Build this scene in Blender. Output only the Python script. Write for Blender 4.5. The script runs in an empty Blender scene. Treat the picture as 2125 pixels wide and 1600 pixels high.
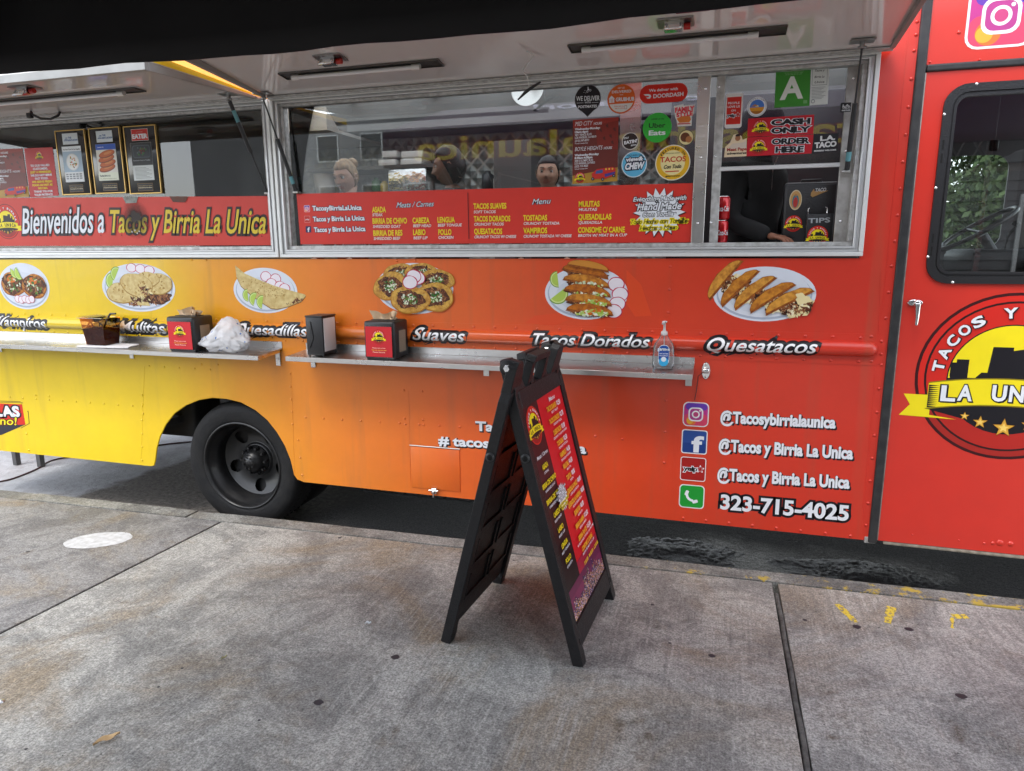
import bpy, bmesh, math, random
from mathutils import Vector, Matrix
random.seed(7)
S = bpy.context.scene
COL = S.collection
PI = math.pi
# ------------------------------------------------------------------ camera
CAMZ = 1.68
_yaw, _pit, _rol, FPX = -0.292811, 0.196210, -0.005869, 1430.12
_f = Vector((math.sin(_yaw)*math.cos(_pit), math.cos(_yaw)*math.cos(_pit), -math.sin(_pit)))
_r = Vector((math.cos(_yaw), -math.sin(_yaw), 0))
_u = _r.cross(_f)
_r2 = _r*math.cos(_rol)+_u*math.sin(_rol)
_u2 = -_r*math.sin(_rol)+_u*math.cos(_rol)
CAMP = Vector((0, 0, CAMZ))
cam = bpy.data.cameras.new('camera'); camo = bpy.data.objects.new('camera', cam); COL.objects.link(camo)
camo.matrix_world = Matrix(((_r2.x, _u2.x, -_f.x, 0), (_r2.y, _u2.y, -_f.y, 0), (_r2.z, _u2.z, -_f.z, CAMZ), (0, 0, 0, 1)))
cam.sensor_width = 36; cam.lens = 36*FPX/2125; cam.clip_start = .02; cam.clip_end = 2000
S.camera = camo
# ------------------------------------------------------------------ world, sun, exposure
W = bpy.data.worlds.new("World"); S.world = W; W.use_nodes = True
nt = W.node_tree; nt.nodes.clear()
sky = nt.nodes.new('ShaderNodeTexSky'); sky.sky_type = 'NISHITA'; sky.sun_disc = False
SUN_EL, SUN_AZ = math.radians(62), math.radians(205)
sky.sun_elevation = SUN_EL; sky.sun_rotation = SUN_AZ; sky.dust_density = .6; sky.air_density = 1.0
hs = nt.nodes.new('ShaderNodeHueSaturation'); hs.inputs['Saturation'].default_value = .30
bg = nt.nodes.new('ShaderNodeBackground'); bg.inputs['Strength'].default_value = .15
wo = nt.nodes.new('ShaderNodeOutputWorld')
nt.links.new(sky.outputs[0], hs.inputs['Color']); nt.links.new(hs.outputs[0], bg.inputs[0]); nt.links.new(bg.outputs[0], wo.inputs[0])
sl = bpy.data.lights.new('sun', 'SUN'); sl.energy = .6; sl.angle = math.radians(25); sl.color = (1, .96, .9)
so = bpy.data.objects.new('sun', sl); COL.objects.link(so)
so.rotation_euler = (PI/2-SUN_EL, 0, PI-SUN_AZ)
S.view_settings.view_transform = 'Standard'; S.view_settings.look = 'None'
S.view_settings.exposure = 1.90; S.view_settings.gamma = 1; S.view_settings.use_curve_mapping = False
S.render.engine = 'CYCLES'
S.cycles.use_denoising = True
S.cycles.max_bounces = 8; S.cycles.transparent_max_bounces = 16; S.cycles.caustics_reflective = False; S.cycles.caustics_refractive = False
S.cycles.sample_clamp_indirect = 6

# ------------------------------------------------------------------ colours and materials
def hexc(h):
    c = [int(h[i:i+2], 16)/255 for i in (0, 2, 4)]
    return tuple((x/12.92 if x <= .04045 else ((x+.055)/1.055)**2.4) for x in c)
MATS = {}
def mat(name, col, rough=.5, metal=0, spec=.5, coat=0, noise=None, bump=None, alpha=1, trans=0, aniso=0):
    """noise=(scale, amount, colour2) mottles the colour; bump=(scale, strength)"""
    if name in MATS: return MATS[name]
    m = bpy.data.materials.new(name); m.use_nodes = True
    n = m.node_tree.nodes; L = m.node_tree.links; b = n['Principled BSDF']
    if isinstance(col, str): col = hexc(col)
    b.inputs['Base Color'].default_value = (*col, 1)
    b.inputs['Roughness'].default_value = rough; b.inputs['Metallic'].default_value = metal
    b.inputs['Specular IOR Level'].default_value = spec; b.inputs['Coat Weight'].default_value = coat
    b.inputs['Coat Roughness'].default_value = .08
    b.inputs['Alpha'].default_value = alpha; b.inputs['Transmission Weight'].default_value = trans
    tc = n.new('ShaderNodeTexCoord')
    def nz(scale, det=5, stretch=None):
        t = n.new('ShaderNodeTexNoise'); t.inputs['Scale'].default_value = scale; t.inputs['Detail'].default_value = det
        if stretch:
            mp = n.new('ShaderNodeMapping'); mp.inputs['Scale'].default_value = stretch
            L.new(tc.outputs['Object'], mp.inputs[0]); L.new(mp.outputs[0], t.inputs['Vector'])
        else: L.new(tc.outputs['Object'], t.inputs['Vector'])
        return t
    if noise:
        t = nz(noise[0], 6, noise[3] if len(noise) > 3 else None)
        r = n.new('ShaderNodeValToRGB'); r.color_ramp.elements[0].position = .35; r.color_ramp.elements[1].position = .68
        c2 = noise[2] if not isinstance(noise[2], str) else hexc(noise[2])
        r.color_ramp.elements[0].color = (*col, 1); a = noise[1]
        r.color_ramp.elements[1].color = (*[x*(1-a)+y*a for x, y in zip(col, c2)], 1)
        L.new(t.outputs['Fac'], r.inputs[0]); L.new(r.outputs[0], b.inputs['Base Color'])
        rr = n.new('ShaderNodeMapRange'); rr.inputs[3].default_value = max(0, rough-.08); rr.inputs[4].default_value = min(1, rough+.12)
        L.new(t.outputs['Fac'], rr.inputs[0]); L.new(rr.outputs[0], b.inputs['Roughness'])
    if bump:
        t = nz(bump[0], 4, bump[2] if len(bump) > 2 else None); bp = n.new('ShaderNodeBump'); bp.inputs['Strength'].default_value = bump[1]
        bp.inputs['Distance'].default_value = .01
        L.new(t.outputs['Fac'], bp.inputs['Height']); L.new(bp.outputs[0], b.inputs['Normal'])
    MATS[name] = m
    return m
def ink(h, rough=.38):
    """flat print of one colour"""
    return mat('print_'+h, h, rough, spec=.4, noise=(9, .06, '000000'))
def glass(name, tint=(.93, .95, .95), ior=1.5, rough=0.0, dirt=0):
    if name in MATS: return MATS[name]
    m = bpy.data.materials.new(name); m.use_nodes = True; n = m.node_tree.nodes; L = m.node_tree.links; n.clear()
    o = n.new('ShaderNodeOutputMaterial'); mx = n.new('ShaderNodeMixShader'); fr = n.new('ShaderNodeFresnel'); fr.inputs[0].default_value = ior
    t = n.new('ShaderNodeBsdfTransparent'); t.inputs[0].default_value = (*tint, 1)
    g = n.new('ShaderNodeBsdfGlossy'); g.inputs['Roughness'].default_value = rough
    L.new(fr.outputs[0], mx.inputs[0]); L.new(t.outputs[0], mx.inputs[1]); L.new(g.outputs[0], mx.inputs[2])
    if dirt:
        d = n.new('ShaderNodeBsdfDiffuse'); d.inputs[0].default_value = (.5, .52, .5, 1); m2 = n.new('ShaderNodeMixShader')
        tc = n.new('ShaderNodeTexCoord'); mp = n.new('ShaderNodeMapping'); mp.inputs['Scale'].default_value = (1, 1, .35)
        nz = n.new('ShaderNodeTexNoise'); nz.inputs['Scale'].default_value = 6; nz.inputs['Detail'].default_value = 8
        r = n.new('ShaderNodeMapRange'); r.inputs[1].default_value = .45; r.inputs[2].default_value = .8; r.inputs[3].default_value = dirt*.25; r.inputs[4].default_value = dirt
        L.new(tc.outputs['Object'], mp.inputs[0]); L.new(mp.outputs[0], nz.inputs['Vector']); L.new(nz.outputs['Fac'], r.inputs[0])
        L.new(r.outputs[0], m2.inputs[0]); L.new(mx.outputs[0], m2.inputs[1]); L.new(d.outputs[0], m2.inputs[2]); L.new(m2.outputs[0], o.inputs[0])
    else: L.new(mx.outputs[0], o.inputs[0])
    MATS[name] = m
    return m
def nodes_of(m): return m.node_tree.nodes, m.node_tree.links

# ------------------------------------------------------------------ photo measurements -> places
def ray(x, y):
    return (_r2*((x-1062.5)/FPX) - _u2*((y-800)/FPX) + _f)
YW = 3.76
def at(x, y, Y=YW):
    d = ray(x, y); return CAMP + d*(Y/d.y)
def gz(x, y, z=0.0):
    d = ray(x, y); return CAMP + d*((z-CAMZ)/d.z)
def onx(x, y, X):
    d = ray(x, y); return CAMP + d*(X/d.x)
def onpl(x, y, O, N):
    d = ray(x, y); return CAMP + d*((O-CAMP).dot(N)/d.dot(N))

# ------------------------------------------------------------------ mesh building
WO = {}     # world origin of each object
def link(o, parent=None, origin=None):
    COL.objects.link(o)
    if parent: o.parent = parent
    return o
def empty(name, loc, label, cat, group=None):
    o = bpy.data.objects.new(name, None); COL.objects.link(o); o.location = loc; o.empty_display_size = .1
    o['label'] = label; o['category'] = cat
    if group: o['group'] = group
    WO[o] = Vector(loc); return o
def tag(o, label=None, cat=None, group=None, kind=None):
    if label: o['label'] = label
    if cat: o['category'] = cat
    if group: o['group'] = group
    if kind: o['kind'] = kind
    return o
class MB:
    def __init__(s): s.v = []; s.f = []; s.m = []; s.sm = []; s.mi = 0; s.mats = []
    def use(s, m):
        if m not in s.mats: s.mats.append(m)
        s.mi = s.mats.index(m); return s
    def add(s, vs, fs, smooth=False):
        o = len(s.v); s.v += [Vector(v) for v in vs]
        for f in fs: s.f.append([i+o for i in f]); s.m.append(s.mi); s.sm.append(smooth)
        return s
    def box(s, c, d, M=None):
        x, y, z = c; a, b, h = d[0]/2, d[1]/2, d[2]/2
        vs = [Vector((x+i*a, y+j*b, z+k*h)) for i in (-1, 1) for j in (-1, 1) for k in (-1, 1)]
        if M: vs = [M @ v for v in vs]
        return s.add(vs, [(0, 1, 3, 2), (4, 6, 7, 5), (0, 4, 5, 1), (2, 3, 7, 6), (0, 2, 6, 4), (1, 5, 7, 3)])
    def bb(s, x0, x1, y0, y1, z0, z1): return s.box(((x0+x1)/2, (y0+y1)/2, (z0+z1)/2), (abs(x1-x0), abs(y1-y0), abs(z1-z0)))
    def bbev(s, x0, x1, y0, y1, z0, z1, b=.01, M=None):
        """box with chamfered edges"""
        bm = bmesh.new(); bmesh.ops.create_cube(bm, size=1)
        for v in bm.verts: v.co = Vector(((x0+x1)/2+v.co.x*(x1-x0), (y0+y1)/2+v.co.y*(y1-y0), (z0+z1)/2+v.co.z*(z1-z0)))
        bmesh.ops.bevel(bm, geom=bm.edges[:], offset=b, segments=2, affect='EDGES', profile=.5)
        if M: bm.transform(M)
        bm.verts.index_update()
        s.add([v.co.copy() for v in bm.verts], [[v.index for v in f.verts] for f in bm.faces], True); bm.free(); return s
    def prism(s, pts, off, smooth=False):
        """polygon (3D points) pushed by vector off"""
        n = len(pts); off = Vector(off); P = [Vector(p) for p in pts]
        return s.add(P+[p+off for p in P], [list(range(n))[::-1], [n+i for i in range(n)]]+[(i, (i+1) % n, n+(i+1) % n, n+i) for i in range(n)], smooth)
    def tube(s, path, r, n=8, cap=True):
        P = [Vector(p) for p in path]; rr = r if isinstance(r, (list, tuple)) else [r]*len(P); vs = []; fs = []
        up = Vector((0, 0, 1))
        for i, p in enumerate(P):
            t = (P[min(i+1, len(P)-1)]-P[max(i-1, 0)]).normalized()
            a = t.cross(up)
            if a.length < .1: a = t.cross(Vector((1, 0, 0)))
            a.normalize(); b = t.cross(a); b.normalize()
            for k in range(n): vs.append(p+(a*math.cos(2*PI*k/n)+b*math.sin(2*PI*k/n))*rr[i])
        for i in range(len(P)-1):
            for k in range(n): fs.append((i*n+k, i*n+(k+1) % n, (i+1)*n+(k+1) % n, (i+1)*n+k))
        s.add(vs, fs, True)
        if cap: s.add(vs[:n], [list(range(n))[::-1]]); s.add(vs[-n:], [list(range(n))])
        return s
    def lathe(s, prof, C, ax=(0, 0, 1), n=32, skip=None, smooth=True):
        """prof: (radius, height) along ax from C"""
        ax = Vector(ax).normalized(); a = ax.cross(Vector((0, 0, 1)))
        if a.length < .1: a = Vector((1, 0, 0))
        a.normalize(); b = ax.cross(a); C = Vector(C); vs = []; fs = []
        for r, h in prof:
            for k in range(n): vs.append(C+ax*h+(a*math.cos(2*PI*k/n)+b*math.sin(2*PI*k/n))*max(r, 1e-5))
        for i in range(len(prof)-1):
            for k in range(n):
                if skip and skip(i, k): continue
                fs.append((i*n+k, i*n+(k+1) % n, (i+1)*n+(k+1) % n, (i+1)*n+k))
        return s.add(vs, fs, smooth)
    def build(s, name, m=None, parent=None, label=None, cat=None, group=None, kind=None, origin=None):
        if m is not None and not s.mats: s.mats = [m]
        o0 = WO[parent] if parent is not None else (Vector(origin) if origin is not None else Vector((0, 0, 0)))
        me = bpy.data.meshes.new(name); me.from_pydata([v-o0 for v in s.v], [], s.f)
        for mm in s.mats: me.materials.append(mm)
        me.polygons.foreach_set('material_index', s.m); me.polygons.foreach_set('use_smooth', s.sm)
        me.update()
        o = bpy.data.objects.new(name, me); COL.objects.link(o)
        if parent is not None: o.parent = parent
        else: o.location = o0
        WO[o] = o0; tag(o, label, cat, group, kind)
        return o
def sharp(o, ang=40):
    bm = bmesh.new(); bm.from_mesh(o.data)
    for e in bm.edges:
        if len(e.link_faces) == 2 and e.calc_face_angle(0) > math.radians(ang): e.smooth = False
    bm.to_mesh(o.data); bm.free(); return o
def bevel(o, w, seg=2):
    md = o.modifiers.new('bevel', 'BEVEL'); md.width = w; md.segments = seg; md.limit_method = 'ANGLE'; md.angle_limit = math.radians(35); return o

# ------------------------------------------------------------------ flat prints
TC = {}
def tmesh(s, off=0.0, res=3):
    k = (s, round(off, 4), res)
    if k in TC: return TC[k]
    cu = bpy.data.curves.new('lettering', 'FONT'); cu.body = s; cu.size = 1/.729; cu.offset = off; cu.resolution_u = res; cu.dimensions = '2D'; cu.fill_mode = 'BOTH'
    o = bpy.data.objects.new('lettering', cu); me = o.to_mesh()
    vs = [(v.co.x, v.co.y) for v in me.vertices]; fs = [tuple(p.vertices) for p in me.polygons if abs(p.area) > 1e-9 or 1]
    o.to_mesh_clear(); bpy.data.objects.remove(o); bpy.data.curves.remove(cu)
    TC[k] = (vs, fs); return TC[k]
class Dec:
    """print lying on a plane: O on the plane, U right, V up, N towards the viewer; every shape is one thin layer above the last"""
    def __init__(s, O, U=(1, 0, 0), V=(0, 0, 1), N=(0, -1, 0), lift=.0008, dz=.00008, depth=0):
        s.O = Vector(O); s.U = Vector(U).normalized(); s.V = Vector(V).normalized(); s.N = Vector(N).normalized()
        s.lift = lift; s.dz = dz; s.k = 0; s.mb = MB(); s.depth = depth
    def uv(s, x, y):
        p = onpl(x, y, s.O, s.N)-s.O; return (p.dot(s.U), p.dot(s.V))
    def P(s, u, v, h=None): return s.O+s.U*u+s.V*v+s.N*(s.lift+s.k*s.dz if h is None else h)
    def add(s, pts, m):
        s.k += 1; s.mb.use(m)
        a = sum(pts[i][0]*pts[(i+1) % len(pts)][1]-pts[(i+1) % len(pts)][0]*pts[i][1] for i in range(len(pts)))
        if (a < 0) != (s.U.cross(s.V).dot(s.N) < 0): pts = pts[::-1]
        s.mb.add([s.P(*p) for p in pts], [list(range(len(pts)))])
        return s
    def many(s, polys, m):
        s.k += 1; s.mb.use(m)
        for p in polys: s.mb.add([s.P(*q) for q in p], [list(range(len(p)))])
        return s
    def px(s, pts, m): return s.add([s.uv(*p) for p in pts], m)
    def circ(s, c, r, m, n=28, a0=0, a1=2*PI, ry=None, rot=0):
        ry = ry or r; full = a1-a0 > 6.28
        pts = []
        for i in range(n if full else n+1):
            a = a0+(a1-a0)*i/n; x, y = r*math.cos(a), ry*math.sin(a)
            pts.append((c[0]+x*math.cos(rot)-y*math.sin(rot), c[1]+x*math.sin(rot)+y*math.cos(rot)))
        return s.add(pts, m)
    def rrect(s, c, w, h, r, m, rot=0):
        pts = []
        for k, (sx, sy) in enumerate(((1, 1), (-1, 1), (-1, -1), (1, -1))):
            for i in range(5):
                a = PI/2*k+PI/2*i/4; pts.append((sx*(w/2-r)+r*math.cos(a), sy*(h/2-r)+r*math.sin(a)))
        return s.add([(c[0]+x*math.cos(rot)-y*math.sin(rot), c[1]+x*math.sin(rot)+y*math.cos(rot)) for x, y in pts], m)
    def text(s, t, a, b, h, m, bold=.02, shear=0, out=None, ow=.08, shadow=None, sd=(.06, -.06), outs=None, res=3):
        """a, b: (u, v) of the two ends of the baseline, h cap height"""
        vs0, _ = tmesh(t, 0, res)
        if not vs0: return s
        x0 = min(v[0] for v in vs0); x1 = max(v[0] for v in vs0)
        ax = Vector((b[0]-a[0], b[1]-a[1])); ln = ax.length; ax /= ln; nx = Vector((-ax.y, ax.x))
        if s.flip_up(nx): nx = -nx
        kx = (ln-shear*h*.5)/max(x1-x0, 1e-6)
        def layer(off, mm, du=0, dv=0):
            vs, fs = tmesh(t, off, res); s.k += 1; s.mb.use(mm)
            P = []
            for x, y in vs:
                X = (x-x0)*kx+shear*y*h+du*h; Yy = y*h+dv*h
                q = ax*X+nx*Yy; P.append(s.P(a[0]+q.x, a[1]+q.y))
            s.mb.add(P, fs)
        if shadow: layer(bold+ow*.6, shadow, *sd)
        for (o_, m_) in (outs or []): layer(bold+o_, m_)
        if out: layer(bold+ow, out)
        layer(bold, m); return s
    def flip_up(s, nx): return False
    def tpx(s, t, x0, y0, x1, y1, hpx, m, **kw):
        a = s.uv(x0, y0); b = s.uv(x1, y1); mx, my = (x0+x1)/2, (y0+y1)/2
        p, q = s.uv(mx, my), s.uv(mx, my-hpx); h = math.hypot(p[0]-q[0], p[1]-q[1])
        return s.text(t, a, b, h, m, **kw)
    def tc(s, t, c, w, h, m, **kw): return s.text(t, (c[0]-w/2, c[1]-h/2), (c[0]+w/2, c[1]-h/2), h, m, **kw)
    def arc(s, t, c, r, a0, a1, h, m, w=None, **kw):
        n = len(t)
        for i, ch in enumerate(t):
            if ch == ' ': continue
            a = a0+(a1-a0)*i/(n-1); up = (math.cos(a), math.sin(a)); rt = (up[1], -up[0])
            ww = (w or h*.8)*(.27 if ch in 'I' else 1); q = (c[0]+up[0]*r, c[1]+up[1]*r)
            s.text(ch, (q[0]-rt[0]*ww/2, q[1]-rt[1]*ww/2), (q[0]+rt[0]*ww/2, q[1]+rt[1]*ww/2), h, m, **kw)
    def build(s, name, parent, label=None, **kw):
        return s.mb.build(name, None, parent, label, **kw)
WHT, BLK, RED, YEL = ink('e9ecf2'), ink('15131a'), ink('d42a1c'), ink('f5e01c')
DKR, GOLD, MAR = ink('7a1418'), ink('d9a43a'), ink('451012')
def star(c, r, rot=0): return [(c[0]+(r if i % 2 == 0 else r*.42)*math.sin(PI*i/5+rot), c[1]+(r if i % 2 == 0 else r*.42)*math.cos(PI*i/5+rot)) for i in range(10)]
def logo(d, c, R, big=False, ring=True):
    """round emblem with a skyline on a yellow sun, a ribbon and stars"""
    u, v = c
    d.circ(c, R, ink('3a0d10'), 48); d.circ(c, R*.965, ink('d8281e') if big else RED, 48)
    if big:
        d.circ(c, R*.965, ink('a5261f'), 40, PI*1.08, PI*1.92); d.circ(c, R*.9, ink('2a1013'), 48); d.circ(c, R*.875, ink('d3281e'), 48)
        d.circ(c, R*.875, ink('b3271f'), 40, PI*1.1, PI*1.9)
    else: d.circ(c, R*.9, ink('a01a18'), 32, PI*1.05, PI*1.95)
    d.circ((u, v-R*.03), R*.66, BLK, 40); d.circ((u, v-R*.03), R*.645, YEL, 36, 0, PI)
    sk = [(-.63, 0), (-.63, .16), (-.57, .16), (-.57, .2), (-.44, .2), (-.44, -.02), (-.36, -.02), (-.3, .05), (-.24, .05), (-.21, .36), (0, .36), (0, .32), (.1, .34), (.14, .34), (.14, .42), (.34, .42), (.34, .2), (.4, .2), (.4, .3), (.5, .3), (.5, .12), (.62, .12), (.63, 0), (.6, -.12), (-.6, -.12)]
    d.add([(u+x*R, v+y*R) for x, y in sk], BLK)
    # ribbon
    d.add([(u-1.1*R, v-.25*R), (u-.8*R, v-.25*R), (u-.8*R, v-.5*R), (u-.5*R, v-.54*R), (u-1.13*R, v-.52*R), (u-1.02*R, v-.38*R)], YEL)
    d.add([(u+1.1*R, v-.25*R), (u+.8*R, v-.25*R), (u+.8*R, v-.5*R), (u+.5*R, v-.54*R), (u+1.13*R, v-.52*R), (u+1.02*R, v-.38*R)], YEL)
    d.add([(u-.86*R, v-.42*R), (u-.42*R, v-.34*R), (u-.42*R, v-.53*R)], BLK); d.add([(u+.86*R, v-.42*R), (u+.42*R, v-.34*R), (u+.42*R, v-.53*R)], BLK)
    def rib(k, y): return (u+k*R*.84, v+R*(y+.08*(1-k*k)))
    top = [rib(-1+i/6, -.09) for i in range(13)]; bot = [rib(1-i/6, -.43) for i in range(13)]
    d.add(top+bot, ink('8e7c10')); top = [rib(-1+i/6, -.105) for i in range(13)]; bot = [rib(1-i/6, -.415) for i in range(13)]
    d.add(top+bot, YEL)
    if big:
        for k in (-1, 1):
            d.many([[(u+k*R*.835, v+R*(-.41+.024*i)), (u+k*R*.835, v+R*(-.386+.024*i)), (u+k*R*.72, v+R*(-.396+.024*i))][::(1 if k > 0 else -1)] for i in range(12)], BLK)
    for i, ch in enumerate('LA UNICA'):
        if ch == ' ': continue
        x = -.62+i*1.24/7; w = .045 if ch == 'I' else .135; y = -.36+.08*(1-x*x)
        d.text(ch, (u+(x-w/2)*R, v+y*R), (u+(x+w/2)*R, v+y*R), .19*R, WHT if big else BLK, bold=.05, out=BLK if big else None, ow=.07, shadow=BLK if big else None)
    for x, y, r in ((-.42, -.52, .05), (-.25, -.585, .075), (0, -.64, .11), (.25, -.585, .075), (.42, -.52, .05)):
        if big: d.add(star((u+x*R, v+(y+.03)*R), r*R*1.12), ink('8a5a1c')); d.add(star((u+x*R, v+(y+.03)*R), r*R), GOLD); d.add(star((u+x*R, v+(y+.03)*R), r*R*.55), ink('f2cf6a'))
        else: d.add(star((u+x*R, v+(y+.02)*R), r*R), GOLD)
    d.arc('TACOS Y BIRRIA', c, R*.71, PI*.955, PI*.045, R*.12, WHT, w=R*.115, bold=.05, shadow=BLK if big else None)
def ig(d, c, w, frame=True):
    cols = ['f0b03a', 'ee7a38', 'e0486a', 'c43a8e', '8a45b8', '4a50c8']
    if frame: d.rrect(c, w, w, w*.2, ink('f0f0f0'))
    W_ = w*(.92 if frame else 1); d.rrect(c, W_, W_, W_*.2, ink('c43a8e')); n = 12
    # colour bands across the badge
    d.rrect((c[0], c[1]-W_*.24), W_, W_*.52, W_*.18, ink('e0486a')); d.circ((c[0]-W_*.18, c[1]-W_*.28), W_*.21, ink('ee7a38')); d.circ((c[0]-W_*.24, c[1]-W_*.3), W_*.14, ink('f0b03a'))
    d.rrect((c[0]+W_*.02, c[1]+W_*.34), W_*.9, W_*.3, W_*.14, ink('6a3fb0'))
    for r_, m in ((.62, ink('f4f4f4')), (.50, ink('b83f8c'))): d.rrect(c, W_*r_, W_*r_, W_*r_*.3, m)
    d.circ(c, W_*.17, ink('f4f4f4')); d.circ(c, W_*.11, ink('c8467c')); d.circ((c[0]+W_*.17, c[1]+W_*.17), W_*.035, ink('f4f4f4'))
def centre(d, pts):
    q = [d.uv(*p) for p in pts]; n = len(q)
    return (sum(p[0] for p in q)/n, sum(p[1] for p in q)/n), math.hypot(q[1][0]-q[0][0], q[1][1]-q[0][1]), math.hypot(q[3][0]-q[0][0], q[3][1]-q[0][1])

# ------------------------------------------------------------------ ground materials
def N(m, t, **kw):
    n = m.node_tree.nodes.new(t)
    for k, v in kw.items():
        if k in ('op',): n.operation = v
        elif k == 'blend': n.blend_type = v
        else: n.inputs[k].default_value = v
    return n
def concrete_mat(name, light=(.375, .37, .345), dark=(.21, .208, .198), brown=(.235, .185, .13), bs=.7, seed=0, streak=1):
    m = bpy.data.materials.new(name); m.use_nodes = True; n, L = nodes_of(m); b = n['Principled BSDF']
    tc = n.new('ShaderNodeTexCoord'); mp = n.new('ShaderNodeMapping'); mp.inputs['Location'].default_value = (seed*3.1, seed*1.7, 0)
    L.new(tc.outputs['Object'], mp.inputs[0])
    def nz(scale, det=6, rough=.6, st=None, dist=0):
        t = n.new('ShaderNodeTexNoise'); t.inputs['Scale'].default_value = scale; t.inputs['Detail'].default_value = det; t.inputs['Roughness'].default_value = rough; t.inputs['Distortion'].default_value = dist
        if st:
            k = n.new('ShaderNodeMapping'); k.inputs['Scale'].default_value = st; L.new(mp.outputs[0], k.inputs[0]); L.new(k.outputs[0], t.inputs['Vector'])
        else: L.new(mp.outputs[0], t.inputs['Vector'])
        return t.outputs['Fac']
    def rng(a, lo, hi, o0=0, o1=1):
        r = n.new('ShaderNodeMapRange'); r.interpolation_type = 'SMOOTHSTEP'
        for i, v in zip((1, 2, 3, 4), (lo, hi, o0, o1)): r.inputs[i].default_value = v
        L.new(a, r.inputs[0]); return r.outputs[0]
    def mix(f, a, c, bl='MIX'):
        x = n.new('ShaderNodeMix'); x.data_type = 'RGBA'; x.blend_type = bl
        for i, v in ((0, f), (6, a), (7, c)):
            if isinstance(v, (float, int)): x.inputs[i].default_value = v
            elif isinstance(v, tuple): x.inputs[i].default_value = (*v, 1)
            else: L.new(v, x.inputs[i])
        return x.outputs[2]
    def mul(a, c):
        x = n.new('ShaderNodeMath'); x.operation = 'MULTIPLY'
        for i, v in ((0, a), (1, c)):
            if isinstance(v, float): x.inputs[i].default_value = v
            else: L.new(v, x.inputs[i])
        return x.outputs[0]
    col = mix(rng(nz(2.6, 10, .74, dist=.8), .40, .60), dark, light)
    col = mix(mul(rng(nz(.95, 9, .66, dist=.9), .47, .66), bs), col, brown)                       # brown stains
    col = mix(mul(rng(nz(4.5, 8, .72, dist=1.2), .55, .72), .5), col, tuple(x*.75 for x in brown))
    col = mix(mul(rng(nz(1.7, 9, .7, (1, 1.6, 1), .4), .60, .74), .65), col, (.07, .07, .072))      # dark grime
    col = mix(mul(rng(nz(3.1, 9, .75, dist=1.6), .58, .70), .40), col, (.50, .49, .46))              # worn pale patches
    if streak: col = mix(mul(mul(rng(nz(1, 5, .6, (70, 1.6, 1)), .50, .66), rng(nz(1.3, 4), .42, .58)), .55), col, (.42, .41, .385))
    if streak: col = mix(mul(rng(nz(1, 5, .6, (60, 2.2, 1)), .53, .68), .32), col, (.13, .13, .13))
    g = nz(115, 5, .75); col = mix(1.0, col, rng(g, .3, .7, .45, 1.5), 'MULTIPLY')
    g2 = nz(38, 4, .7); col = mix(1.0, col, rng(g2, .32, .68, .78, 1.22), 'MULTIPLY')
    L.new(col, b.inputs['Base Color'])
    L.new(rng(nz(1.6, 6), .35, .65, .55, .8), b.inputs['Roughness']); b.inputs['Specular IOR Level'].default_value = .4
    bp = n.new('ShaderNodeBump'); bp.inputs['Strength'].default_value = .35; bp.inputs['Distance'].default_value = .004
    L.new(g, bp.inputs['Height']); b2 = n.new('ShaderNodeBump'); b2.inputs['Strength'].default_value = .25; b2.inputs['Distance'].default_value = .01
    L.new(nz(14, 6, .6), b2.inputs['Height']); L.new(bp.outputs[0], b2.inputs['Normal']); L.new(b2.outputs[0], b.inputs['Normal'])
    return m
conc = [concrete_mat('concrete_a', (.25, .245, .24), (.145, .14, .14), (.225, .172, .11), .9, seed=0, streak=0), concrete_mat('concrete_b', seed=0, brown=(.235, .185, .125), bs=.85), concrete_mat('concrete_c', seed=4.3, light=(.385, .385, .365), dark=(.21, .212, .205), bs=.6)]
def kj(X): return 3.489+.0302*X        # joint between walk and kerb
# paving slabs
sw = MB().bb(-30, 30, -6, 3.4, -.30, -.035).build('sidewalk', mat('joint_fill', (.03, .028, .025), .9), kind='structure')
def slab(x0a, x0b, x1a, x1b, ya, m, gap=.006, yb=None):
    """four-sided slab; x at ya and x at the kerb end for both sides"""
    t = MB(); yb0 = (yb if yb is not None else kj(x0b)-.004); yb1 = (yb if yb is not None else kj(x1b)-.004)
    pts = [(x0a+gap, ya, -.06), (x1a-gap, ya, -.06), (x1b-gap, yb1, -.06), (x0b+gap, yb0, -.06)]
    o = t.prism(pts, (0, 0, .06)).build('slab', m, sw); bevel(o, .004, 2); return o
slab(-9, -9, -3.12, -2.945, .2, conc[0], gap=.008); slab(-3.12, -2.945, .368, .334, .2, conc[1], gap=.008)
slab(.385, .351, 3.75, 3.7, .2, conc[2], gap=.004); slab(3.75, 3.7, 7.2, 7.1, .2, conc[1])
slab(-9, -9, -3.2, -3.12, -5, conc[0], yb=.19); slab(-3.2, -3.12, .40, .368, -5, conc[2], yb=.19); slab(.41, .385, 3.8, 3.75, -5, conc[1], yb=.19); slab(3.8, 3.75, 7.3, 7.2, -5, conc[2], yb=.19)
# crumbly filler in the wide joint
t = MB(); p = [(.376+.012*math.sin(i*.9)*.3, .2+i*.11) for i in range(31)]
t.tube([(.376-(y-.2)*.0103+.003*math.sin(i*1.7), y, -.0115) for i, (x, y) in enumerate(p) if y < kj(0)-.01], .0125, 6)
t.build('joint_filler', mat('mortar', (.13, .128, .12), .95, noise=(30, .8, (.05, .048, .045)), bump=(90, .8)), sw)
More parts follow.
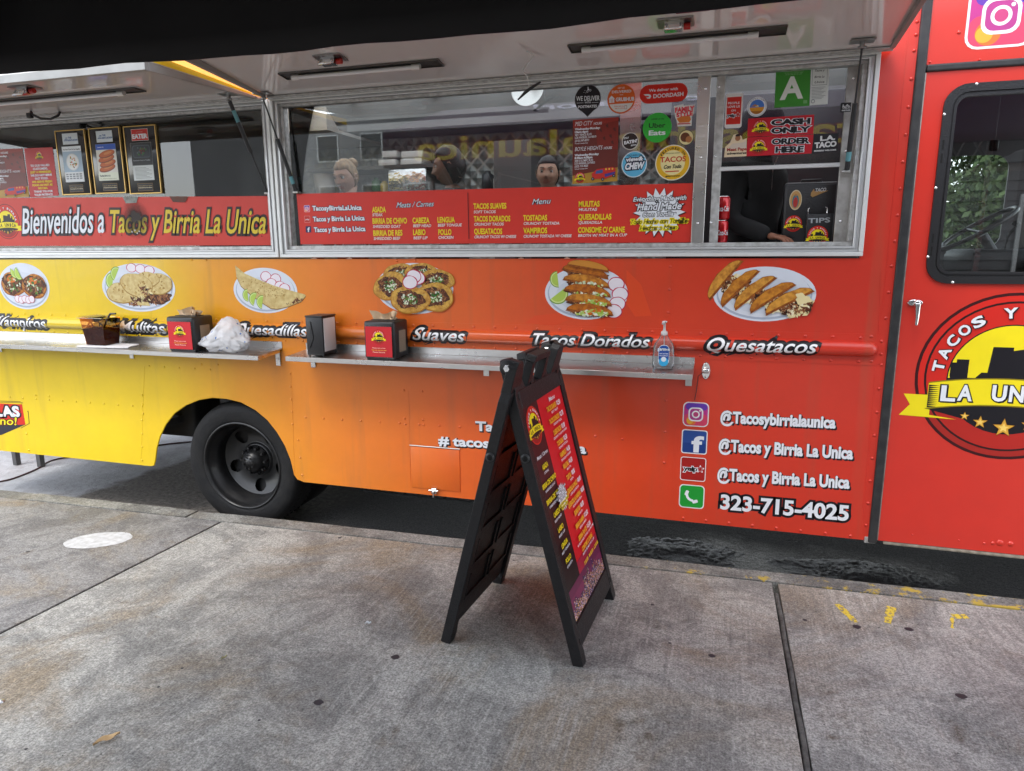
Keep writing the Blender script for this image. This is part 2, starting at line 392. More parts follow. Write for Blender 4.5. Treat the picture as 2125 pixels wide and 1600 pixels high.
# kerb stones, chamfered, with worn yellow paint
km = concrete_mat('kerb_concrete', (.25, .25, .235), (.13, .13, .125), (.17, .14, .10), .5, seed=9, streak=0)
n, L = nodes_of(km); b = n['Principled BSDF']; src = b.inputs['Base Color'].links[0].from_socket
tc = n.new('ShaderNodeTexCoord'); q = n.new('ShaderNodeTexNoise'); q.inputs['Scale'].default_value = 9; q.inputs['Detail'].default_value = 9; q.inputs['Roughness'].default_value = .75
L.new(tc.outputs['Object'], q.inputs['Vector']); sx = n.new('ShaderNodeSeparateXYZ'); L.new(tc.outputs['Object'], sx.inputs[0])
ra = n.new('ShaderNodeMapRange'); ra.inputs[1].default_value = -1.5; ra.inputs[2].default_value = 1.8; ra.inputs[3].default_value = -.15; ra.inputs[4].default_value = .055; L.new(sx.outputs[0], ra.inputs[0])
ad = n.new('ShaderNodeMath'); L.new(q.outputs['Fac'], ad.inputs[0]); L.new(ra.outputs[0], ad.inputs[1])
rb = n.new('ShaderNodeMapRange'); rb.inputs[1].default_value = .535; rb.inputs[2].default_value = .57; L.new(ad.outputs[0], rb.inputs[0])
mx = n.new('ShaderNodeMix'); mx.data_type = 'RGBA'; mx.inputs[7].default_value = (.46, .34, .06, 1); L.new(rb.outputs[0], mx.inputs[0]); L.new(src, mx.inputs[6]); L.new(mx.outputs[2], b.inputs['Base Color'])
kerb = MB().bb(-30, 30, 3.50, 3.52, -.3, -.2).build('kerb', mat('joint_fill', (.03, .028, .025), .9), kind='structure')
xs = [-9, -6.4, -4.55, -3.22, -3.09, -2.86, 1.9, 4.6, 7.2]
for i in range(len(xs)-1):
    a, c = xs[i]+.003, xs[i+1]-.003; w = .135
    dzz = random.uniform(-.004, .003)
    prof = [(.004, -.32), (.004, dzz), (w-.02, dzz), (w-.004, dzz-.012), (w+.015, -.32)]
    t = MB(); A = [(a, kj(a)+y, z) for y, z in prof]; B = [(c, kj(c)+y, z) for y, z in prof]; k = len(prof)
    ns = 24 if c-a > 1 else 3; rows = []
    for j in range(ns+1):
        f = j/ns; rows += [Vector(A[q]).lerp(Vector(B[q]), f)+Vector((0, random.uniform(-.004, .004) if q >= 2 else 0, random.uniform(-.003, .0) if q == 3 else 0)) for q in range(k)]
    fs = [(j*k+q, j*k+(q+1) % k, (j+1)*k+(q+1) % k, (j+1)*k+q) for j in range(ns) for q in range(k)]+[list(range(k))[::-1], [ns*k+q for q in range(k)]]
    t.add(rows, fs).build('kerb_stone', km, kerb)
# road and land
ZR = -.2305
rm = bpy.data.materials.new('asphalt'); rm.use_nodes = True; n, L = nodes_of(rm); b = n['Principled BSDF']
tc = n.new('ShaderNodeTexCoord'); O = tc.outputs['Object']; sx = n.new('ShaderNodeSeparateXYZ'); L.new(O, sx.inputs[0])
def nz(s, d=6, r=.6, st=None):
    t = n.new('ShaderNodeTexNoise'); t.inputs['Scale'].default_value = s; t.inputs['Detail'].default_value = d; t.inputs['Roughness'].default_value = r
    if st:
        k = n.new('ShaderNodeMapping'); k.inputs['Scale'].default_value = st; L.new(O, k.inputs[0]); L.new(k.outputs[0], t.inputs['Vector'])
    else: L.new(O, t.inputs['Vector'])
    return t.outputs['Fac']
def mth(op, a, c):
    x = n.new('ShaderNodeMath'); x.operation = op
    for i, v in ((0, a), (1, c)):
        if isinstance(v, (int, float)): x.inputs[i].default_value = v
        else: L.new(v, x.inputs[i])
    return x.outputs[0]
def rng(a, lo, hi, o0=0., o1=1.):
    r = n.new('ShaderNodeMapRange')
    for i, v in zip((1, 2, 3, 4), (lo, hi, o0, o1)): r.inputs[i].default_value = v
    L.new(a, r.inputs[0]); return r.outputs[0]
def mixc(f, a, c):
    x = n.new('ShaderNodeMix'); x.data_type = 'RGBA'
    for i, v in ((0, f), (6, a), (7, c)):
        if isinstance(v, tuple): x.inputs[i].default_value = (*v, 1)
        else: L.new(v, x.inputs[i])
    return x.outputs[2]
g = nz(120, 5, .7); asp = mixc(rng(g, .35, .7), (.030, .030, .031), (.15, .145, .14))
old = mixc(rng(nz(26, 9, .75), .35, .68), (.05, .044, .038), (.21, .185, .16))  # brown-grey pavement, darkened for the shadow zone under the truck
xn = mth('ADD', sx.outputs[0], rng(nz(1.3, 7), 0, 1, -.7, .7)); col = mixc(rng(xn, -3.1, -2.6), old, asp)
cc = mixc(rng(nz(7, 8, .7), .35, .7), (.42, .43, .45), (.27, .27, .28))  # pale concrete, with open-sky brightness behind the truck put into its colour
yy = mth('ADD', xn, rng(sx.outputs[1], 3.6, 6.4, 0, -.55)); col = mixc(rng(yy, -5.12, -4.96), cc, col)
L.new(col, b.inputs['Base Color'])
# wet run along the gutter
wet = mth('MULTIPLY', rng(mth('ADD', mth('ABSOLUTE', mth('SUBTRACT', sx.outputs[0], .45), 0), rng(nz(3, 5), 0, 1, -.5, .5)), .55, .95, 1, 0), rng(mth('ADD', sx.outputs[1], rng(nz(2.5, 5), 0, 1, -.25, .25)), 4.3, 4.6, 1, 0))
wet2 = rng(mth('ADD', xn, 0), -4.9, -5.3, 0, .6)
L.new(rng(mth('MAXIMUM', wet, wet2), 0, 1, .88, .45), b.inputs['Roughness'])
bp = n.new('ShaderNodeBump'); bp.inputs['Strength'].default_value = .8; bp.inputs['Distance'].default_value = .006; L.new(g, bp.inputs['Height'])
b2 = n.new('ShaderNodeBump'); b2.inputs['Strength'].default_value = .5; b2.inputs['Distance'].default_value = .02; L.new(nz(22, 4), b2.inputs['Height']); L.new(bp.outputs[0], b2.inputs['Normal'])
L.new(b2.outputs[0], b.inputs['Normal']); L.new(rng(wet, 0, 1, 0, .25), b.inputs['Coat Weight']); b.inputs['Coat Roughness'].default_value = .12; b3 = n.new('ShaderNodeBump'); b3.inputs['Strength'].default_value = 1; b3.inputs['Distance'].default_value = .03; L.new(nz(55, 5, .65), b3.inputs['Height']); L.new(b3.outputs[0], b.inputs['Coat Normal'])
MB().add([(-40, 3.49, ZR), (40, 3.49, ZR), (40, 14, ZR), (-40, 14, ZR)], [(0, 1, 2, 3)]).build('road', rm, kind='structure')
gm = mat('dry_ground', (.16, .15, .13), .9, noise=(.3, .5, (.09, .1, .05)))
MB().add([(-600, -600, -.31), (600, -600, -.31), (600, 600, -.31), (-600, 600, -.31)], [(0, 1, 2, 3)]).build('ground', gm, kind='structure')
MB().bb(-40, 40, 14, 17, -.3, -.08).build('far_sidewalk', conc[1], kind='structure')
# wet, lumpy asphalt heaped along the gutter
from mathutils import noise as mnoise
wetm = mat('wet_asphalt', (.030, .030, .031), .40, spec=.9, noise=(110, .9, (.13, .125, .12)), bump=(150, .6))
def heap(x0, x1, y0, y1, hmax, seed, lab):
    nx, ny = int((x1-x0)/.012), int((y1-y0)/.012); vs = []; t = MB()
    for j in range(ny+1):
        for i in range(nx+1):
            u, v = i/nx, j/ny; x = x0+(x1-x0)*u; y = y0+(y1-y0)*v+.03*x; m_ = max(0, max(0, math.sin(PI*u))**1.1*max(0, math.sin(PI*v))**1.3*(.95+1.1*mnoise.noise(Vector((x*3.5+seed, y*6, 0))))-.06)
            vs.append((x, y, ZR-.006+m_*hmax+.006*min(1, m_*2)*mnoise.noise(Vector((x*30, y*30, seed)))+.005*min(1, m_*2)*mnoise.noise(Vector((x*70, y*70, seed)))))
    t.add(vs, [(j*(nx+1)+i, j*(nx+1)+i+1, (j+1)*(nx+1)+i+1, (j+1)*(nx+1)+i) for j in range(ny) for i in range(nx)], True)
    t.build('wet_asphalt_heap', wetm, bpy.data.objects['road'], lab)
heap(-.62, .35, 4.00, 4.56, .016, 2, 'shiny wet hump of asphalt under the serving window'); heap(.20, 1.55, 3.96, 4.46, .019, 7, 'longer wet hump of asphalt under the cab door')
# marks on the walk
def flat(name, pts, m, z, label=None):
    t = MB(); t.add([(p[0], p[1], z) for p in pts], [list(range(len(pts)))]); o = t.build(name, m, sw, label); return o
pa = mat('white_paint', (.60, .61, .63), .6, noise=(28, .6, (.3, .3, .29)))
c = gz(204, 1121); pts = []
for i in range(46):
    a = 2*PI*i/46; r = 1+random.uniform(-.025, .025); pts.append((c.x+.172*r*math.cos(a), c.y+.122*r*math.sin(a)+.05*math.cos(a)))
flat('paint_spot', pts, pa, .0012, 'white sprayed disc on the walk')
yp = bpy.data.materials.new('worn_yellow_paint'); yp.use_nodes = True; n, L = nodes_of(yp); b = n['Principled BSDF']; b.inputs['Base Color'].default_value = (.68, .52, .06, 1); b.inputs['Roughness'].default_value = .7
def worn(x0, y0, x1, y1, w0, w1, m, taper):
    A, B = gz(x0, y0), gz(x1, y1); d = (B-A); nn = Vector((-d.y, d.x, 0)).normalized(); pts = []
    for i in range(9): f = i/8; pts.append(A+d*f+nn*(w0+(w1-w0)*f+random.uniform(-.003, .003)))
    for i in range(9): f = 1-i/8; pts.append(A+d*f-nn*(w0+(w1-w0)*f+random.uniform(-.003, .003)))
    return flat('paint_mark', pts, m, .0012)
n, L = nodes_of(yp); tcc = n.new('ShaderNodeTexCoord'); q = n.new('ShaderNodeTexNoise'); q.inputs['Scale'].default_value = 60; q.inputs['Detail'].default_value = 8; L.new(tcc.outputs['Object'], q.inputs['Vector'])
ra = n.new('ShaderNodeMapRange'); ra.inputs[1].default_value = .50; ra.inputs[2].default_value = .60; L.new(q.outputs['Fac'], ra.inputs[0]); L.new(ra.outputs[0], b.inputs['Alpha'])
ra.inputs[3].default_value = 1; ra.inputs[4].default_value = .12
worn(1737, 1254, 1752, 1268, .014, .018, yp, 0); worn(1752, 1268, 1776, 1292, .018, .012, yp, 0); worn(1851, 1260, 1846, 1276, .022, .018, yp, 0); worn(1846, 1276, 1842, 1294, .018, .013, yp, 0); worn(1976, 1279, 2008, 1280, .02, .02, yp, 0)
worn(1976, 1282, 1976, 1304, .008, .005, yp, 0)
gum = mat('old_gum', (.028, .026, .034), .6)
for x, y, r in ((1778, 1301, .019), (1886, 1306, .019), (1995, 1445, .02), (1477, 1361, .015), (820, 1364, .019), (661, 1458, .02), (329, 1426, .006), (538, 1495, .006), (378, 1387, .007), (54, 1555, .006), (1066, 1163, .008), (58, 1145, .012), (1354, 1255, .009), (1670, 1287, .01), (705, 1116, .012), (1390, 1335, .007)):
    c = gz(x, y); flat('gum_spot', [(c.x+r*random.uniform(.85, 1.1)*math.cos(2*PI*i/14), c.y+r*random.uniform(.7, 1)*math.sin(2*PI*i/14)) for i in range(14)], gum, .0012)
# stain patches
stm = bpy.data.materials.new('old_rust_stain'); stm.use_nodes = True; n, L = nodes_of(stm); b = n['Principled BSDF']; b.inputs['Base Color'].default_value = (.17, .11, .06, 1); b.inputs['Roughness'].default_value = .7
tcc = n.new('ShaderNodeTexCoord'); q = n.new('ShaderNodeTexNoise'); q.inputs['Scale'].default_value = 14; q.inputs['Detail'].default_value = 9; q.inputs['Roughness'].default_value = .8; L.new(tcc.outputs['Object'], q.inputs['Vector'])
ra = n.new('ShaderNodeMapRange'); ra.inputs[1].default_value = .5; ra.inputs[2].default_value = .72; ra.inputs[3].default_value = 0; ra.inputs[4].default_value = .65; L.new(q.outputs['Fac'], ra.inputs[0]); L.new(ra.outputs[0], b.inputs['Alpha'])
for P in ([(1925, 1490), (2010, 1500), (2125, 1548), (2125, 1570), (1990, 1560)], [(1690, 1420), (1745, 1430), (1765, 1530), (1715, 1540)], [(870, 1425), (882, 1428), (815, 1540), (800, 1540)], [(1240, 1490), (1330, 1455), (1390, 1500), (1320, 1600), (1250, 1600)]):
    flat('stain', [tuple(gz(*q)[:2]) for q in P], stm, .0016)
# loose grit and crumbs on the walk, gathered towards the kerb
rg = random.Random(21); t = MB()
for m_ in (mat('grit_dark', (.05, .048, .045), .8), mat('grit_pale', (.45, .43, .40), .8)): t.use(m_)
for i in range(900):
    x = rg.uniform(-6, 2.6); y = kj(x)-abs(rg.gauss(0, .16))-.005 if i % 2 else rg.uniform(1.0, 3.4); r = rg.uniform(.0012, .0042); t.use(MATS['grit_dark'] if rg.random() < .65 else MATS['grit_pale'])
    a = rg.random()*6; t.add([(x+r*math.cos(a), y+r*math.sin(a), .0004), (x+r*math.cos(a+2), y+r*.8*math.sin(a+2), .0004), (x+r*.9*math.cos(a+4.2), y+r*math.sin(a+4.2), .0004), (x, y, r*.9)], [(0, 1, 3), (1, 2, 3), (2, 0, 3), (2, 1, 0)])
t.build('grit', None, None, 'fine dark and pale grit scattered on the walk along the kerb', kind='stuff')
# leaf litter bits (things)
def leaf(c, L_, w, rz, col, label, cat='leaf', curl=.02):
    t = MB(); vs = []; n_ = 9
    for i in range(n_):
        f = i/(n_-1); ww = w*math.sin(PI*min(1, f*1.02))**.7*(1-.25*math.sin(f*9))
        for k in (-1, 0, 1): vs.append((c.x+math.cos(rz)*(f-.5)*L_-math.sin(rz)*k*ww, c.y+math.sin(rz)*(f-.5)*L_+math.cos(rz)*k*ww, .003+curl*(abs(k)*.7+.5*math.sin(f*5)**2)*.6))
    t.add(vs, [(i*3+k, i*3+k+1, i*3+k+4, i*3+k+3) for i in range(n_-1) for k in range(2)], True)
    return t.build('fallen_leaf', col, None, label, cat)
leaf(gz(222, 1538), .085, .014, 1.0, mat('dry_leaf', (.60, .42, .22), .7, noise=(60, .4, (.3, .18, .08))), 'dry tan curled leaf lying on the walk at the lower left')
leaf(gz(465, 1368), .03, .004, 1.3, mat('dry_leaf_b', (.40, .38, .2), .7), 'tiny pale curled leaf on the walk left of the folding sign', curl=.015)
leaf(gz(764, 1297), .03, .008, .2, mat('paper_scrap', (.75, .78, .8), .7), 'small white paper scrap on the walk left of the folding sign', 'scrap')
c = gz(2, 1457); MB().lathe([(.0, .006), (.010, .006), (.0125, .003), (.0125, 0)], (c.x, c.y, 0), n=20).build('bottle_cap', mat('cap_metal', (.7, .72, .75), .3, 1), None, 'small metal bottle cap at the left edge of the walk', 'bottle cap')

# ================================================================== THE TRUCK
XB, XF = -5.62, 2.35            # rear end, front of the cab
XG0, XG1 = at(1857.5, 560).x, at(1857.5, 560).x+.042
ZSK, ZSI, ZHT = .175, at(1100, 533).z, 2.56
YG = YW+.034
truck = empty('food_truck', (-1.4, 4.9, ZR), 'yellow to red food truck parked at the kerb with both serving hatches propped open', 'food truck')
# wrap film colour runs from yellow at the rear to red at the front
wrap = bpy.data.materials.new('wrap_film'); wrap.use_nodes = True; n, L = nodes_of(wrap); b = n['Principled BSDF']
geo = n.new('ShaderNodeTexCoord'); sx = n.new('ShaderNodeSeparateXYZ'); L.new(geo.outputs['Object'], sx.inputs[0])
nzz = n.new('ShaderNodeTexNoise'); nzz.inputs['Scale'].default_value = 1.6; nzz.inputs['Detail'].default_value = 5; L.new(geo.outputs['Object'], nzz.inputs['Vector'])
def _m(op, a, c):
    x = n.new('ShaderNodeMath'); x.operation = op
    for i, v in ((0, a), (1, c)):
        if isinstance(v, (int, float)): x.inputs[i].default_value = v
        else: L.new(v, x.inputs[i])
    return x.outputs[0]
t = _m('ADD', _m('ADD', sx.outputs[0], _m('MULTIPLY', nzz.outputs['Fac'], .35)), _m('MULTIPLY', sx.outputs[2], .12))
# object coordinates start at the truck's base
mr = n.new('ShaderNodeMapRange'); mr.inputs[1].default_value = -4.2+1.4+.32; mr.inputs[2].default_value = .9+1.4+.32; L.new(t, mr.inputs[0])
cr = n.new('ShaderNodeValToRGB'); L.new(mr.outputs[0], cr.inputs[0]); el = cr.color_ramp.elements
stops = [(0, 'f2cf12'), (.12, 'f0c414'), (.22, 'ee9f18'), (.34, 'ee8a22'), (.50, 'ea6a22'), (.66, 'e24c1e'), (.84, 'd93a20'), (1, 'd33222')]
el[0].position = 0; el[0].color = (*hexc(stops[0][1]), 1); el[1].position = 1; el[1].color = (*hexc(stops[-1][1]), 1)
for p_, h_ in stops[1:-1]: e_ = el.new(p_); e_.color = (*hexc(h_), 1)
n2 = n.new('ShaderNodeTexNoise'); n2.inputs['Scale'].default_value = 5; n2.inputs['Detail'].default_value = 8; n2.inputs['Roughness'].default_value = .7; L.new(geo.outputs['Object'], n2.inputs['Vector'])
mg = n.new('ShaderNodeMapRange'); mg.inputs[1].default_value = .3; mg.inputs[2].default_value = .75; mg.inputs[3].default_value = 1; mg.inputs[4].default_value = .90; L.new(n2.outputs['Fac'], mg.inputs[0])
mx = n.new('ShaderNodeMix'); mx.data_type = 'RGBA'; mx.blend_type = 'MULTIPLY'; mx.inputs[0].default_value = 1; L.new(cr.outputs[0], mx.inputs[6]); L.new(mg.outputs[0], mx.inputs[7])
gm_ = n.new('ShaderNodeMapping'); gm_.inputs['Scale'].default_value = (9, 1, .7); L.new(geo.outputs['Object'], gm_.inputs[0]); gn_ = n.new('ShaderNodeTexNoise'); gn_.inputs['Scale'].default_value = 1.3; gn_.inputs['Detail'].default_value = 7; L.new(gm_.outputs[0], gn_.inputs['Vector'])
gr_ = n.new('ShaderNodeMapRange'); gr_.inputs[1].default_value = .56; gr_.inputs[2].default_value = .76; gr_.inputs[4].default_value = .22; L.new(gn_.outputs['Fac'], gr_.inputs[0]); mx3 = n.new('ShaderNodeMix'); mx3.data_type = 'RGBA'; mx3.inputs[7].default_value = (.22, .12, .06, 1); L.new(gr_.outputs[0], mx3.inputs[0]); L.new(mx.outputs[2], mx3.inputs[6])
L.new(mx3.outputs[2], b.inputs['Base Color']); b.inputs['Roughness'].default_value = .34; b.inputs['Specular IOR Level'].default_value = .5; b.inputs['Coat Weight'].default_value = .35; b.inputs['Coat Roughness'].default_value = .16
bp = n.new('ShaderNodeBump'); bp.inputs['Strength'].default_value = .22; bp.inputs['Distance'].default_value = .02; n3 = n.new('ShaderNodeTexNoise'); n3.inputs['Scale'].default_value = 3.5; L.new(geo.outputs['Object'], n3.inputs['Vector']); L.new(n3.outputs['Fac'], bp.inputs['Height']); L.new(bp.outputs[0], b.inputs['Normal']); L.new(bp.outputs[0], b.inputs['Coat Normal'])
cab = mat('cab_red_paint', 'd43224', .33, coat=.35, noise=(4, .12, '801010'), bump=(3, .08))
rubber = mat('black_rubber', (.018, .018, .02), .45, noise=(20, .5, (.05, .05, .05)))
steel = mat('brushed_steel', (.68, .67, .66), .27, 1, noise=(8, .3, (.45, .44, .43)), bump=(3, .1, (1, 1, 60)))
alu = mat('window_aluminium', (.78, .79, .80), .35, .6, noise=(5, .3, (.6, .6, .6)), bump=(2, .05, (1, 1, 40)))
alud = mat('dirty_aluminium', (.62, .62, .61), .45, .5, noise=(34, .5, (.16, .14, .12)))
aluw = mat('white_aluminium', (.80, .81, .80), .4, .25, noise=(6, .25, (.4, .4, .36)))
chrome = mat('chrome', (.75, .75, .75), .12, 1)
screwm = mat('screw_metal', (.5, .5, .48), .3, 1)
blackp = mat('black_plastic', (.015, .015, .017), .38, bump=(120, .15))
mirror = mat('polished_hatch_skin', (.93, .895, .88), .05, .28, noise=(2.5, .2, (.74, .71, .70)), bump=(1.6, .012))
under = mat('chassis_paint', (.02, .02, .021), .7, noise=(9, .5, (.05, .045, .04)))
def plate(pts, y0, y1): return [(p[0], y0, p[1]) for p in pts], (0, y1-y0, 0)
arch_px = [(313, 969.3), (318, 966), (321, 955), (324, 930), (331, 905), (343, 880), (361, 857), (385, 840), (412, 829), (440, 824.5), (470, 826.5), (500, 834), (530, 850), (555, 871), (575, 896), (592, 925), (604, 955), (611, 985), (618, 995), (630, 998.8)]
arch = [(at(x, y).x, at(x, y).z) for x, y in arch_px]; arch[0] = (arch[0][0], ZSK); arch[-1] = (arch[-1][0], ZSK)
t = MB()
low = [(XB, ZSI-.01), (XB, ZSK)]+arch+[(XG0, ZSK), (XG0, ZSI-.01)]
XR_ = at(1789, 529).x
t.prism(*plate(low[::-1], YW, YW+.012)); t.prism(*plate([(XR_-.01, ZSI-.01), (XG0, ZSI-.01), (XG0, 2.98), (XR_-.01, 2.98)], YW, YW+.012))
t.prism(*plate([(XB, 2.565), (XR_-.01, 2.565), (XR_-.01, 2.98), (XB, 2.98)], YW, YW+.012))
t.build('side_panel', wrap, truck)
t = MB(); P2 = arch[::-1]     # rolled edge of the arch
t.tube([(a_, YW+.006, z_) for a_, z_ in arch[1:-1]], .006, 6); t.build('arch_lip', wrap, truck)
# flange, half round rail, rivets, seams
zf0, zf1 = at(1100, 731).z, at(1100, 674.5).z; zr0, zr1 = zf0+(zf1-zf0)*.27, zf1-(zf1-zf0)*.25; zc = (zr0+zr1)/2; rr_ = (zr1-zr0)/2
xe = at(1838, 715).x; cr_ = .045
t = MB(); pts = [(XB, zf0)]+[(xe-cr_+cr_*math.cos(a), zf0+cr_+cr_*math.sin(a)) for a in (-PI/2, -PI/4, 0)]+[(xe-cr_+cr_*math.cos(a), zf1-cr_+cr_*math.sin(a)) for a in (0, PI/4, PI/2)]+[(XB, zf1)]
t.prism(*plate(pts, YW-.003, YW+.001)); fl = t.build('rail_flange', wrap, truck)
t = MB(); prof = [(math.cos(a), math.sin(a)) for a in [PI*i/12 for i in range(13)]]; xe2 = at(1822, 718).x-rr_; xsv = [XB, -3, -1, xe2]
vs = [(x, YW-.003-.034*s_, zc+rr_*c_) for x in xsv for c_, s_ in prof]
for j in range(1, 7):
    a = PI/2*j/6; k = math.cos(a); vs += [(xe2+rr_*math.sin(a), YW-.003-.034*s_*k, zc+rr_*c_*k) for c_, s_ in prof]
rows = len(vs)//13; t.add(vs, [(i*13+q, (i+1)*13+q, (i+1)*13+q+1, i*13+q+1) for i in range(rows-1) for q in range(12)], True); t.build('rub_rail', wrap, truck)
riv = MB(); rivc = MB()
def rivet(x, y, mb=riv, r=.0085, Y=YW):
    p = at(x, y, Y) if y is not None else x
    mb.lathe([(r, 0), (r*.85, .003), (r*.45, .0055), (0, .006)], (p.x, Y+.0005, p.z), (0, -1, 0), n=10)
def riv_line(x0, y0, x1, y1, nn, **k):
    a, c = at(x0, y0), at(x1, y1)
    for i in range(nn): rivet(a.lerp(c, i/max(1, nn-1)), None, **k)
for zz in (zf0+.018, zf1-.018):
    x = XB+.05
    while x < xe-.05:
        riv.lathe([(.0085, 0), (.007, .003), (.004, .0055), (0, .006)], (x, YW-.0028, zz), (0, -1, 0), n=10); x += .1275
for q in ((1808, 698), (1829, 708), (1829, 735), (1808, 749)): rivet(q[0], q[1], Y=YW-.003)
riv_line(21, 824, 275, 842, 10); riv_line(295, 843, 295, 955, 5); riv_line(74, 820, 102, 822, 2); riv_line(295, 820, 297, 858, 3); riv_line(55, 900, 60, 934, 2)
riv_line(602, 776, 607, 880, 5); riv_line(619, 913, 627, 986, 3); riv_line(634, 866, 954, 886, 9); riv_line(838, 810, 876, 812, 2); riv_line(840, 868, 841, 880, 2); riv_line(878, 871, 879, 882, 2)
riv_line(310, 760, 436, 767, 5); riv_line(418, 756, 452, 757, 2); riv_line(398, 539, 428, 539.5, 2); riv_line(824, 541, 862, 541, 2); riv_line(1391, 553, 1387, 648, 3); riv_line(1382, 831, 1378, 960, 3); riv_line(1235, 905, 1292, 911, 2)
riv_line(1418, 1075, 1765, 1112, 8); riv_line(1850, 552, 1838, 660, 3); riv_line(1829, 757, 1797, 1090, 8); riv_line(1903, 45, 1857, 500, 9); riv_line(1865, 75, 1866, 77, 1)
for q in ((1866, 77), (1901, 72)): rivet(*q)
riv.build('rivets', wrap, truck, kind='stuff')
for q, r in (((1926, 72), .009), ((1990, 67), .009), ((2033, 124), .006), ((1930, 129), .006)): rivet(*q, mb=rivc, r=r)
for q, r in (((2042, 1127), .007), ((2060, 1127), .009), ((2075, 1127), .017), ((2097, 1129), .014), ((1990, 1121), .005), ((1893, 1109), .005)): rivet(*q, mb=rivc, r=r)
# seams
def seam(x0, y0, x1, y1, w=.0022):
    t = MB()
    a, c = at(x0, y0), at(x1, y1); d = (c-a).normalized(); nn = Vector((-d.z, 0, d.x))*w
    t.prism([(p.x, YW+.001, p.z) for p in (a-nn, c-nn, c+nn, a+nn)], (0, -.0022, 0)); t.build('panel_seam', wrap, truck)
seam(1404, 830, 1393, 1073); seam(1397, 540, 1393, 670); seam(1828, 560, 1824, 690); seam(1886, 60, 1832, 640, .0015); seam(1818, 760, 1789, 1106); seam(604, 770, 611, 985); seam(300, 760, 292, 960, .0012); seam(848, 812, 852, 1000, .0012)
# old stains and small dents left as marks: small access door low on the side
a, c = at(851, 924), at(955, 1017); hx0, hx1, hz0, hz1 = a.x, at(955, 930).x, at(850, 1011).z, at(851, 924).z
t = MB().bbev(hx0+.004, hx1-.004, YW-.005, YW+.001, hz0+.004, hz1-.004, .0012).build('access_door', wrap, truck)
MB().tube([(hx0, YW-.005, hz1+.002), (hx1, YW-.005, hz1+.002)], .004, 6).build('hinge', screwm, t)
lt = MB(); p = at(903, 1017); lt.bbev(p.x-.018, p.x+.018, YW-.022, YW-.005, p.z-.02, p.z+.018, .004); lt.tube([(p.x-.03, YW-.026, p.z+.004), (p.x+.03, YW-.026, p.z+.004)], .007, 8); lt.tube([(p.x, YW-.03, p.z), (p.x, YW-.03, p.z-.035)], .006, 8); lt.build('latch', chrome, t)
t = MB(); 
a = at(1808, 1108); t.bb(a.x-.03, a.x+.02, YW-.004, YW+.02, ZSK-.012, ZSK+.02); t.build('corner_bracket', alud, truck)
# ---- cab side: door, gaskets
ZD = at(2000, 137).z
t = MB().bb(XG0, XG1, YW-.012, YW+.02, ZSK-.01, 2.98).build('door_gasket', rubber, truck); bevel(t, .008, 3)
t = MB().bb(XG1+.002, XF, YW-.012, YW+.02, ZD-.016, ZD+.016).build('roof_gasket', rubber, truck); bevel(t, .008, 3)
MB().bb(XG1-.002, XG1+.004, YW-.006, YW+.01, ZSK+.01, ZD-.02).build('gasket_bead', mat('bead_metal', (.45, .42, .38), .4, .7, noise=(30, .6, (.1, .1, .1))), truck)
t = MB().bb(XG1+.002, XF, YW, YW+.012, ZD+.016, 2.98).build('cab_panel', cab, truck)
# door with window hole
wx0, wz0 = at(1922, 540).x, at(2060, 589).z; wz1 = at(2080, 169).z; wx1 = wx0+.98; wr = .085
def rpts(x0, x1, z0, z1, r, k=7):
    out = []
    for q, (cx_, cz_) in enumerate(((x1-r, z1-r), (x0+r, z1-r), (x0+r, z0+r), (x1-r, z0+r))):
        for i in range(k): a = PI/2*q+PI/2*i/(k-1); out.append((cx_+r*math.cos(a), cz_+r*math.sin(a)))
    return out
def ringstrip(mb, A, B, y0, y1):
    """solid ring between outlines A (outer) and B (inner), from y0 (front) to y1"""
    k = len(A); vs = [(p[0], y0, p[1]) for p in A]+[(p[0], y0, p[1]) for p in B]+[(p[0], y1, p[1]) for p in B]+[(p[0], y1, p[1]) for p in A]
    fs = [(g*k+i, g*k+(i+1) % k, ((g+1) % 4)*k+(i+1) % k, ((g+1) % 4)*k+i) for g in range(4) for i in range(k)]
    mb.add(vs, fs); return mb
dz0, dz1 = ZSK+.006, ZD-.016
inner = rpts(wx0+.012, wx1-.012, wz0+.012, wz1-.012, wr); k_ = 7
x0_, x1_ = XG1+.004, 2.1
outer = []
for q, (ox, oz) in enumerate(((x1_, dz1), (x0_, dz1), (x0_, dz0), (x1_, dz0))):
    outer += [(ox, oz)]*k_
cxm, czm = (wx0+wx1)/2, (wz0+wz1)/2
t = MB()
bm = bmesh.new()
ov = [bm.verts.new((x, YW, z)) for x, z in ((x1_, dz1), (x0_, dz1), (x0_, dz0), (x1_, dz0))]; iv = [bm.verts.new((x, YW, z)) for x, z in inner]
oe = [bm.edges.new((ov[i], ov[(i+1) % 4])) for i in range(4)]; ie = [bm.edges.new((iv[i], iv[(i+1) % len(iv)])) for i in range(len(iv))]
bmesh.ops.triangle_fill(bm, use_beauty=True, use_dissolve=False, edges=oe+ie); bm.verts.index_update()
t.add([v.co.copy() for v in bm.verts], [[v.index for v in f.verts] for f in bm.faces]); bm.free()
t.bb(x0_, x1_, YW+.0002, YW+.02, dz0, dz0+.01); t.bb(x0_, x0_+.008, YW+.0002, YW+.02, dz0+.0102, dz1)
door = t.build('cab_door', cab, truck)
rivc.build('rivets', cab, door, kind='stuff')
t = MB(); t.prism([(XG1+.03, YW+.002, ZSK+.004), (1.75, YW+.002, ZSK+.004), (1.75, YW-.012, ZSK-.004), (XG1+.03, YW-.004, ZSK-.004)], (0, .0, -.006)); t.build('door_sill', mat('rusty_sill', (.14, .12, .09), .8, noise=(40, .7, (.3, .27, .22))), truck)
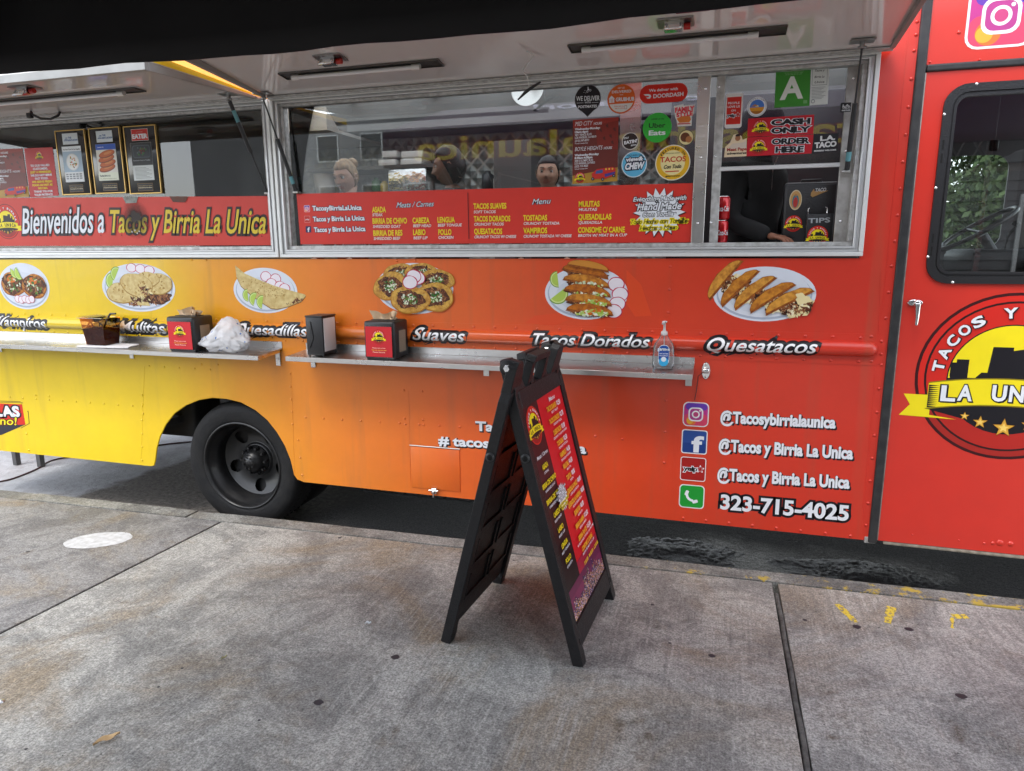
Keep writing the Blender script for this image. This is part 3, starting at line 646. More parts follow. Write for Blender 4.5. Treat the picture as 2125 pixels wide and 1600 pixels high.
fr = MB(); A = rpts(wx0, wx1, wz0, wz1, wr+.012); B = rpts(wx0+.035, wx1-.035, wz0+.035, wz1-.035, wr-.02); Cc = rpts(wx0+.055, wx1-.055, wz0+.055, wz1-.055, wr-.035); D = rpts(wx0+.043, wx1-.043, wz0+.043, wz1-.043, wr-.028)
ringstrip(fr, A, B, YW-.012, YW+.01); ringstrip(fr, B, D, YW-.004, YW+.012); ringstrip(fr, D, Cc, YW-.009, YW+.012)
df = fr.build('door_window', blackp, truck)
for k in range(4):
    zz = wz0+.13+(.06 if k % 2 else 0)+(.42 if k > 1 else 0); MB().bb(wx0+.012, wx0+.018, YW-.0135, YW-.0118, zz, zz+.042).build('drain_slot', mat('slot', (.004, .004, .004), .9), df)
sc = MB()
for q in ((1956.5, 237.5), (1939, 390), (1922.5, 533), (1977, 586), (2027, 174)):
    p = at(*q, YW-.012); sc.lathe([(.0065, 0), (.005, .002), (0, .003)], (p.x+.006*(q[0] < 1960), YW-.0122, p.z), (0, -1, 0), n=10)
sc.build('screws', chrome, df, kind='stuff')
MB().prism([(x, YW+.004, z) for x, z in rpts(wx0+.05, wx1-.05, wz0+.05, wz1-.05, wr-.03)], (0, .004, 0)).build('pane', glass('cab_glass', (.74, .78, .77), 2.0), df)
# door handle
p = at(1898, 628); hd = MB(); hd.prism([(p.x+.033*math.cos(a)*(1), YW-.012, p.z+.016*math.sin(a)) for a in [2*PI*i/20 for i in range(20)]], (0, .012, 0))
hd.lathe([(.015, 0), (.015, .025), (.011, .03), (0, .031)], (p.x+.004, YW-.012, p.z), (0, -1, 0), n=18)
hb = hd.build('door_handle', chrome, door); bevel(hb, .003)
g_ = MB(); g_.prism([(p.x-.006, YW-.040, p.z), (p.x+.016, YW-.040, p.z), (p.x+.014, YW-.046, p.z-.07), (p.x+.010, YW-.05, p.z-.105), (p.x-.001, YW-.05, p.z-.105), (p.x, YW-.046, p.z-.07)], (0, -.007, 0))
bevel(g_.build('lever', chrome, door), .003)
# slam latch and its cable beside the right shelf
p = at(1465, 769); lb = MB(); lb.prism([(p.x+.022*math.cos(a), YW-.006, p.z+.046*math.sin(a)) for a in [2*PI*i/22 for i in range(22)]], (0, .006, 0)); o = lb.build('slam_latch', chrome, truck); bevel(o, .002)
MB().bbev(p.x-.018, p.x+.018, YW-.03, YW-.006, p.z-.012, p.z+.016, .008).build('latch_nose', chrome, o)
q = MB()
for dz_ in (-.034, .034): q.lathe([(.007, 0), (.006, .004), (0, .006)], (p.x, YW-.006, p.z+dz_), (0, -1, 0), n=10)
q.build('screws', screwm, o, kind='stuff')
a = at(1446, 776); MB().tube([(p.x-.015, YW-.014, p.z-.008), (a.x+.008, YW-.01, a.z-.01), (a.x+.002, YW-.008, a.z-.09), (at(1442, 820).x, YW-.006, at(1442, 830).z)], .002, 6).build('latch_cable', rubber, truck)

# ---- shelves hung on the side
def shelf(x0, x1, depth, brx, plugx):
    zb, zf = 1.064, 1.050; t = MB()
    t.prism([(x0, YW-depth, zf), (x0, YW-.004, zb), (x0, YW-.004, zb-.006), (x0, YW-depth+.002, zf-.006)], (x1-x0, 0, 0))
    t.prism([(x0, YW-depth-.003, zf+.001), (x0, YW-depth-.0005, zf+.001), (x0, YW-depth-.0005, zf-.027), (x0, YW-depth-.003, zf-.027)], (x1-x0, 0, 0))
    t.prism([(x0, YW-.0045, zb), (x0, YW-.0005, zb), (x0, YW-.0005, zb+.042), (x0, YW-.007, zb+.042), (x0, YW-.007, zb+.038)], (x1-x0, 0, 0))
    t.prism([(x0, YW-depth, zf-.0062), (x0, YW-depth+.22, zf+.003), (x0, YW-depth+.22, zf-.012), (x0, YW-depth, zf-.025)], (.0025, 0, 0))
    t.prism([(x1-.0025, YW-depth, zf-.0062), (x1-.0025, YW-depth+.22, zf+.003), (x1-.0025, YW-depth+.22, zf-.012), (x1-.0025, YW-depth, zf-.025)], (.0025, 0, 0))
    s_ = t.build('serving_shelf', steel, truck); bevel(s_, .0012, 1)
    for bx in brx:
        q = MB(); q.bb(bx-.017, bx+.017, YW-.009, YW-.0035, zb-.115, zb-.008); q.prism([(bx-.017, YW-.009, zb-.014), (bx-.017, YW-depth+.06, zf-.012), (bx-.017, YW-depth+.06, zf-.018), (bx-.017, YW-.009, zb-.028)], (.034, 0, 0))
        q.lathe([(.008, 0), (.007, .004), (.004, .006), (0, .006)], (bx, YW-.009, zb-.068), (0, -1, 0), n=8)
        bevel(q.build('bracket', steel, s_), .002, 1)
    for bx in plugx: MB().lathe([(.001, 0), (.021, 0), (.021, .032), (.001, .032)], (bx, YW-depth*.55, 1.015), n=20).build('drain_plug', blackp, s_)
    return s_
XS0 = at(636, 722).x
shelf(XB+.02, -2.664, .25, [at(4, 740).x, at(276, 750).x, at(583, 765).x-.012], [at(204, 738, YW-.12).x])
shelf(XS0, -.115, .225, [at(652, 770).x, at(1010, 790).x, at(1430, 808).x-.004], [at(984, 772, YW-.12).x])

# ---- windows
def ring4(x0, x1, z0, z1, w, y0, y1, m, name, parent, wt=None, bw=.002):
    wt = w if wt is None else wt; t = MB()
    t.bb(x0, x1, y0, y1, z0, z0+w); t.bb(x0, x1, y0, y1, z1-wt, z1); t.bb(x0, x0+w, y0, y1, z0+w, z1-wt); t.bb(x1-w, x1, y0, y1, z0+w, z1-wt)
    o = t.build(name, m, parent); bevel(o, bw, 1); return o
WIN = {}
for nm, x0, x1 in (('L', XB+.01, at(583, 535).x-.002), ('R', at(585, 535).x+.002, XR_)):
    f = ring4(x0, x1, ZSI, 2.556, .020, YW-.022, YW+.012, aluw, 'window_frame', truck, .010)
    ring4(x0+.0205, x1-.0205, ZSI+.0205, 2.5455, .016, YW-.006, YW+.04, alu, 'frame_step', f, .008)
    ring4(x0+.037, x1-.037, ZSI+.037, 2.537, .010, YW-.016, YW+.04, alu, 'frame_step', f, .006)
    ring4(x0+.0475, x1-.0475, ZSI+.0475, 2.5305, .022, YW+.006, YW+.06, alud, 'frame_track', f, .016)
    WIN[nm] = f
fL, fR = WIN['L'], WIN['R']
zg0, zg1 = ZSI+.068, 2.516
gl = glass('window_glass', (.96, .98, .98), 1.82, dirt=.05)
xl0, xl1 = XB+.078, at(567, 511, YG).x+.02
xr0 = at(623, 506, YG).x-.004; xp1 = at(1434, 500, YG).x; xp2 = at(1459, 500, YG).x
MB().bb(xl0, xl1, YG, YG+.005, zg0-.01, zg1+.01).build('pane', gl, fL)
MB().bb(xr0-.02, xp1+.02, YG, YG+.005, zg0-.01, zg1+.01).build('pane', gl, fR)
def screws_on(pts, Y, par, r=.007):
    t = MB()
    for x, y in pts:
        p = at(x, y, Y); t.lathe([(r, 0), (r*.8, .003), (0, .0045)], (p.x, Y, p.z), (0, -1, 0), n=12)
    t.build('screws', chrome, par, kind='stuff')
o = MB().bb(xp1, xp2+.002, YG-.014, YG-.002, zg0, zg1).build('mullion', steel, fR); bevel(o, .002, 1)
screws_on([(1464, 184), (1454.5, 326.5), (1448, 463)], YG-.0142, fR)
a, c = at(1489, 146, YG+.02).x, at(1508, 146, YG+.02).x; xq0 = at(1471, 500, YG+.02).x; xq1 = at(1488, 500, YG+.02).x
o = MB().bb((a+xq0)/2, (c+xq1)/2, YG+.012, YG+.03, zg0, zg1).build('mullion', alud, fR); bevel(o, .002, 1)
screws_on([(1492, 180), (1484, 324.5), (1475.5, 462)], YG+.0118, fR)
XO0, XO1 = (c+xq1)/2, at(1730, 490, YG+.02).x
o = MB().bb(XO1, XO1+.075, YG+.008, YG+.03, zg0, zg1).build('jamb', mat('weathered_aluminium', (.48, .47, .45), .5, .7, noise=(16, .7, (.2, .18, .16))), fR); bevel(o, .002, 1)
screws_on([(1772, 162), (1756, 313), (1744, 459)], YG+.0078, fR, .008)
# sliding sash over the order opening
zs = at(1620, 346, YG+.02).z
MB().bb(XO0-.01, XO1+.01, YG+.016, YG+.021, zs, zg1).build('pane', gl, fR)
o = MB().bb(XO0-.008, XO1+.004, YG+.010, YG+.026, zs-.011, zs+.009).build('sash_rail', alu, fR); bevel(o, .002, 1)
# sill ledge inside the order opening, header bars
MB().bb(XO0, XO1, YG+.03, YG+.20, zg0-.015, zg0-.004).build('counter_ledge', steel, fR)

# ---- hatch flaps
def flap(x0, x1, za, zb, ya, yb, m_top, wedge=False):
    """skin from hinge (ya, za) to outer edge (yb, zb)"""
    O = Vector((0, ya, za)); Vv = Vector((0, yb-ya, zb-za)); dv = Vv.normalized(); Nn = Vector((0, dv.z, -dv.y)); Nn = Nn if Nn.z < 0 else -Nn
    t = MB(); t.prism([(x0, ya, za), (x1, ya, za), (x1, yb, zb), (x0, yb, zb)], (0, 0, .004)); f = t.build('hatch', mirror, truck)
    t = MB(); t.prism([(x0, ya, za+.0045), (x1, ya, za+.0045), (x1, yb, zb+.04), (x0, yb, zb+.04)], (0, 0, .004)); 
    t.prism([(x1-.003, ya, za+.004), (x1-.003, yb, zb+.004), (x1-.003, yb, zb+.04)], (.004, 0, 0)); t.prism([(x0-.001, ya, za+.004), (x0-.001, yb, zb+.004), (x0-.001, yb, zb+.04)], (.004, 0, 0))
    t.build('hatch_skin', m_top, f)
    lip = .042; t = MB(); t.bb(x0, x1, yb-.004, yb+.022, zb-lip, zb-.001)
    for xx in (x0, x1-.022): t.prism([(xx, ya-.05, za-.002-.012), (xx, yb+.0225, zb-lip), (xx, yb+.0225, zb-.001), (xx, ya-.05, za-.001)], (.022, 0, 0))
    bevel(t.build('hatch_lip', mat('lip_aluminium', (.36, .36, .35), .5, .15, noise=(7, .5, (.22, .22, .21))), f), .002, 1)
    t = MB(); t.tube([(x0, ya, za-.004), (x1, ya, za-.004)], .009, 8); t.bb(x0, x1, ya-.03, ya+.01, za-.008, za-.001); t.build('hinge', alud, f)
    return f, Vector((0, ya, za-.001)), Nn, dv
YH = YW-.026
flR, OR_, NR_, dR_ = flap(at(585, 535).x+.0, XR_+.045, 2.566, 2.666, YH, 2.87, wrap)
flL, OL_, NL_, dL_ = flap(XB+.01, -2.675, 2.566, 2.566, YH, 2.862, mat('yellow_skin', 'f4d418', .35, coat=.3), True)
tubem = mat('lamp_glass', (.78, .78, .80), .15, coat=.5)
def fixture(x0, y0, x1, y1, O, Nn, dv, par):
    A = onpl(x0, y0, O, Nn); B = onpl(x1, y1, O, Nn); yv = (A-O).dot(dv)/2+(B-O).dot(dv)/2
    def P(x, d, h): return Vector((x, O.y, O.z))+dv*(yv+d)+Nn*h
    def bx(mb, xa, xb, d0, d1, h0, h1): mb.prism([P(xa, d0, h0), P(xa, d1, h0), P(xa, d1, h1), P(xa, d0, h1)], (xb-xa, 0, 0))
    t = MB(); a, c = A.x, B.x
    bx(t, a, c, -.040, .040, .001, .003); bx(t, a, c, -.044, -.040, .001, .009); bx(t, a, c, .040, .044, .001, .009); bx(t, a, a+.004, -.04, .04, .0032, .009); bx(t, c-.004, c, -.04, .04, .0032, .009)
    f = t.build('light_fixture', mat('fixture_metal', (.12, .115, .11), .35, .8), par)
    t = MB(); t.tube([P(a+.10, 0, .016), P(c-.16, 0, .016)], .0115, 12); t.build('lamp_tube', tubem, f)
    for xa, xb in ((a+.06, a+.10), (c-.16, c-.115)): t = MB(); t.tube([P(xa, 0, .015), P(xb, 0, .015)], .015, 12); t.build('lamp_socket', mat('white_plastic', (.75, .75, .74), .4), f)
fixture(583, 155, 918, 130, OR_, NR_, dR_, flR); fixture(1185, 106, 1635, 52, OR_, NR_, dR_, flR); fixture(-30, 213, 290, 184, OL_, NL_, dL_, flL)
def latch(x, y, O, Nn, dv, par):
    A = onpl(x, y, O, Nn)
    def P(dx, d, h): return A+Vector((dx, 0, 0))+dv*d+Nn*h
    t = MB(); t.prism([P(-.075, -.045, .001), P(.075, -.045, .001), P(.075, .045, .001), P(-.075, .045, .001)], Nn*.006); pl = t.build('hatch_latch', mat('latch_plate', (.33, .33, .33), .3, .9), par)
    t = MB(); t.prism([P(-.045, -.02, .007), P(.03, -.02, .007), P(.03, .02, .007), P(-.045, .02, .007)], Nn*.03); t.tube([P(-.035, .028, .02), P(-.035, .045, .045), P(.025, .045, .045), P(.025, .028, .02)], .007, 8); t.build('latch_body', chrome, pl)
    t = MB(); t.tube([P(.035, 0, .022), P(.062, 0, .022)], .014, 10); t.build('latch_knob', mat('red_plastic', 'b01c14', .4), pl)
latch(686, 119, OR_, NR_, dR_, flR); latch(1402, 45, OR_, NR_, dR_, flR); latch(52, 181, OL_, NL_, dL_, flL)
def strut(tx, ty, mx_, my_, bx_, by_, O, Nn, par, flip=False):
    A = onpl(tx, ty, O, Nn)+Nn*.03; B = at(bx_, by_, YG-.025); f = 0
    # fraction of the length where rod meets cylinder, by image position
    best = min(range(101), key=lambda i: abs((lambda q: q)(proj(A.lerp(B, i/100)).y)-my_)); M_ = A.lerp(B, best/100)
    t = MB()
    if not flip: t.tube([A, M_], .0045, 8); t.tube([M_, B.lerp(M_, .03)], .0115, 12)
    else: t.tube([A.lerp(M_, .03), M_], .0115, 12); t.tube([M_, B], .0045, 8)
    s_ = t.build('gas_strut', blackp, truck)
    t = MB(); Q = onpl(tx, ty, O, Nn); t.prism([Q+Vector((sx_*.05, 0, 0))+Vector((0, sy_*.035, 0))+Nn*.001 for sx_, sy_ in ((-1, -1), (1, -1), (1, 1), (-1, 1))], Nn*.004); t.tube([Q+Nn*.004, A+Nn*.006], .011, 8); t.tube([A+Vector((-.018, 0, 0)), A+Vector((.018, 0, 0))], .006, 8); t.build('strut_bracket', mat('latch_plate', (.33, .33, .33), .3, .9), s_)
    t = MB(); t.tube([B+Vector((0, .03, 0)), B], .007, 8); t.tube([B+Vector((-.022, 0, 0)), B+Vector((.014, 0, 0))], .008, 8); t.build('strut_bolt', screwm, s_)
    t = MB(); q0, q1 = (M_.lerp(B, .70), M_.lerp(B, .84)) if not flip else (A.lerp(M_, .2), A.lerp(M_, .42)); t.tube([q0, q1], .0118, 12, False); t.build('strut_label', mat('pale_label', (.12, .32, .36), .5), s_)
def proj(P):
    v = Vector(P)-CAMP; z = v.dot(_f); return Vector((1062.5+FPX*v.dot(_r2)/z, 800-FPX*v.dot(_u2)/z))
strut(1790, 84, 1780, 215, 1757, 356, OR_, NR_, flR); strut(546, 194, 579, 288, 615, 399, OR_, NR_, flR); strut(474, 195, 523, 317, 556, 401, OL_, NL_, flL, True)
A = onpl(1092, 105, OR_, NR_); B = at(1110, 150, 3.6); C_ = at(1108, 175, 3.62); D_ = at(1075, 207, 3.64)
MB().tube([A, A+Vector((.03, .02, -.02)), onpl(1085, 138, OR_, NR_)+NR_*.02, at(1094, 158, 3.62), at(1098, 178, 3.63)], .0035, 6).build('hanging_wire', mat('white_plastic', (.75, .75, .74), .4), flR)
MB().tube([at(1122, 170, 3.63), at(1103, 182, 3.63), at(1090, 192, 3.63), D_], [.005, .008, .009, .004], 8).build('wire_plug', blackp, flR)
MB().tube([onpl(64, 232, OL_, NL_), at(68, 238, 3.6), at(85, 246, 3.6), at(105, 247, 3.61), at(120, 240, 3.62), onpl(124, 233, OL_, NL_)], .008, 8).build('hanging_wire', blackp, flL)
p = at(62, 240, 3.6); MB().bbev(p.x-.018, p.x+.018, p.y-.012, p.y+.012, p.z-.016, p.z+.016, .004).build('wire_plug', blackp, flL)

# ---- body box, interior shell
dark = mat('interior_dark', (.09, .09, .095), .5); quilt = mat('quilted_steel', (.40, .43, .42), .34, .55, noise=(3, .35, (.28, .31, .30)))
YB_ = 5.96; ZF = .50
# unseen truck roof, made translucent to brighten the interior with daylight
rfm = bpy.data.materials.new('daylight_fill_roof'); rfm.use_nodes = True; n, L = nodes_of(rfm); n.clear(); o_ = n.new('ShaderNodeOutputMaterial'); a_ = n.new('ShaderNodeBsdfTranslucent'); b_ = n.new('ShaderNodeBsdfDiffuse'); m_ = n.new('ShaderNodeMixShader')
a_.inputs[0].default_value = (.97, .98, .97, 1); b_.inputs[0].default_value = (.75, .76, .74, 1); m_.inputs[0].default_value = .68; L.new(b_.outputs[0], m_.inputs[1]); L.new(a_.outputs[0], m_.inputs[2]); L.new(m_.outputs[0], o_.inputs[0])
MB().add([(XB, YW+.02, 2.93), (1.0, YW+.02, 2.93), (1.0, YB_, 2.93), (XB, YB_, 2.93)], [(0, 1, 2, 3)]).build('roof', rfm, truck)
MB().bb(1.001, XF, YW+.02, YB_, 2.90, 2.96).build('cab_roof', mat('white_roof', (.7, .7, .68), .5), truck)
for i in range(8): MB().bb(XB+.3+.75*i, XB+.35+.75*i, YW+.03, YB_-.01, 2.89, 2.925).build('roof_bow', mat('roof_bow', (.45, .45, .44), .5, .5), truck)
t = MB(); t.bb(XB, -3.72, YW+.025, YB_, ZF-.05, ZF); t.bb(-3.72, -2.45, 4.42, YB_, ZF-.05, ZF); t.bb(-2.45, XF, YW+.025, YB_, ZF-.05, ZF); t.build('floor_pan', under, truck)
t = MB()
t.bb(XB, -4.95, YB_, YB_+.04, ZSK, 2.9); t.bb(-4.95, -4.15, YB_, YB_+.04, ZSK, 1.95); t.bb(-4.95, -4.15, YB_, YB_+.04, 2.38, 2.9); t.bb(-4.15, 1.15, YB_, YB_+.04, ZSK, 2.9)
t.bb(1.15, 1.95, YB_, YB_+.04, ZSK, 1.62); t.bb(1.15, 1.95, YB_, YB_+.04, 2.36, 2.9); t.bb(1.95, XF, YB_, YB_+.04, ZSK, 2.9)
t.bb(XB-.03, XB, YW+.02, YB_+.04, ZSK, 2.96)
t.build('far_side', mat('far_side_paint', (.75, .2, .04), .5), truck)
# quilted steel lining with raised diamonds
t2 = MB(); t2.bb(XB+.005, -4.95, YB_-.006, YB_-.001, ZF, 2.88); t2.bb(-4.95, -4.15, YB_-.006, YB_-.001, ZF, 1.95); t2.bb(-4.95, -4.15, YB_-.006, YB_-.001, 2.38, 2.88); t2.bb(-4.15, .868, YB_-.006, YB_-.001, ZF, 2.88); t2.bb(.905, 1.15, YB_-.006, YB_-.001, ZF, 2.88)
t2.bb(XB+.002, XB+.006, YW+.05, YB_-.01, ZF, 2.88); t2.build('wall_lining', quilt, truck)
t = MB(); q = .12
for i in range(-40, 8):
    for j in range(0, 40):
        x, z = i*q+(q/2 if j % 2 else 0), ZF+.05+j*q/2+.0
        if x < XB+.1 or x > .85: continue
        if -5.0 < x < -4.1 and 1.9 < z < 2.45: continue
        if z > 2.85: continue
        h = q/2-.003; Y0 = YB_-.004; t.add([(x-h, Y0, z), (x, Y0, z-h), (x+h, Y0, z), (x, Y0, z+h), (x, Y0-.016, z)], [(0, 1, 4), (1, 2, 4), (2, 3, 4), (3, 0, 4)])
t.build('quilted_lining', quilt, truck, kind='stuff')
cbd = mat('cab_lining', (.06, .06, .062), .7)
for q_ in ((.905, 1.13, ZF, 2.88), (1.13, 1.97, ZF, 1.60), (1.13, 1.97, 2.38, 2.88), (1.97, XF-.03, ZF, 2.88)): MB().bb(q_[0], q_[1], YB_-.012, YB_-.007, q_[2], q_[3]).build('cab_lining', cbd, truck)
MB().bb(.905, XF-.03, YW+.03, YB_-.02, 2.87, 2.89).build('cab_lining', cbd, truck); t = MB()
t = MB(); t.bb(.87, .90, YW+.3, 4.55, ZF, 2.9); t.bb(.87, .90, 5.3, YB_, ZF, 2.9); t.bb(.87, .90, 4.55, 5.3, 2.5, 2.9); t.build('partition', mat('partition_grey', (.16, .155, .15), .6), truck)
# counters and shelves along the far wall
def ishelf(x0, x1, y0, y1, z, name='wall_shelf', th=.03, m=steel): return MB().bb(x0, x1, y0, y1, z-th, z).build(name, m, truck)
s1 = ishelf(-3.55, -1.35, 5.5, 5.92, at(830, 245, 5.5).z, m=mat('shelf_edge', (.10, .105, .11), .35, .6)); s2 = ishelf(-3.55, -2.2, 5.55, 5.92, at(800, 343, 5.55).z, m=mat('shelf_edge', (.10, .105, .11), .35, .6))
ishelf(-5.0, -.2, 5.3, 5.92, 1.42, 'worktop', .04); MB().bb(-4.9, -.3, 5.34, 5.92, ZF, 1.375).build('cabinet', dark, truck)
ishelf(-3.9, XO0-.05, YW+.09, YW+.42, 1.50, 'worktop', .04)
s3 = ishelf(-1.1, -.3, 5.5, 5.92, at(1320, 250, 5.5).z, m=mat('shelf_edge', (.10, .105, .11), .35, .6))
MB().bb(-1.75, -1.45, 5.35, 5.9, 1.42, 2.5).build('fridge_column', mat('dark_door', (.13, .135, .14), .35, .5), truck)
MB().bb(-.62, -.5, 4.3, 4.34, ZF, 2.86).build('steel_post', steel, truck)
MB().bb(XB+.01, .865, 5.5, 5.94, 2.66, 2.92).build('glare_cover', mat('glare_cover_grey', (.22, .225, .22), .6, noise=(3, .4, (.12, .12, .12))), truck)  # added box that hides the bright strip of roof along the far wall
MB().bbev(-.38, .84, 5.0, 5.9, ZF+.001, 2.655, .01).build('shade_box', mat('shade_box_dark', (.035, .035, .04), .35, .4, noise=(4, .4, (.07, .065, .06))), truck)  # added dark box that makes the space behind the order window dark
# range hood seen through the left window
hx0, hx1 = -4.35, -3.0; a = at(500, 232, 5.0); zt, zm, zb_ = 2.62, at(440, 238, 5.0).z, at(440, 284, 5.0).z
t = MB(); t.prism([(hx0, 5.0, zb_), (hx0, 5.0, zm), (hx0, 5.18, zt), (hx0, 5.92, zt), (hx0, 5.92, zb_)], (hx1-hx0, 0, 0)); hood = t.build('range_hood', mat('hood_steel', (.70, .67, .62), .32, .4, noise=(4, .5, (.5, .46, .4))), truck)
t = MB()
for k in range(9): t.bb(hx1-.78, hx1-.1, 4.994-.006, 4.999, zm-.022-.0095*k-.004, zm-.022-.0095*k) if 0 else t.bb(hx1-.78, hx1-.1, 5.03+.017*k-.008, 5.034+.017*k-.008, zm+.03+.0225*k, zm+.036+.0225*k)
t.build('vent_louvres', dark, hood, kind='stuff')
p = at(462, 264, 5.0); t = MB()
for dx in (-.045, .04): t.bbev(p.x+dx-.028, p.x+dx+.028, 4.985, 4.999, p.z-.018, p.z+.018, .003)
t.build('hood_switch', mat('red_switch', (.22, .03, .02), .3), hood)
MB().bb(-4.3, -3.05, 5.25, 5.9, 1.42, 1.72).build('griddle', mat('griddle_steel', (.28, .27, .26), .35, .8), truck)
# cab interior
seat = mat('seat_vinyl', (.05, .05, .055), .5)
t = MB(); t.bbev(1.15, 1.65, 5.0, 5.5, .95, 1.1, .03); t.bbev(1.1, 1.22, 5.0, 5.5, 1.1, 1.62, .03); t.build('cab_seat', seat, truck)
t = MB(); t.bbev(1.75, 2.28, YW+.1, YB_-.05, 1.15, 1.62, .05); t.bbev(1.45, 1.8, 4.85, 5.5, 1.45, 1.66, .05); t.build('dashboard', seat, truck)
c = onx(2034, 473, 1.55); wy = 5.05; c = at(2030, 474, wy); R_ = .22
ax = Vector((-.55, 0, .83)).normalized(); u1 = Vector((0, 1, 0)); u2 = ax.cross(u1)
t = MB(); ring_ = [c+u1*R_*math.cos(2*PI*i/28)+u2*R_*math.sin(2*PI*i/28) for i in range(29)]; t.tube(ring_, .014, 8, False)
for a in (0, 2.1, 4.2): t.tube([c-ax*.03, c+u1*R_*math.cos(a)+u2*R_*math.sin(a)], .010, 6)
t.tube([c-ax*.05, c-ax*.45], .03, 8); t.build('steering_wheel', mat('wheel_grip', (.06, .06, .062), .3, coat=.3), truck)
t = MB(); t.tube([at(2085, 520, 4.9), at(2092, 490, 4.9), at(2108, 470, 4.9)], .009, 8); t.lathe([(0, 0), (.022, .01), (.024, .02), (0, .035)], at(2108, 470, 4.9), n=12); t.build('gear_lever', blackp, truck)
t = MB(); p = at(2065, 290, 4.6); t.tube([(p.x, 4.6, p.z+.4), p], .002, 5); t.bbev(p.x-.025, p.x+.02, 4.59, 4.61, p.z-.06, p.z, .008); t.build('mirror_charm', blackp, truck)
# far cab window surround with round corners
t = MB(); ringstrip(t, rpts(1.10, 2.0, 1.57, 2.41, .01), rpts(1.17, 1.93, 1.66, 2.32, .1), YB_-.02, YB_-.002); t.build('far_window_trim', dark, truck)

# ---- nose, bumper, chassis
t = MB(); t.bb(2.1, XF, YW, YW+.02, ZSK, 2.98); t.bbev(XF, 3.2, YW+.15, YB_-.1, .5, 1.55, .12); t.build('hood', cab, truck)
t = MB(); t.bb(XF-.02, XF, YW+.03, YB_, 1.5, 1.62); t.bb(XF-.02, XF, YW+.03, YW+.1, 1.62, 2.9); t.bb(XF-.02, XF, YB_-.07, YB_, 1.62, 2.9); t.bb(XF-.02, XF, 4.83, 4.9, 1.62, 2.9); t.build('cab_front', cab, truck)
t = MB(); t.bb(XB+.1, 3.0, 4.35, 4.45, .25, .42); t.bb(XB+.1, 3.0, 5.25, 5.35, .25, .42)
for x in (-4.6, -3.9, -2.2, -1.2, -.2, 1.0): t.bb(x, x+.07, 4.452, 5.248, .28, .40)
t.build('chassis', under, truck)
t = MB(); t.tube([(-3.08, 4.0, .2185), (-3.08, 5.8, .2185)], .07, 14); t.lathe([(.05, 0), (.17, .06), (.17, .2), (.05, .28)], (-3.08, 4.75, .2185), (0, 1, 0), n=20); t.build('axle', under, truck)
t = MB()
for s_ in (0, 1, 2, 3): t.bb(-3.7+.1*s_, -2.5-.1*s_, 4.32, 4.40, .13-.02*s_, .145-.02*s_)
t.build('leaf_spring', under, truck)
a = at(385, 870, 4.1); t = MB().bbev(-4.0, -3.62, 4.0, 4.3, .33, .62, .03); t.build('equipment_box', under, truck)
t = MB(); t.bb(-3.62, -2.4, YW+.035, 4.4, .86, .88); t.bb(-3.75, -3.72, YW+.4, 4.4, .46, .88); t.build('wheel_well', under, truck)
# battery rack hung below, right of the wheel
t = MB(); x0, x1, y0, y1, z0 = -2.35, -1.55, 4.15, 4.65, .0
for x in [x0+i*(x1-x0)/8 for i in range(9)]: t.bb(x, x+.012, y0, y1, z0+.002, z0+.010)
for y in (y0, (y0+y1)/2, y1): t.bb(x0, x1, y, y+.014, z0-.008, z0+.0015)
for x in (x0, x1-.012):
    for y in (y0, y1): t.bb(x, x+.012, y, y+.012, z0+.01, .3)
t.build('step_grate', under, truck)
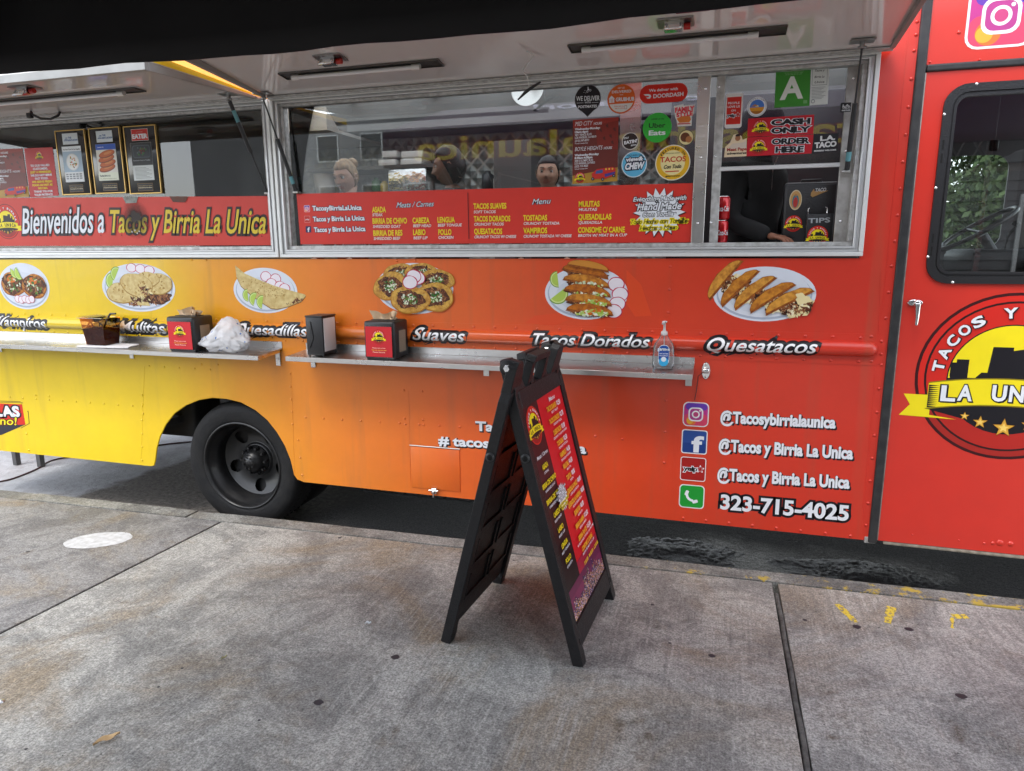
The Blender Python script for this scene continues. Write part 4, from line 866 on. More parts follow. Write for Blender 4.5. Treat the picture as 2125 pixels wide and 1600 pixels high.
# ---- wheels
tyrem = mat('tyre_rubber', (.010, .010, .011), .66, spec=.3, noise=(14, .6, (.022, .021, .020)), bump=(50, .3)); rimm = mat('black_rim', (.009, .009, .010), .34, coat=.12, noise=(12, .4, (.025, .024, .023)))
def wheel(cx_, cy_, cz_, s_, dual=True):
    """s_=-1 faces the walk"""
    R = .449; C = Vector((cx_, cy_, cz_)); ax = (0, s_, 0); t = MB()
    prof = [(.300, .0), (.306, .012), (.335, .02), (.38, .024), (.415, .018), (.435, .004), (R-.004, -.02), (R, -.05), (R, -.19), (.435, -.215), (.38, -.235), (.31, -.235), (.300, -.22), (.300, 0)]
    t.lathe(prof, C, ax, n=72)
    for k in range(72):   # shoulder lugs
        a = 2*PI*k/72; 
        for h0, h1 in ((-.008, -.055), (-.185, -.225)):
            d = Vector((math.cos(a), 0, math.sin(a))); tt = Vector((-math.sin(a), 0, math.cos(a))); q0 = C+Vector(ax)*h0; q1 = C+Vector(ax)*h1
            r0 = R-.02 if h0 > -.1 else R-.004; r1 = R-.004 if h0 > -.1 else R-.02
            t.add([q0+d*r0-tt*.010, q0+d*r0+tt*.010, q1+d*r1+tt*.010, q1+d*r1-tt*.010, q0+d*(r0+.012)-tt*.009, q0+d*(r0+.012)+tt*.009, q1+d*(r1+.009)+tt*.009, q1+d*(r1+.009)-tt*.009], [(4, 5, 6, 7), (0, 1, 5, 4), (1, 2, 6, 5), (2, 3, 7, 6), (3, 0, 4, 7)])
    if dual: t.lathe([(r_, h_-.30) for r_, h_ in prof], C, ax, n=48)
    ty = t.build('wheel', tyrem, truck)
    t = MB(); 
    t.lathe([(.312, .016), (.306, .022), (.298, .018), (.292, .0), (.285, -.03), (.262, -.05), (.258, -.10), (.254, -.135)], C, ax, n=64)
    hc, hr, nh = .192, .046, 5; nn = 260; prof = [(.254-.0055*i, -.135-.035*math.sin(min(1, i/19)*PI/2)) for i in range(25)]+[(.118, -.165), (.112, -.150), (.105, -.150)]
    def skip(i, k):
        r_ = (prof[i][0]+prof[i+1][0])/2; a = 2*PI*(k+.5)/nn
        for h in range(nh):
            b_ = 2*PI*h/nh+.35; dx = r_*math.cos(a)-hc*math.cos(b_); dy = r_*math.sin(a)-hc*math.sin(b_)
            if dx*dx+dy*dy < hr*hr: return True
        return False
    t.lathe(prof, C, ax, n=nn, skip=skip); t.build('rim', rimm, ty)
    t = MB(); t.lathe([(.254, -.20), (.254, -.21), (.1, -.22)], C, ax, n=40); t.build('rim_back', under, ty)
    t = MB(); t.lathe([(.105, -.150), (.103, -.138), (.085, -.132), (.08, -.10), (.062, -.07), (.05, -.065), (.048, -.055), (.0, -.055)], C, ax, n=32); t.build('hub', rimm, ty)
    for k in range(10):
        a = 2*PI*k/10; p = C+Vector((.094*math.cos(a), 0, .094*math.sin(a))); q = MB(); q.lathe([(.0145, -.138), (.0145, -.118), (.009, -.110), (.009, -.10), (0, -.10)], p, ax, n=6, smooth=False); q.build('lug_nut', rimm, ty)
    for k in range(8):
        a = 2*PI*k/8+.2; p = C+Vector((.040*math.cos(a), 0, .040*math.sin(a))); q = MB(); q.lathe([(.007, -.064), (.007, -.048), (0, -.048)], p, ax, n=6, smooth=False); q.build('hub_bolt', rimm, ty)
    return ty
WX = at(505, 968, 3.84).x; WZ = ZR+.449
wheel(WX, 3.838, WZ, -1); wheel(WX, 5.86, WZ, 1); wheel(2.75, 4.02, WZ, -1, False); wheel(2.75, 5.76, WZ, 1, False)

# ================================================================== THE TENT OVER THE WALK
def cloth(name, col, col2, rough=.75, trans=.0):
    m = mat(name, col, rough, noise=(6, .5, col2), bump=(9, .12), spec=.3); return m
tent_o = cloth('tent_outer', (.06, .032, .07), (.09, .05, .105), .5); tent_i = cloth('tent_inner', (.012, .011, .012), (.02, .019, .02))
TX0, TX1, TY0, TY1, TZ0, TZ1 = -2.76, 1.95, -1.0, 2.12, 2.325, 2.63
tent = empty('canopy_tent', ((TX0+TX1)/2, (TY0+TY1)/2, 0), 'black pop up canopy tent over the walk with yellow lettering on its valance', 'canopy tent')
def strip(A, B, z0f, z1, nrm, n_=40, th=.003, name='valance'):
    """hanging cloth strip with slight folds and sagging edge; double sided with thickness"""
    vs = []; A = Vector(A); B = Vector(B); nrm = Vector(nrm)
    for side in (0, 1):
        for i in range(n_+1):
            f = i/n_; p = A.lerp(B, f); w = .010*math.sin(f*31)+.008*math.sin(f*67+1)
            for j in range(5):
                g = j/4; z = z1+(z0f(f)-z1)*g; q = p+nrm*(w*g+side*th); vs.append((q.x, q.y, z))
    k = 5; m_ = (n_+1)*k; f1 = [(i*k+j, (i+1)*k+j, (i+1)*k+j+1, i*k+j+1) for i in range(n_) for j in range(k-1)]
    return vs, f1, [(a+m_, d+m_, c+m_, b+m_) for a, b, c, d in f1], m_, n_, k
def valance(A, B, nrm, z0f):
    vs, fi, fo, m_, n_, k = strip(A, B, z0f, TZ1, nrm); t = MB(); t.use(tent_i); t.add(vs, fi, True)
    o = len(t.v)-len(vs); t.use(tent_o)
    for f in fo: t.f.append([i+o for i in f]); t.m.append(t.mi); t.sm.append(True)
    for i in range(n_):
        t.f.append([i*k+4, (i+1)*k+4, m_+(i+1)*k+4, m_+i*k+4]); t.m.append(t.mi); t.sm.append(False)
    return t.build('valance', None, tent)
zv = lambda f: 2.345-.035*math.sin(PI*min(1, f*1.05))+.008*f
v1 = valance((TX0, TY1, 0), (TX1, TY1, 0), (0, 1, 0), zv)
valance((TX1, TY0, 0), (TX0, TY0, 0), (0, -1, 0), zv); valance((TX0, TY0, 0), (TX0, TY1, 0), (-1, 0, 0), zv); valance((TX1, TY1, 0), (TX1, TY0, 0), (1, 0, 0), zv)
# roof: two slopes and two hips with a ridge, each panel two layers
zr = 3.45; ya_, yb_ = TY0, TY1; R0, R1 = Vector((TX0+1.4, (ya_+yb_)/2, zr)), Vector((TX1-1.5, (ya_+yb_)/2, zr))
Cn = [Vector((TX0, ya_, TZ1)), Vector((TX1, ya_, TZ1)), Vector((TX1, yb_, TZ1)), Vector((TX0, yb_, TZ1))]
for pts in ((Cn[0], Cn[1], R1, R0), (Cn[2], Cn[3], R0, R1), (Cn[1], Cn[2], R1), (Cn[3], Cn[0], R0)):
    t = MB(); t.use(tent_i); t.add(pts, [list(range(len(pts)))[::-1]]); t.use(tent_o); t.add([p+Vector((0, 0, .006)) for p in pts], [list(range(len(pts)))]); t.build('roof_cloth', None, tent)
tf = mat('tent_frame', (.35, .35, .36), .4, .6)
for x in (TX0+.03, TX1-.03):
    for y in (TY0+.03, TY1-.95):
        MB().bb(x-.018, x+.018, y-.018, y+.018, .012, TZ1-.01).build('leg', tf, tent); MB().bb(x-.05, x+.05, y-.05, y+.05, 0, .008).build('foot_plate', tf, tent)
for a_, c_ in ((Vector((TX0+.03, TY0+.03, 0)), Vector((TX1-.03, TY0+.03, 0))), (Vector((TX0+.03, TY0+.03, 0)), Vector((TX0+.03, TY1-.95, 0))), (Vector((TX1-.03, TY0+.03, 0)), Vector((TX1-.03, TY1-.95, 0)))):
    t = MB(); k = 4
    for i in range(k):
        p, q = a_.lerp(c_, i/k), a_.lerp(c_, (i+1)/k)
        t.tube([p+Vector((0, 0, TZ1-.03)), q+Vector((0, 0, TZ1-.33))], .009, 6); t.tube([p+Vector((0, 0, TZ1-.33)), q+Vector((0, 0, TZ1-.03))], .009, 6)
    t.build('scissor_bar', tf, tent)
d = Dec((0, TY1+.024, 0), U=(-1, 0, 0), N=(0, 1, 0))
yt, rt = ink('f6e42c'), ink('8c1c10')
d.text('tacosybirrialaunica', (-.86, 2.395), (2.46, 2.395), .19, yt, bold=.02, out=rt, ow=.045, res=4)
for w_, m_ in ((.2, 'a86ab0'), (.17, '2a1830'), (.1, 'a86ab0'), (.075, '2a1830')): d.rrect((-1.08, 2.49), w_, w_, w_*.3, ink(m_))
d.build('valance_lettering', v1)
sd_ = (R0-Cn[3]).normalized(); vn = Vector((0, (R0.y-Cn[3].y), zr-TZ1)).normalized(); nn_ = Vector((-1, 0, 0)).cross(vn); nn_ = nn_ if nn_.z > 0 else -nn_
d = Dec(Vector((0, TY1, TZ1))+nn_*.012, U=(-1, 0, 0), V=vn, N=nn_); d.text('con sabor!', (.2, .3), (1.55, .3), .16, ink('c9c4e6'), bold=.02, shear=.3, res=4); d.build('roof_lettering', tent)

# ================================================================== SURROUNDINGS (behind the camera and beyond the truck)
sid = mat('grey_siding', (.17, .165, .16), .6, noise=(2, .4, (.11, .10, .10)))
bld = empty('storefront', (3.5, -6.0, 0), 'low building with grey horizontal cladding standing behind the canopy tent', 'building')
t = MB(); t.bb(2.6, 11, -9, -6.05, 3.16, 5.4); t.build('upper_wall', mat('storefront_wall', (.30, .27, .25), .8, noise=(1, .4, (.2, .16, .14))), bld)
for i in range(14): MB().prism([(2.6, -6.045, 3.16+.16*i), (2.6, -6.0, 3.164+.16*i), (2.6, -6.03, 3.315+.16*i), (2.6, -6.045, 3.315+.16*i)], (8.4, 0, 0)).build('plank', mat('grey_siding', (.17, .165, .16), .6, noise=(2, .4, (.11, .10, .10))), bld)
t = MB(); t.bb(-2.2, 11, -9, -6.05, -.2, 3.0); t.build('wall', mat('storefront_wall', (.30, .27, .25), .8, noise=(1, .4, (.2, .16, .14))), bld)
for i in range(18): MB().prism([(-2.2, -6.045, .16*i), (-2.2, -6.0, .16*i+.004), (-2.2, -6.03, .16*i+.155), (-2.2, -6.045, .16*i+.155)], (13.2, 0, 0)).build('plank', sid, bld)
MB().bb(-2.35, 11.15, -9.1, -5.85, 3.0, 3.15).build('roof', mat('roof_felt', (.1, .1, .1), .8), bld)
for x in (-1.2, 4.6, 8.2):
    w_ = MB().bb(x, x+1.5, -6.0, -5.95, .9, 2.5).build('window', aluw, bld); MB().bb(x+.06, x+1.44, -5.95, -5.945, .96, 2.44).build('pane', glass('shop_glass', (.15, .17, .18), 1.8), w_)
b2_ = empty('office_block', (-16, -32, 0), 'unseen pale office block to the left, sized to grey the window reflections', 'building')  # unseen block, its height and grey set to dim sky reflections in the glass
MB().bb(-34, -6, -36, -32, -.2, 9.5).build('wall', mat('pale_render', (.40, .40, .40), .8, noise=(.5, .3, (.28, .28, .28))), b2_)
MB().bb(-34.2, -5.8, -36.2, -31.8, 9.5, 9.8).build('roof', mat('roof_felt', (.1, .1, .1), .8), b2_)
for i in range(6):
    for j in range(3):
        w_ = MB().bb(-24.5+3*i, -23+3*i, -32, -31.93, 1+3*j, 2.6+3*j).build('window', aluw, b2_); MB().bb(-24.42+3*i, -23.08+3*i, -31.93, -31.92, 1.08+3*j, 2.52+3*j).build('pane', glass('shop_glass', (.15, .17, .18), 1.8), w_)
barkm = mat('bark', (.10, .08, .06), .9, noise=(12, .6, (.2, .17, .14)), bump=(20, .6)); leafm = [mat('foliage_a', (.045, .085, .025), .6, noise=(3, .6, (.10, .14, .04))), mat('foliage_b', (.07, .115, .035), .6), mat('foliage_c', (.03, .06, .02), .6)]
def tree(x, y, h, r, label, seed, nleaf=5200, group=None, lo=.42):
    rn = random.Random(seed); root = empty('tree', (x, y, -.3), label, 'tree', group); t = MB()
    t.tube([(x, y, -.3), (x+.05, y, h*.2), (x-.05, y+.05, h*.45), (x, y, h*.7)], [.22, .17, .12, .06], 10)
    cl = []
    for i in range(14):
        a = rn.random()*2*PI; rr = r*rn.uniform(.25, .85); z = h*rn.uniform(lo, .92); c = Vector((x+rr*math.cos(a), y+rr*math.sin(a), z)); cl.append((c, r*rn.uniform(.28, .5)))
        t.tube([(x, y, h*rn.uniform(.3, .5)), Vector((x, y, h*.5)).lerp(c, .6)+Vector((0, 0, .2)), c], [.08, .05, .02], 6)
    t.build('trunk', barkm, root); t = MB()
    for m_ in leafm: t.use(m_)
    for i in range(nleaf):
        c, cr2 = cl[rn.randrange(len(cl))]; v = Vector((rn.gauss(0, 1), rn.gauss(0, 1), rn.gauss(0, .8))); v = v.normalized()*cr2*rn.random()**.45; p = c+v
        t.use(leafm[rn.choice((0, 0, 1, 2))]); s_ = rn.uniform(.05, .11); a = Vector((rn.gauss(0, 1), rn.gauss(0, 1), rn.gauss(0, 1))).normalized()*s_; b_ = a.cross(Vector((rn.random(), rn.random(), rn.random()))).normalized()*s_*.55
        t.add([p-a, p+b_, p+a, p-b_], [(0, 1, 2, 3)])
    t.build('crown', None, root)
tree(6.3, 17.5, 6.4, 2.9, 'leafy green tree across the road seen through the cab windows', 1, 34000, lo=.2); tree(9.2, 26, 9.5, 4.2, 'big hazy green tree far across the road behind the one in the cab window', 4, 14000, lo=.15); tree(3.0, 21, 8.5, 3.0, 'taller green tree standing farther across the road, left of the one in the cab window', 2, 5200); tree(-19, 16.5, 6.5, 2.6, 'broad green tree across the road behind the rear of the truck', 3, 4000)
hedge = MB(); rn = random.Random(5)
for i in range(7000):
    p = Vector((rn.uniform(-30, 30), rn.uniform(19.2, 20.4), rn.random()**.7*1.7-.1)); a = Vector((rn.gauss(0, 1), rn.gauss(0, 1), rn.gauss(0, 1))).normalized()*.16; b_ = a.cross(Vector((rn.random(), rn.random(), 1))).normalized()*.1; hedge.add([p-a, p+b_, p+a, p-b_], [(0, 1, 2, 3)])
hedge.build('hedge', leafm[2], None, 'long dark hedge running along the far side of the road', 'hedge', origin=(0, 19.8, 0))
# folding table behind the rear of the truck, with a cable on the ground
tb = empty('folding_table', (-6.3, 4.75, ZR), 'folding table standing on the bright road behind the truck', 'table')
tl = mat('table_steel', (.12, .12, .12), .45, .6)
for x, y in ((-6.068, 4.472), (-5.80, 4.488), (-6.7, 4.48), (-6.068, 5.1), (-5.80, 5.1)): 
    t = MB(); t.bb(x-.022, x+.022, y-.022, y+.022, ZR+.003, .48); t.build('leg', tl, tb)
MB().bb(-6.85, -5.68, 4.42, 5.2, .48, .52).build('tabletop', mat('table_top', (.6, .6, .58), .5), tb)
pth = [gz(-120, 1020, ZR), gz(0, 1001, ZR), gz(40, 990, ZR), gz(80, 973, ZR), gz(100, 960, ZR), gz(130, 952, ZR), gz(200, 944, ZR), gz(330, 925, ZR), gz(395, 918, ZR), gz(470, 912, ZR)]
def smooth(P, k=5):
    out = []
    for i in range(len(P)-1):
        p0, p1, p2, p3 = P[max(i-1, 0)], P[i], P[i+1], P[min(i+2, len(P)-1)]
        for j in range(k):
            t_ = j/k; out.append(.5*((2*p1)+(p2-p0)*t_+(2*p0-5*p1+4*p2-p3)*t_*t_+(3*p1-p0-3*p2+p3)*t_**3))
    return out+[P[-1]]
MB().tube([p+Vector((0, 0, .007)) for p in smooth(pth)], .007, 6).build('power_cord', mat('cord_rubber', (.05, .012, .012), .5), None, 'thin dark power cord trailing over the road under the rear of the truck', 'cord')

# ================================================================== PRINT ON THE TRUCK SIDE
dW = Dec((0, YW, 0))
def word(t_, x0, y0, x1, y1, h, ow=.17):
    d = Dec((0, YW-.040, 0), lift=.0)
    # lettering lies on the flange and wraps over the rail: printed on the rail's front
    return d
def wrapword(t_, x0, y0, x1, y1, h, shear=.36, bold=.02, ow=.21):
    h *= 1.2; y0 += 1.5; y1 += 1.5
    """word printed over flange and rail: flat outlines bent over the rail's round face"""
    d = Dec((0, YW, 0), lift=0, dz=0); a, b_ = d.uv(x0, y0), d.uv(x1, y1); mx_, my_ = (x0+x1)/2, (y0+y1)/2; q = d.uv(mx_, my_-h); p = d.uv(mx_, my_); hh = math.hypot(p[0]-q[0], p[1]-q[1])
    vs0, _ = tmesh(t_, 0, 4); X0 = min(v[0] for v in vs0); X1 = max(v[0] for v in vs0); kx = (b_[0]-a[0]-shear*hh*.4)/(X1-X0); t = MB()
    def yat(z):
        r = (z-zc)/rr_; base = YW-.003 if zf0 < z < zf1 else YW
        return base-.034*math.sqrt(max(0, 1-r*r)) if abs(r) < 1 else base
    for lay, (off, m_) in enumerate(((bold+ow, BLK), (bold, mat('bright_white_print', (.95, .95, .97), .4)))):
        vs, fs = tmesh(t_, off, 4); bm = bmesh.new(); vv = [bm.verts.new((a[0]+(x-X0)*kx+shear*y*hh, 0, a[1]+(b_[1]-a[1])*((x-X0)/(X1-X0))+y*hh)) for x, y in vs]
        for f in fs:
            try: bm.faces.new([vv[i] for i in f])
            except ValueError: pass
        for kz in range(-9, 10):
            z = zc+rr_*math.sin(kz/9*PI/2)*.9999; bmesh.ops.bisect_plane(bm, geom=bm.verts[:]+bm.edges[:]+bm.faces[:], plane_co=(0, 0, z), plane_no=(0, 0, 1))
        for z in (zf0, zf1): bmesh.ops.bisect_plane(bm, geom=bm.verts[:]+bm.edges[:]+bm.faces[:], plane_co=(0, 0, z), plane_no=(0, 0, 1))
        for v in bm.verts: v.co.y = yat(v.co.z)-.0008-.0003*lay
        bm.verts.index_update(); t.use(m_); t.add([v.co.copy() for v in bm.verts], [[v.index for v in f.verts] for f in bm.faces], True); bm.free()
    t.build('dish_name', None, truck)
wrapword('Vampiros', 2.5, 675, 104, 680, 19); wrapword('Mulitas', 256, 686, 350, 690, 20); wrapword('Quesadillas', 492, 691, 643, 696, 20); wrapword('Suaves', 861, 702, 968, 707, 22); wrapword('Tacos Dorados', 1103, 712, 1348, 718, 21); wrapword('Quesatacos', 1463, 725, 1692, 730, 24)

# ---- plates of food, printed
rf = random.Random(11)
PL, PL2 = ink('dfe4ee'), ink('aeb8ca')
def food(name, a, b_, sc=60, c2=None):
    m = mat('print_'+name, a, .4, spec=.4, noise=(sc, .9, b_)); return m
TORT, TORT2, FRY, FRY2 = food('tortilla', 'dcc88c', 'c4a463', 40), ink('a8813c'), food('shell', 'd68f30', '9c5216', 45), food('shell_edge', 'a85c1a', '6e3610', 60)
MEAT = [ink('5a2c18'), ink('7a4024'), ink('2c140d'), ink('935a34'), ink('6b3a26'), ink('a87448')]; MB_ = food('meat', '5c3018', '25120b', 70); CIL = [ink('2e6a22'), ink('5d8f34')]; ON = [ink('e9ecd8'), ink('cfd9b0')]; CHE = ink('f0dfa8')
class Plate:
    def __init__(s, cx, cy, rx, ry, tilt=0):
        s.d = Dec((0, YW, 0), dz=.00005); s.c = s.d.uv(cx, cy); s.kx = abs(s.d.uv(cx+rx, cy)[0]-s.d.uv(cx-rx, cy)[0])/2; s.ky = abs(s.d.uv(cx, cy-ry)[1]-s.d.uv(cx, cy+ry)[1])/2; s.t = tilt
        s.d.circ(s.c, s.kx, PL, 44, ry=s.ky, rot=tilt); s.d.circ(s.p(0, -.03), s.kx*.93, PL2, 40, ry=s.ky*.90, rot=tilt); s.d.circ(s.p(0, .02), s.kx*.9, PL, 40, ry=s.ky*.87, rot=tilt); s.d.circ(s.p(0, -.05), s.kx*.72, ink('d5dbe6'), 36, ry=s.ky*.66, rot=tilt)
    def p(s, x, y):
        X, Y = x*s.kx, y*s.ky; return (s.c[0]+X*math.cos(s.t)-Y*math.sin(s.t), s.c[1]+X*math.sin(s.t)+Y*math.cos(s.t))
    def poly(s, pts, m): s.d.add([s.p(*q) for q in pts], m)
    def blob(s, x, y, rx, ry, m, rot=0, wob=.06, n_=26, edge=None):
        pts = []; ph = rf.random()*6
        for i in range(n_):
            a = 2*PI*i/n_; k = 1+wob*math.sin(3*a+ph)+wob*.6*math.sin(7*a+ph*2); X, Y = rx*k*math.cos(a), ry*k*math.sin(a); pts.append((x+X*math.cos(rot)-Y*math.sin(rot), y+X*math.sin(rot)+Y*math.cos(rot)))
        if edge: s.poly([(x+(q[0]-x)*1.0, y+(q[1]-y)*1.0-.02) for q in [(x+(p[0]-x)*1.05, y+(p[1]-y)*1.06) for p in pts]], edge)
        s.poly(pts, m); return pts
    def bits(s, x, y, rx, ry, n_, mats, sz=.05, asp=.35, rot=0):
        by = {}
        for i in range(n_):
            a = rf.random()*2*PI; r = math.sqrt(rf.random()); X, Y = rx*r*math.cos(a), ry*r*math.sin(a); cx_, cy_ = x+X*math.cos(rot)-Y*math.sin(rot), y+X*math.sin(rot)+Y*math.cos(rot)
            b_ = rf.random()*PI; l = sz*rf.uniform(.5, 1.3); w = l*asp*rf.uniform(.6, 1.4); k = s.kx/s.ky
            by.setdefault(rf.randrange(len(mats)*3), []).append([s.p(cx_+(u*l*math.cos(b_)-v*w*math.sin(b_)), cy_+(u*l*math.sin(b_)+v*w*math.cos(b_))*k) for u, v in ((-1, -.3), (0, -1), (1, .2), (.1, 1))])
        for g in sorted(by):
            for q in by[g]:
                ar = sum(q[i][0]*q[(i+1) % 4][1]-q[(i+1) % 4][0]*q[i][1] for i in range(4))
                if ar < 0: q.reverse()
            s.d.many(by[g], mats[g % len(mats)])
    def tortilla(s, x, y, rx, ry, rot=0, m=None, m2=None, spots=26):
        s.blob(x, y, rx, ry, m or TORT, rot, .03, edge=m2 or TORT2); s.bits(x, y, rx*.9, ry*.9, spots, [m2 or TORT2, ink('caa860')], .035, .6, rot)
    def radish(s, x, y, r=.13): s.blob(x, y, r, r*1.35, ink('c32450'), 0, .02); s.blob(x, y, r*.88, r*1.2, ink('f3eaf0'), 0, .02)
    def lime(s, x, y, r=.16, rot=0):
        k = s.kx/s.ky
        def arcp(rr, a0=0, a1=PI): return [(x+rr*math.cos(a0+(a1-a0)*i/10+rot), y+rr*k*math.sin(a0+(a1-a0)*i/10+rot)) for i in range(11)]
        s.poly(arcp(r), ink('6f9c26')); s.poly(arcp(r*.9), ink('d8e79a')); s.poly(arcp(r*.78), ink('b5d05a'))
    def half(s, x, y, L_, H_, rot, m, m2, fold=True):
        """folded shell seen from the open side"""
        k = s.kx/s.ky
        def pt(u, v): return (x+u*math.cos(rot)-v*math.sin(rot), y+(u*math.sin(rot)+v*math.cos(rot))*k)
        top = [pt(L_*math.cos(a), H_*math.sin(a)*(1+.06*math.sin(9*a))) for a in [PI*i/14 for i in range(15)]]
        s.poly([pt(u*1.04, v) for u, v in ((-L_, -.035), (L_, -.035))]+top, m2); s.poly([pt(L_*.96*math.cos(a), H_*.9*math.sin(a)+.012) for a in [PI*i/14 for i in range(15)]], m)
    def build(s, label): s.d.build('dish_picture', truck, label)
p = Plate(50, 594, 52, 48)                                            # vampiros
for x, y in ((-.42, .10), (.42, .02)):
    p.tortilla(x, y, .46, .50, m=FRY, m2=FRY2, spots=8); p.blob(x, y, .42, .44, MB_, 0, .12); p.bits(x, y, .40, .42, 170, MEAT, .075, .28); p.blob(x-.05, y+.2, .17, .16, ink('d8701c')); p.bits(x, y, .33, .33, 26, CIL, .05, .5); p.bits(x, y, .3, .3, 14, ON, .04, .7)
p.lime(-.25, .62, .2, 2.6); p.lime(-.1, .56, .2, 2.0)
for i in range(5): p.radish(-.3+.14*i, -.55-.04*(i % 2), .12)
p.build('printed plate of vampiros on the yellow side')
p = Plate(286.5, 597, 75.5, 50, .0)                                   # mulitas
p.lime(-.68, .25, .2, 1.3); p.lime(-.55, .55, .17, 1.0)
for x, y in ((-.12, .82), (.12, .78), (.36, .72)): p.radish(x, y, .14)
p.blob(.48, -.42, .42, .24, MB_, .1, .12); p.bits(.45, -.4, .4, .25, 130, MEAT, .06, .3); p.bits(-.1, -.55, .25, .2, 60, MEAT+[CHE], .07, .3)
p.tortilla(-.45, -.22, .42, .42, -.6); p.tortilla(.52, .18, .42, .42, -.7); p.tortilla(.3, .36, .3, .3, .0); p.poly([(-.1, -.3), (.2, -.45), (.3, -.75), (-.05, -.72)], TORT); p.tortilla(-.02, .12, .40, .50, .5)
p.bits(.22, -.12, .12, .25, 26, MEAT+[CHE], .06, .3, .5); p.bits(.05, -.48, .25, .1, 30, [CHE, MEAT[0]], .06, .4)
p.build('printed plate of mulitas on the yellow side')
p = Plate(550, 603, 66, 47)                                           # quesadilla
for x, y in ((.06, .62), (.36, .52), (.22, .32), (.48, .2), (.62, .1)): p.radish(x, y, .17)
k = [(-.88, 1.1), (-.6, .75), (-.2, .5), (.3, .22), (.8, .02), (1.22, -.14), (1.25, -.2), (1.1, -.45), (.7, -.68), (.35, -.8), (.15, -.78), (-.1, -.55), (-.45, -.2), (-.75, .2), (-.87, .6)]
p.poly([(x, y-.04) for x, y in k], ink('8f6430')); p.poly(k, TORT); p.bits(-.05, .1, .75, .3, 90, [TORT2, ink('a98745')], .022, .6, -.45); p.bits(.9, -.45, .28, .08, 24, MEAT, .05, .3, .5)
p.lime(-.55, -.22, .17, 1.6); p.lime(-.33, -.4, .19, 1.2); p.lime(-.1, -.52, .19, 1.35)
p.build('printed plate with a folded quesadilla on the yellow side')
p = Plate(859.4, 599, 80, 53)                                         # suaves
for x, y, r, s_ in ((-.34, .56, .42, .42), (.20, .62, .40, .38), (.60, .34, .42, .42), (-.62, .10, .40, .56), (.54, -.30, .46, .54), (-.10, -.42, .50, .52)):
    p.tortilla(x, y, r, s_, rf.uniform(-.4, .4), food('yellow_tortilla', 'deb050', 'b0742a', 50), ink('b87a24'), 14); p.blob(x, y, r*.72, s_*.66, MB_, 0, .14); p.bits(x, y, r*.72, s_*.66, 150, MEAT, .06, .3); p.bits(x, y, r*.45, s_*.4, 26, ON, .035, .8); p.bits(x, y, r*.45, s_*.4, 22, CIL, .035, .6)
for x, y in ((.12, .42), (.02, .48), (-.08, .25)): p.radish(x, y, .2)
p.build('printed plate of six soft tacos on the orange side')
p = Plate(1215.5, 608.5, 86, 55)                                      # dorados
p.lime(-.68, .52, .2, 1.7); p.lime(-.68, -.02, .26, 3.8)
for x, y in ((.72, .35), (.82, -.02), (.76, -.38), (.68, -.66)): p.radish(x, y, .2)
for i in range(5):
    y = .92-.36*i; x = -.02+.03*i; p.blob(x, y-.2, .50, .15, MB_, -.15, .15); p.bits(x, y-.22, .46, .14, 90, MEAT+[CHE], .055, .3, -.18); p.half(x, y-.17, .56, .19, -.2+.03*i, FRY if i % 2 else food('red_shell', 'c9741c', '8c4012', 45), FRY2)
    if i > 0: p.bits(x+.05, y-.24, .4, .08, 26, ON+[ink('a9c45a')], .05, .7)
    if i > 2: p.blob(x+.1, y-.2, .28, .12, ink('b3c966'), 0, .15); p.bits(x+.1, y-.2, .26, .12, 24, [ink('cf6a1c'), ink('8fae3c'), ON[0]], .06, .5)
p.half(.05, .96, .5, .16, -.16, ink('d08a34'), FRY2)
p.build('printed plate of stacked crunchy tacos on the red side')
p = Plate(1584.6, 610.5, 107, 57)                                     # quesatacos
for i, (x, y) in enumerate(((-.72, .42), (-.42, .12), (-.12, -.05), (.22, -.22), (.55, -.36))):
    p.blob(x+.13, y-.12, .34, .22, MB_, .8, .15); p.bits(x+.1, y-.05, .34, .24, 60, [CHE, ink('f6ecc8'), MEAT[3]], .06, .5, .8); p.half(x-.05, y+.08, .50, .20, .92-.1*i, FRY if i % 2 else food('gold_shell', 'e0a040', 'a86420', 45), FRY2); p.bits(x+.13, y-.12, .3, .2, 90, MEAT, .055, .3, .8); p.bits(x+.15, y-.2, .26, .18, 26, [CHE, ink('f6ecc8')], .07, .6, .8)
p.bits(.62, -.55, .3, .15, 60, MEAT, .05, .3); p.blob(.75, -.15, .14, .2, CHE, .3, .2)
p.build('printed oval plate of cheese tacos on the red side')
# large pale ghost shapes in the wrap
gh = mat('wrap_ghost', hexc('e2491c'), .36, coat=.2)
for P in ([(1300, 560), (1330, 590), (1352, 655), (1318, 657), (1300, 630)], [(1090, 670), (1110, 655), (1160, 650), (1180, 664), (1150, 676)]):
    d = Dec((0, YW, 0), lift=.0003); d.px(P, gh); d.build('wrap_graphic', truck)
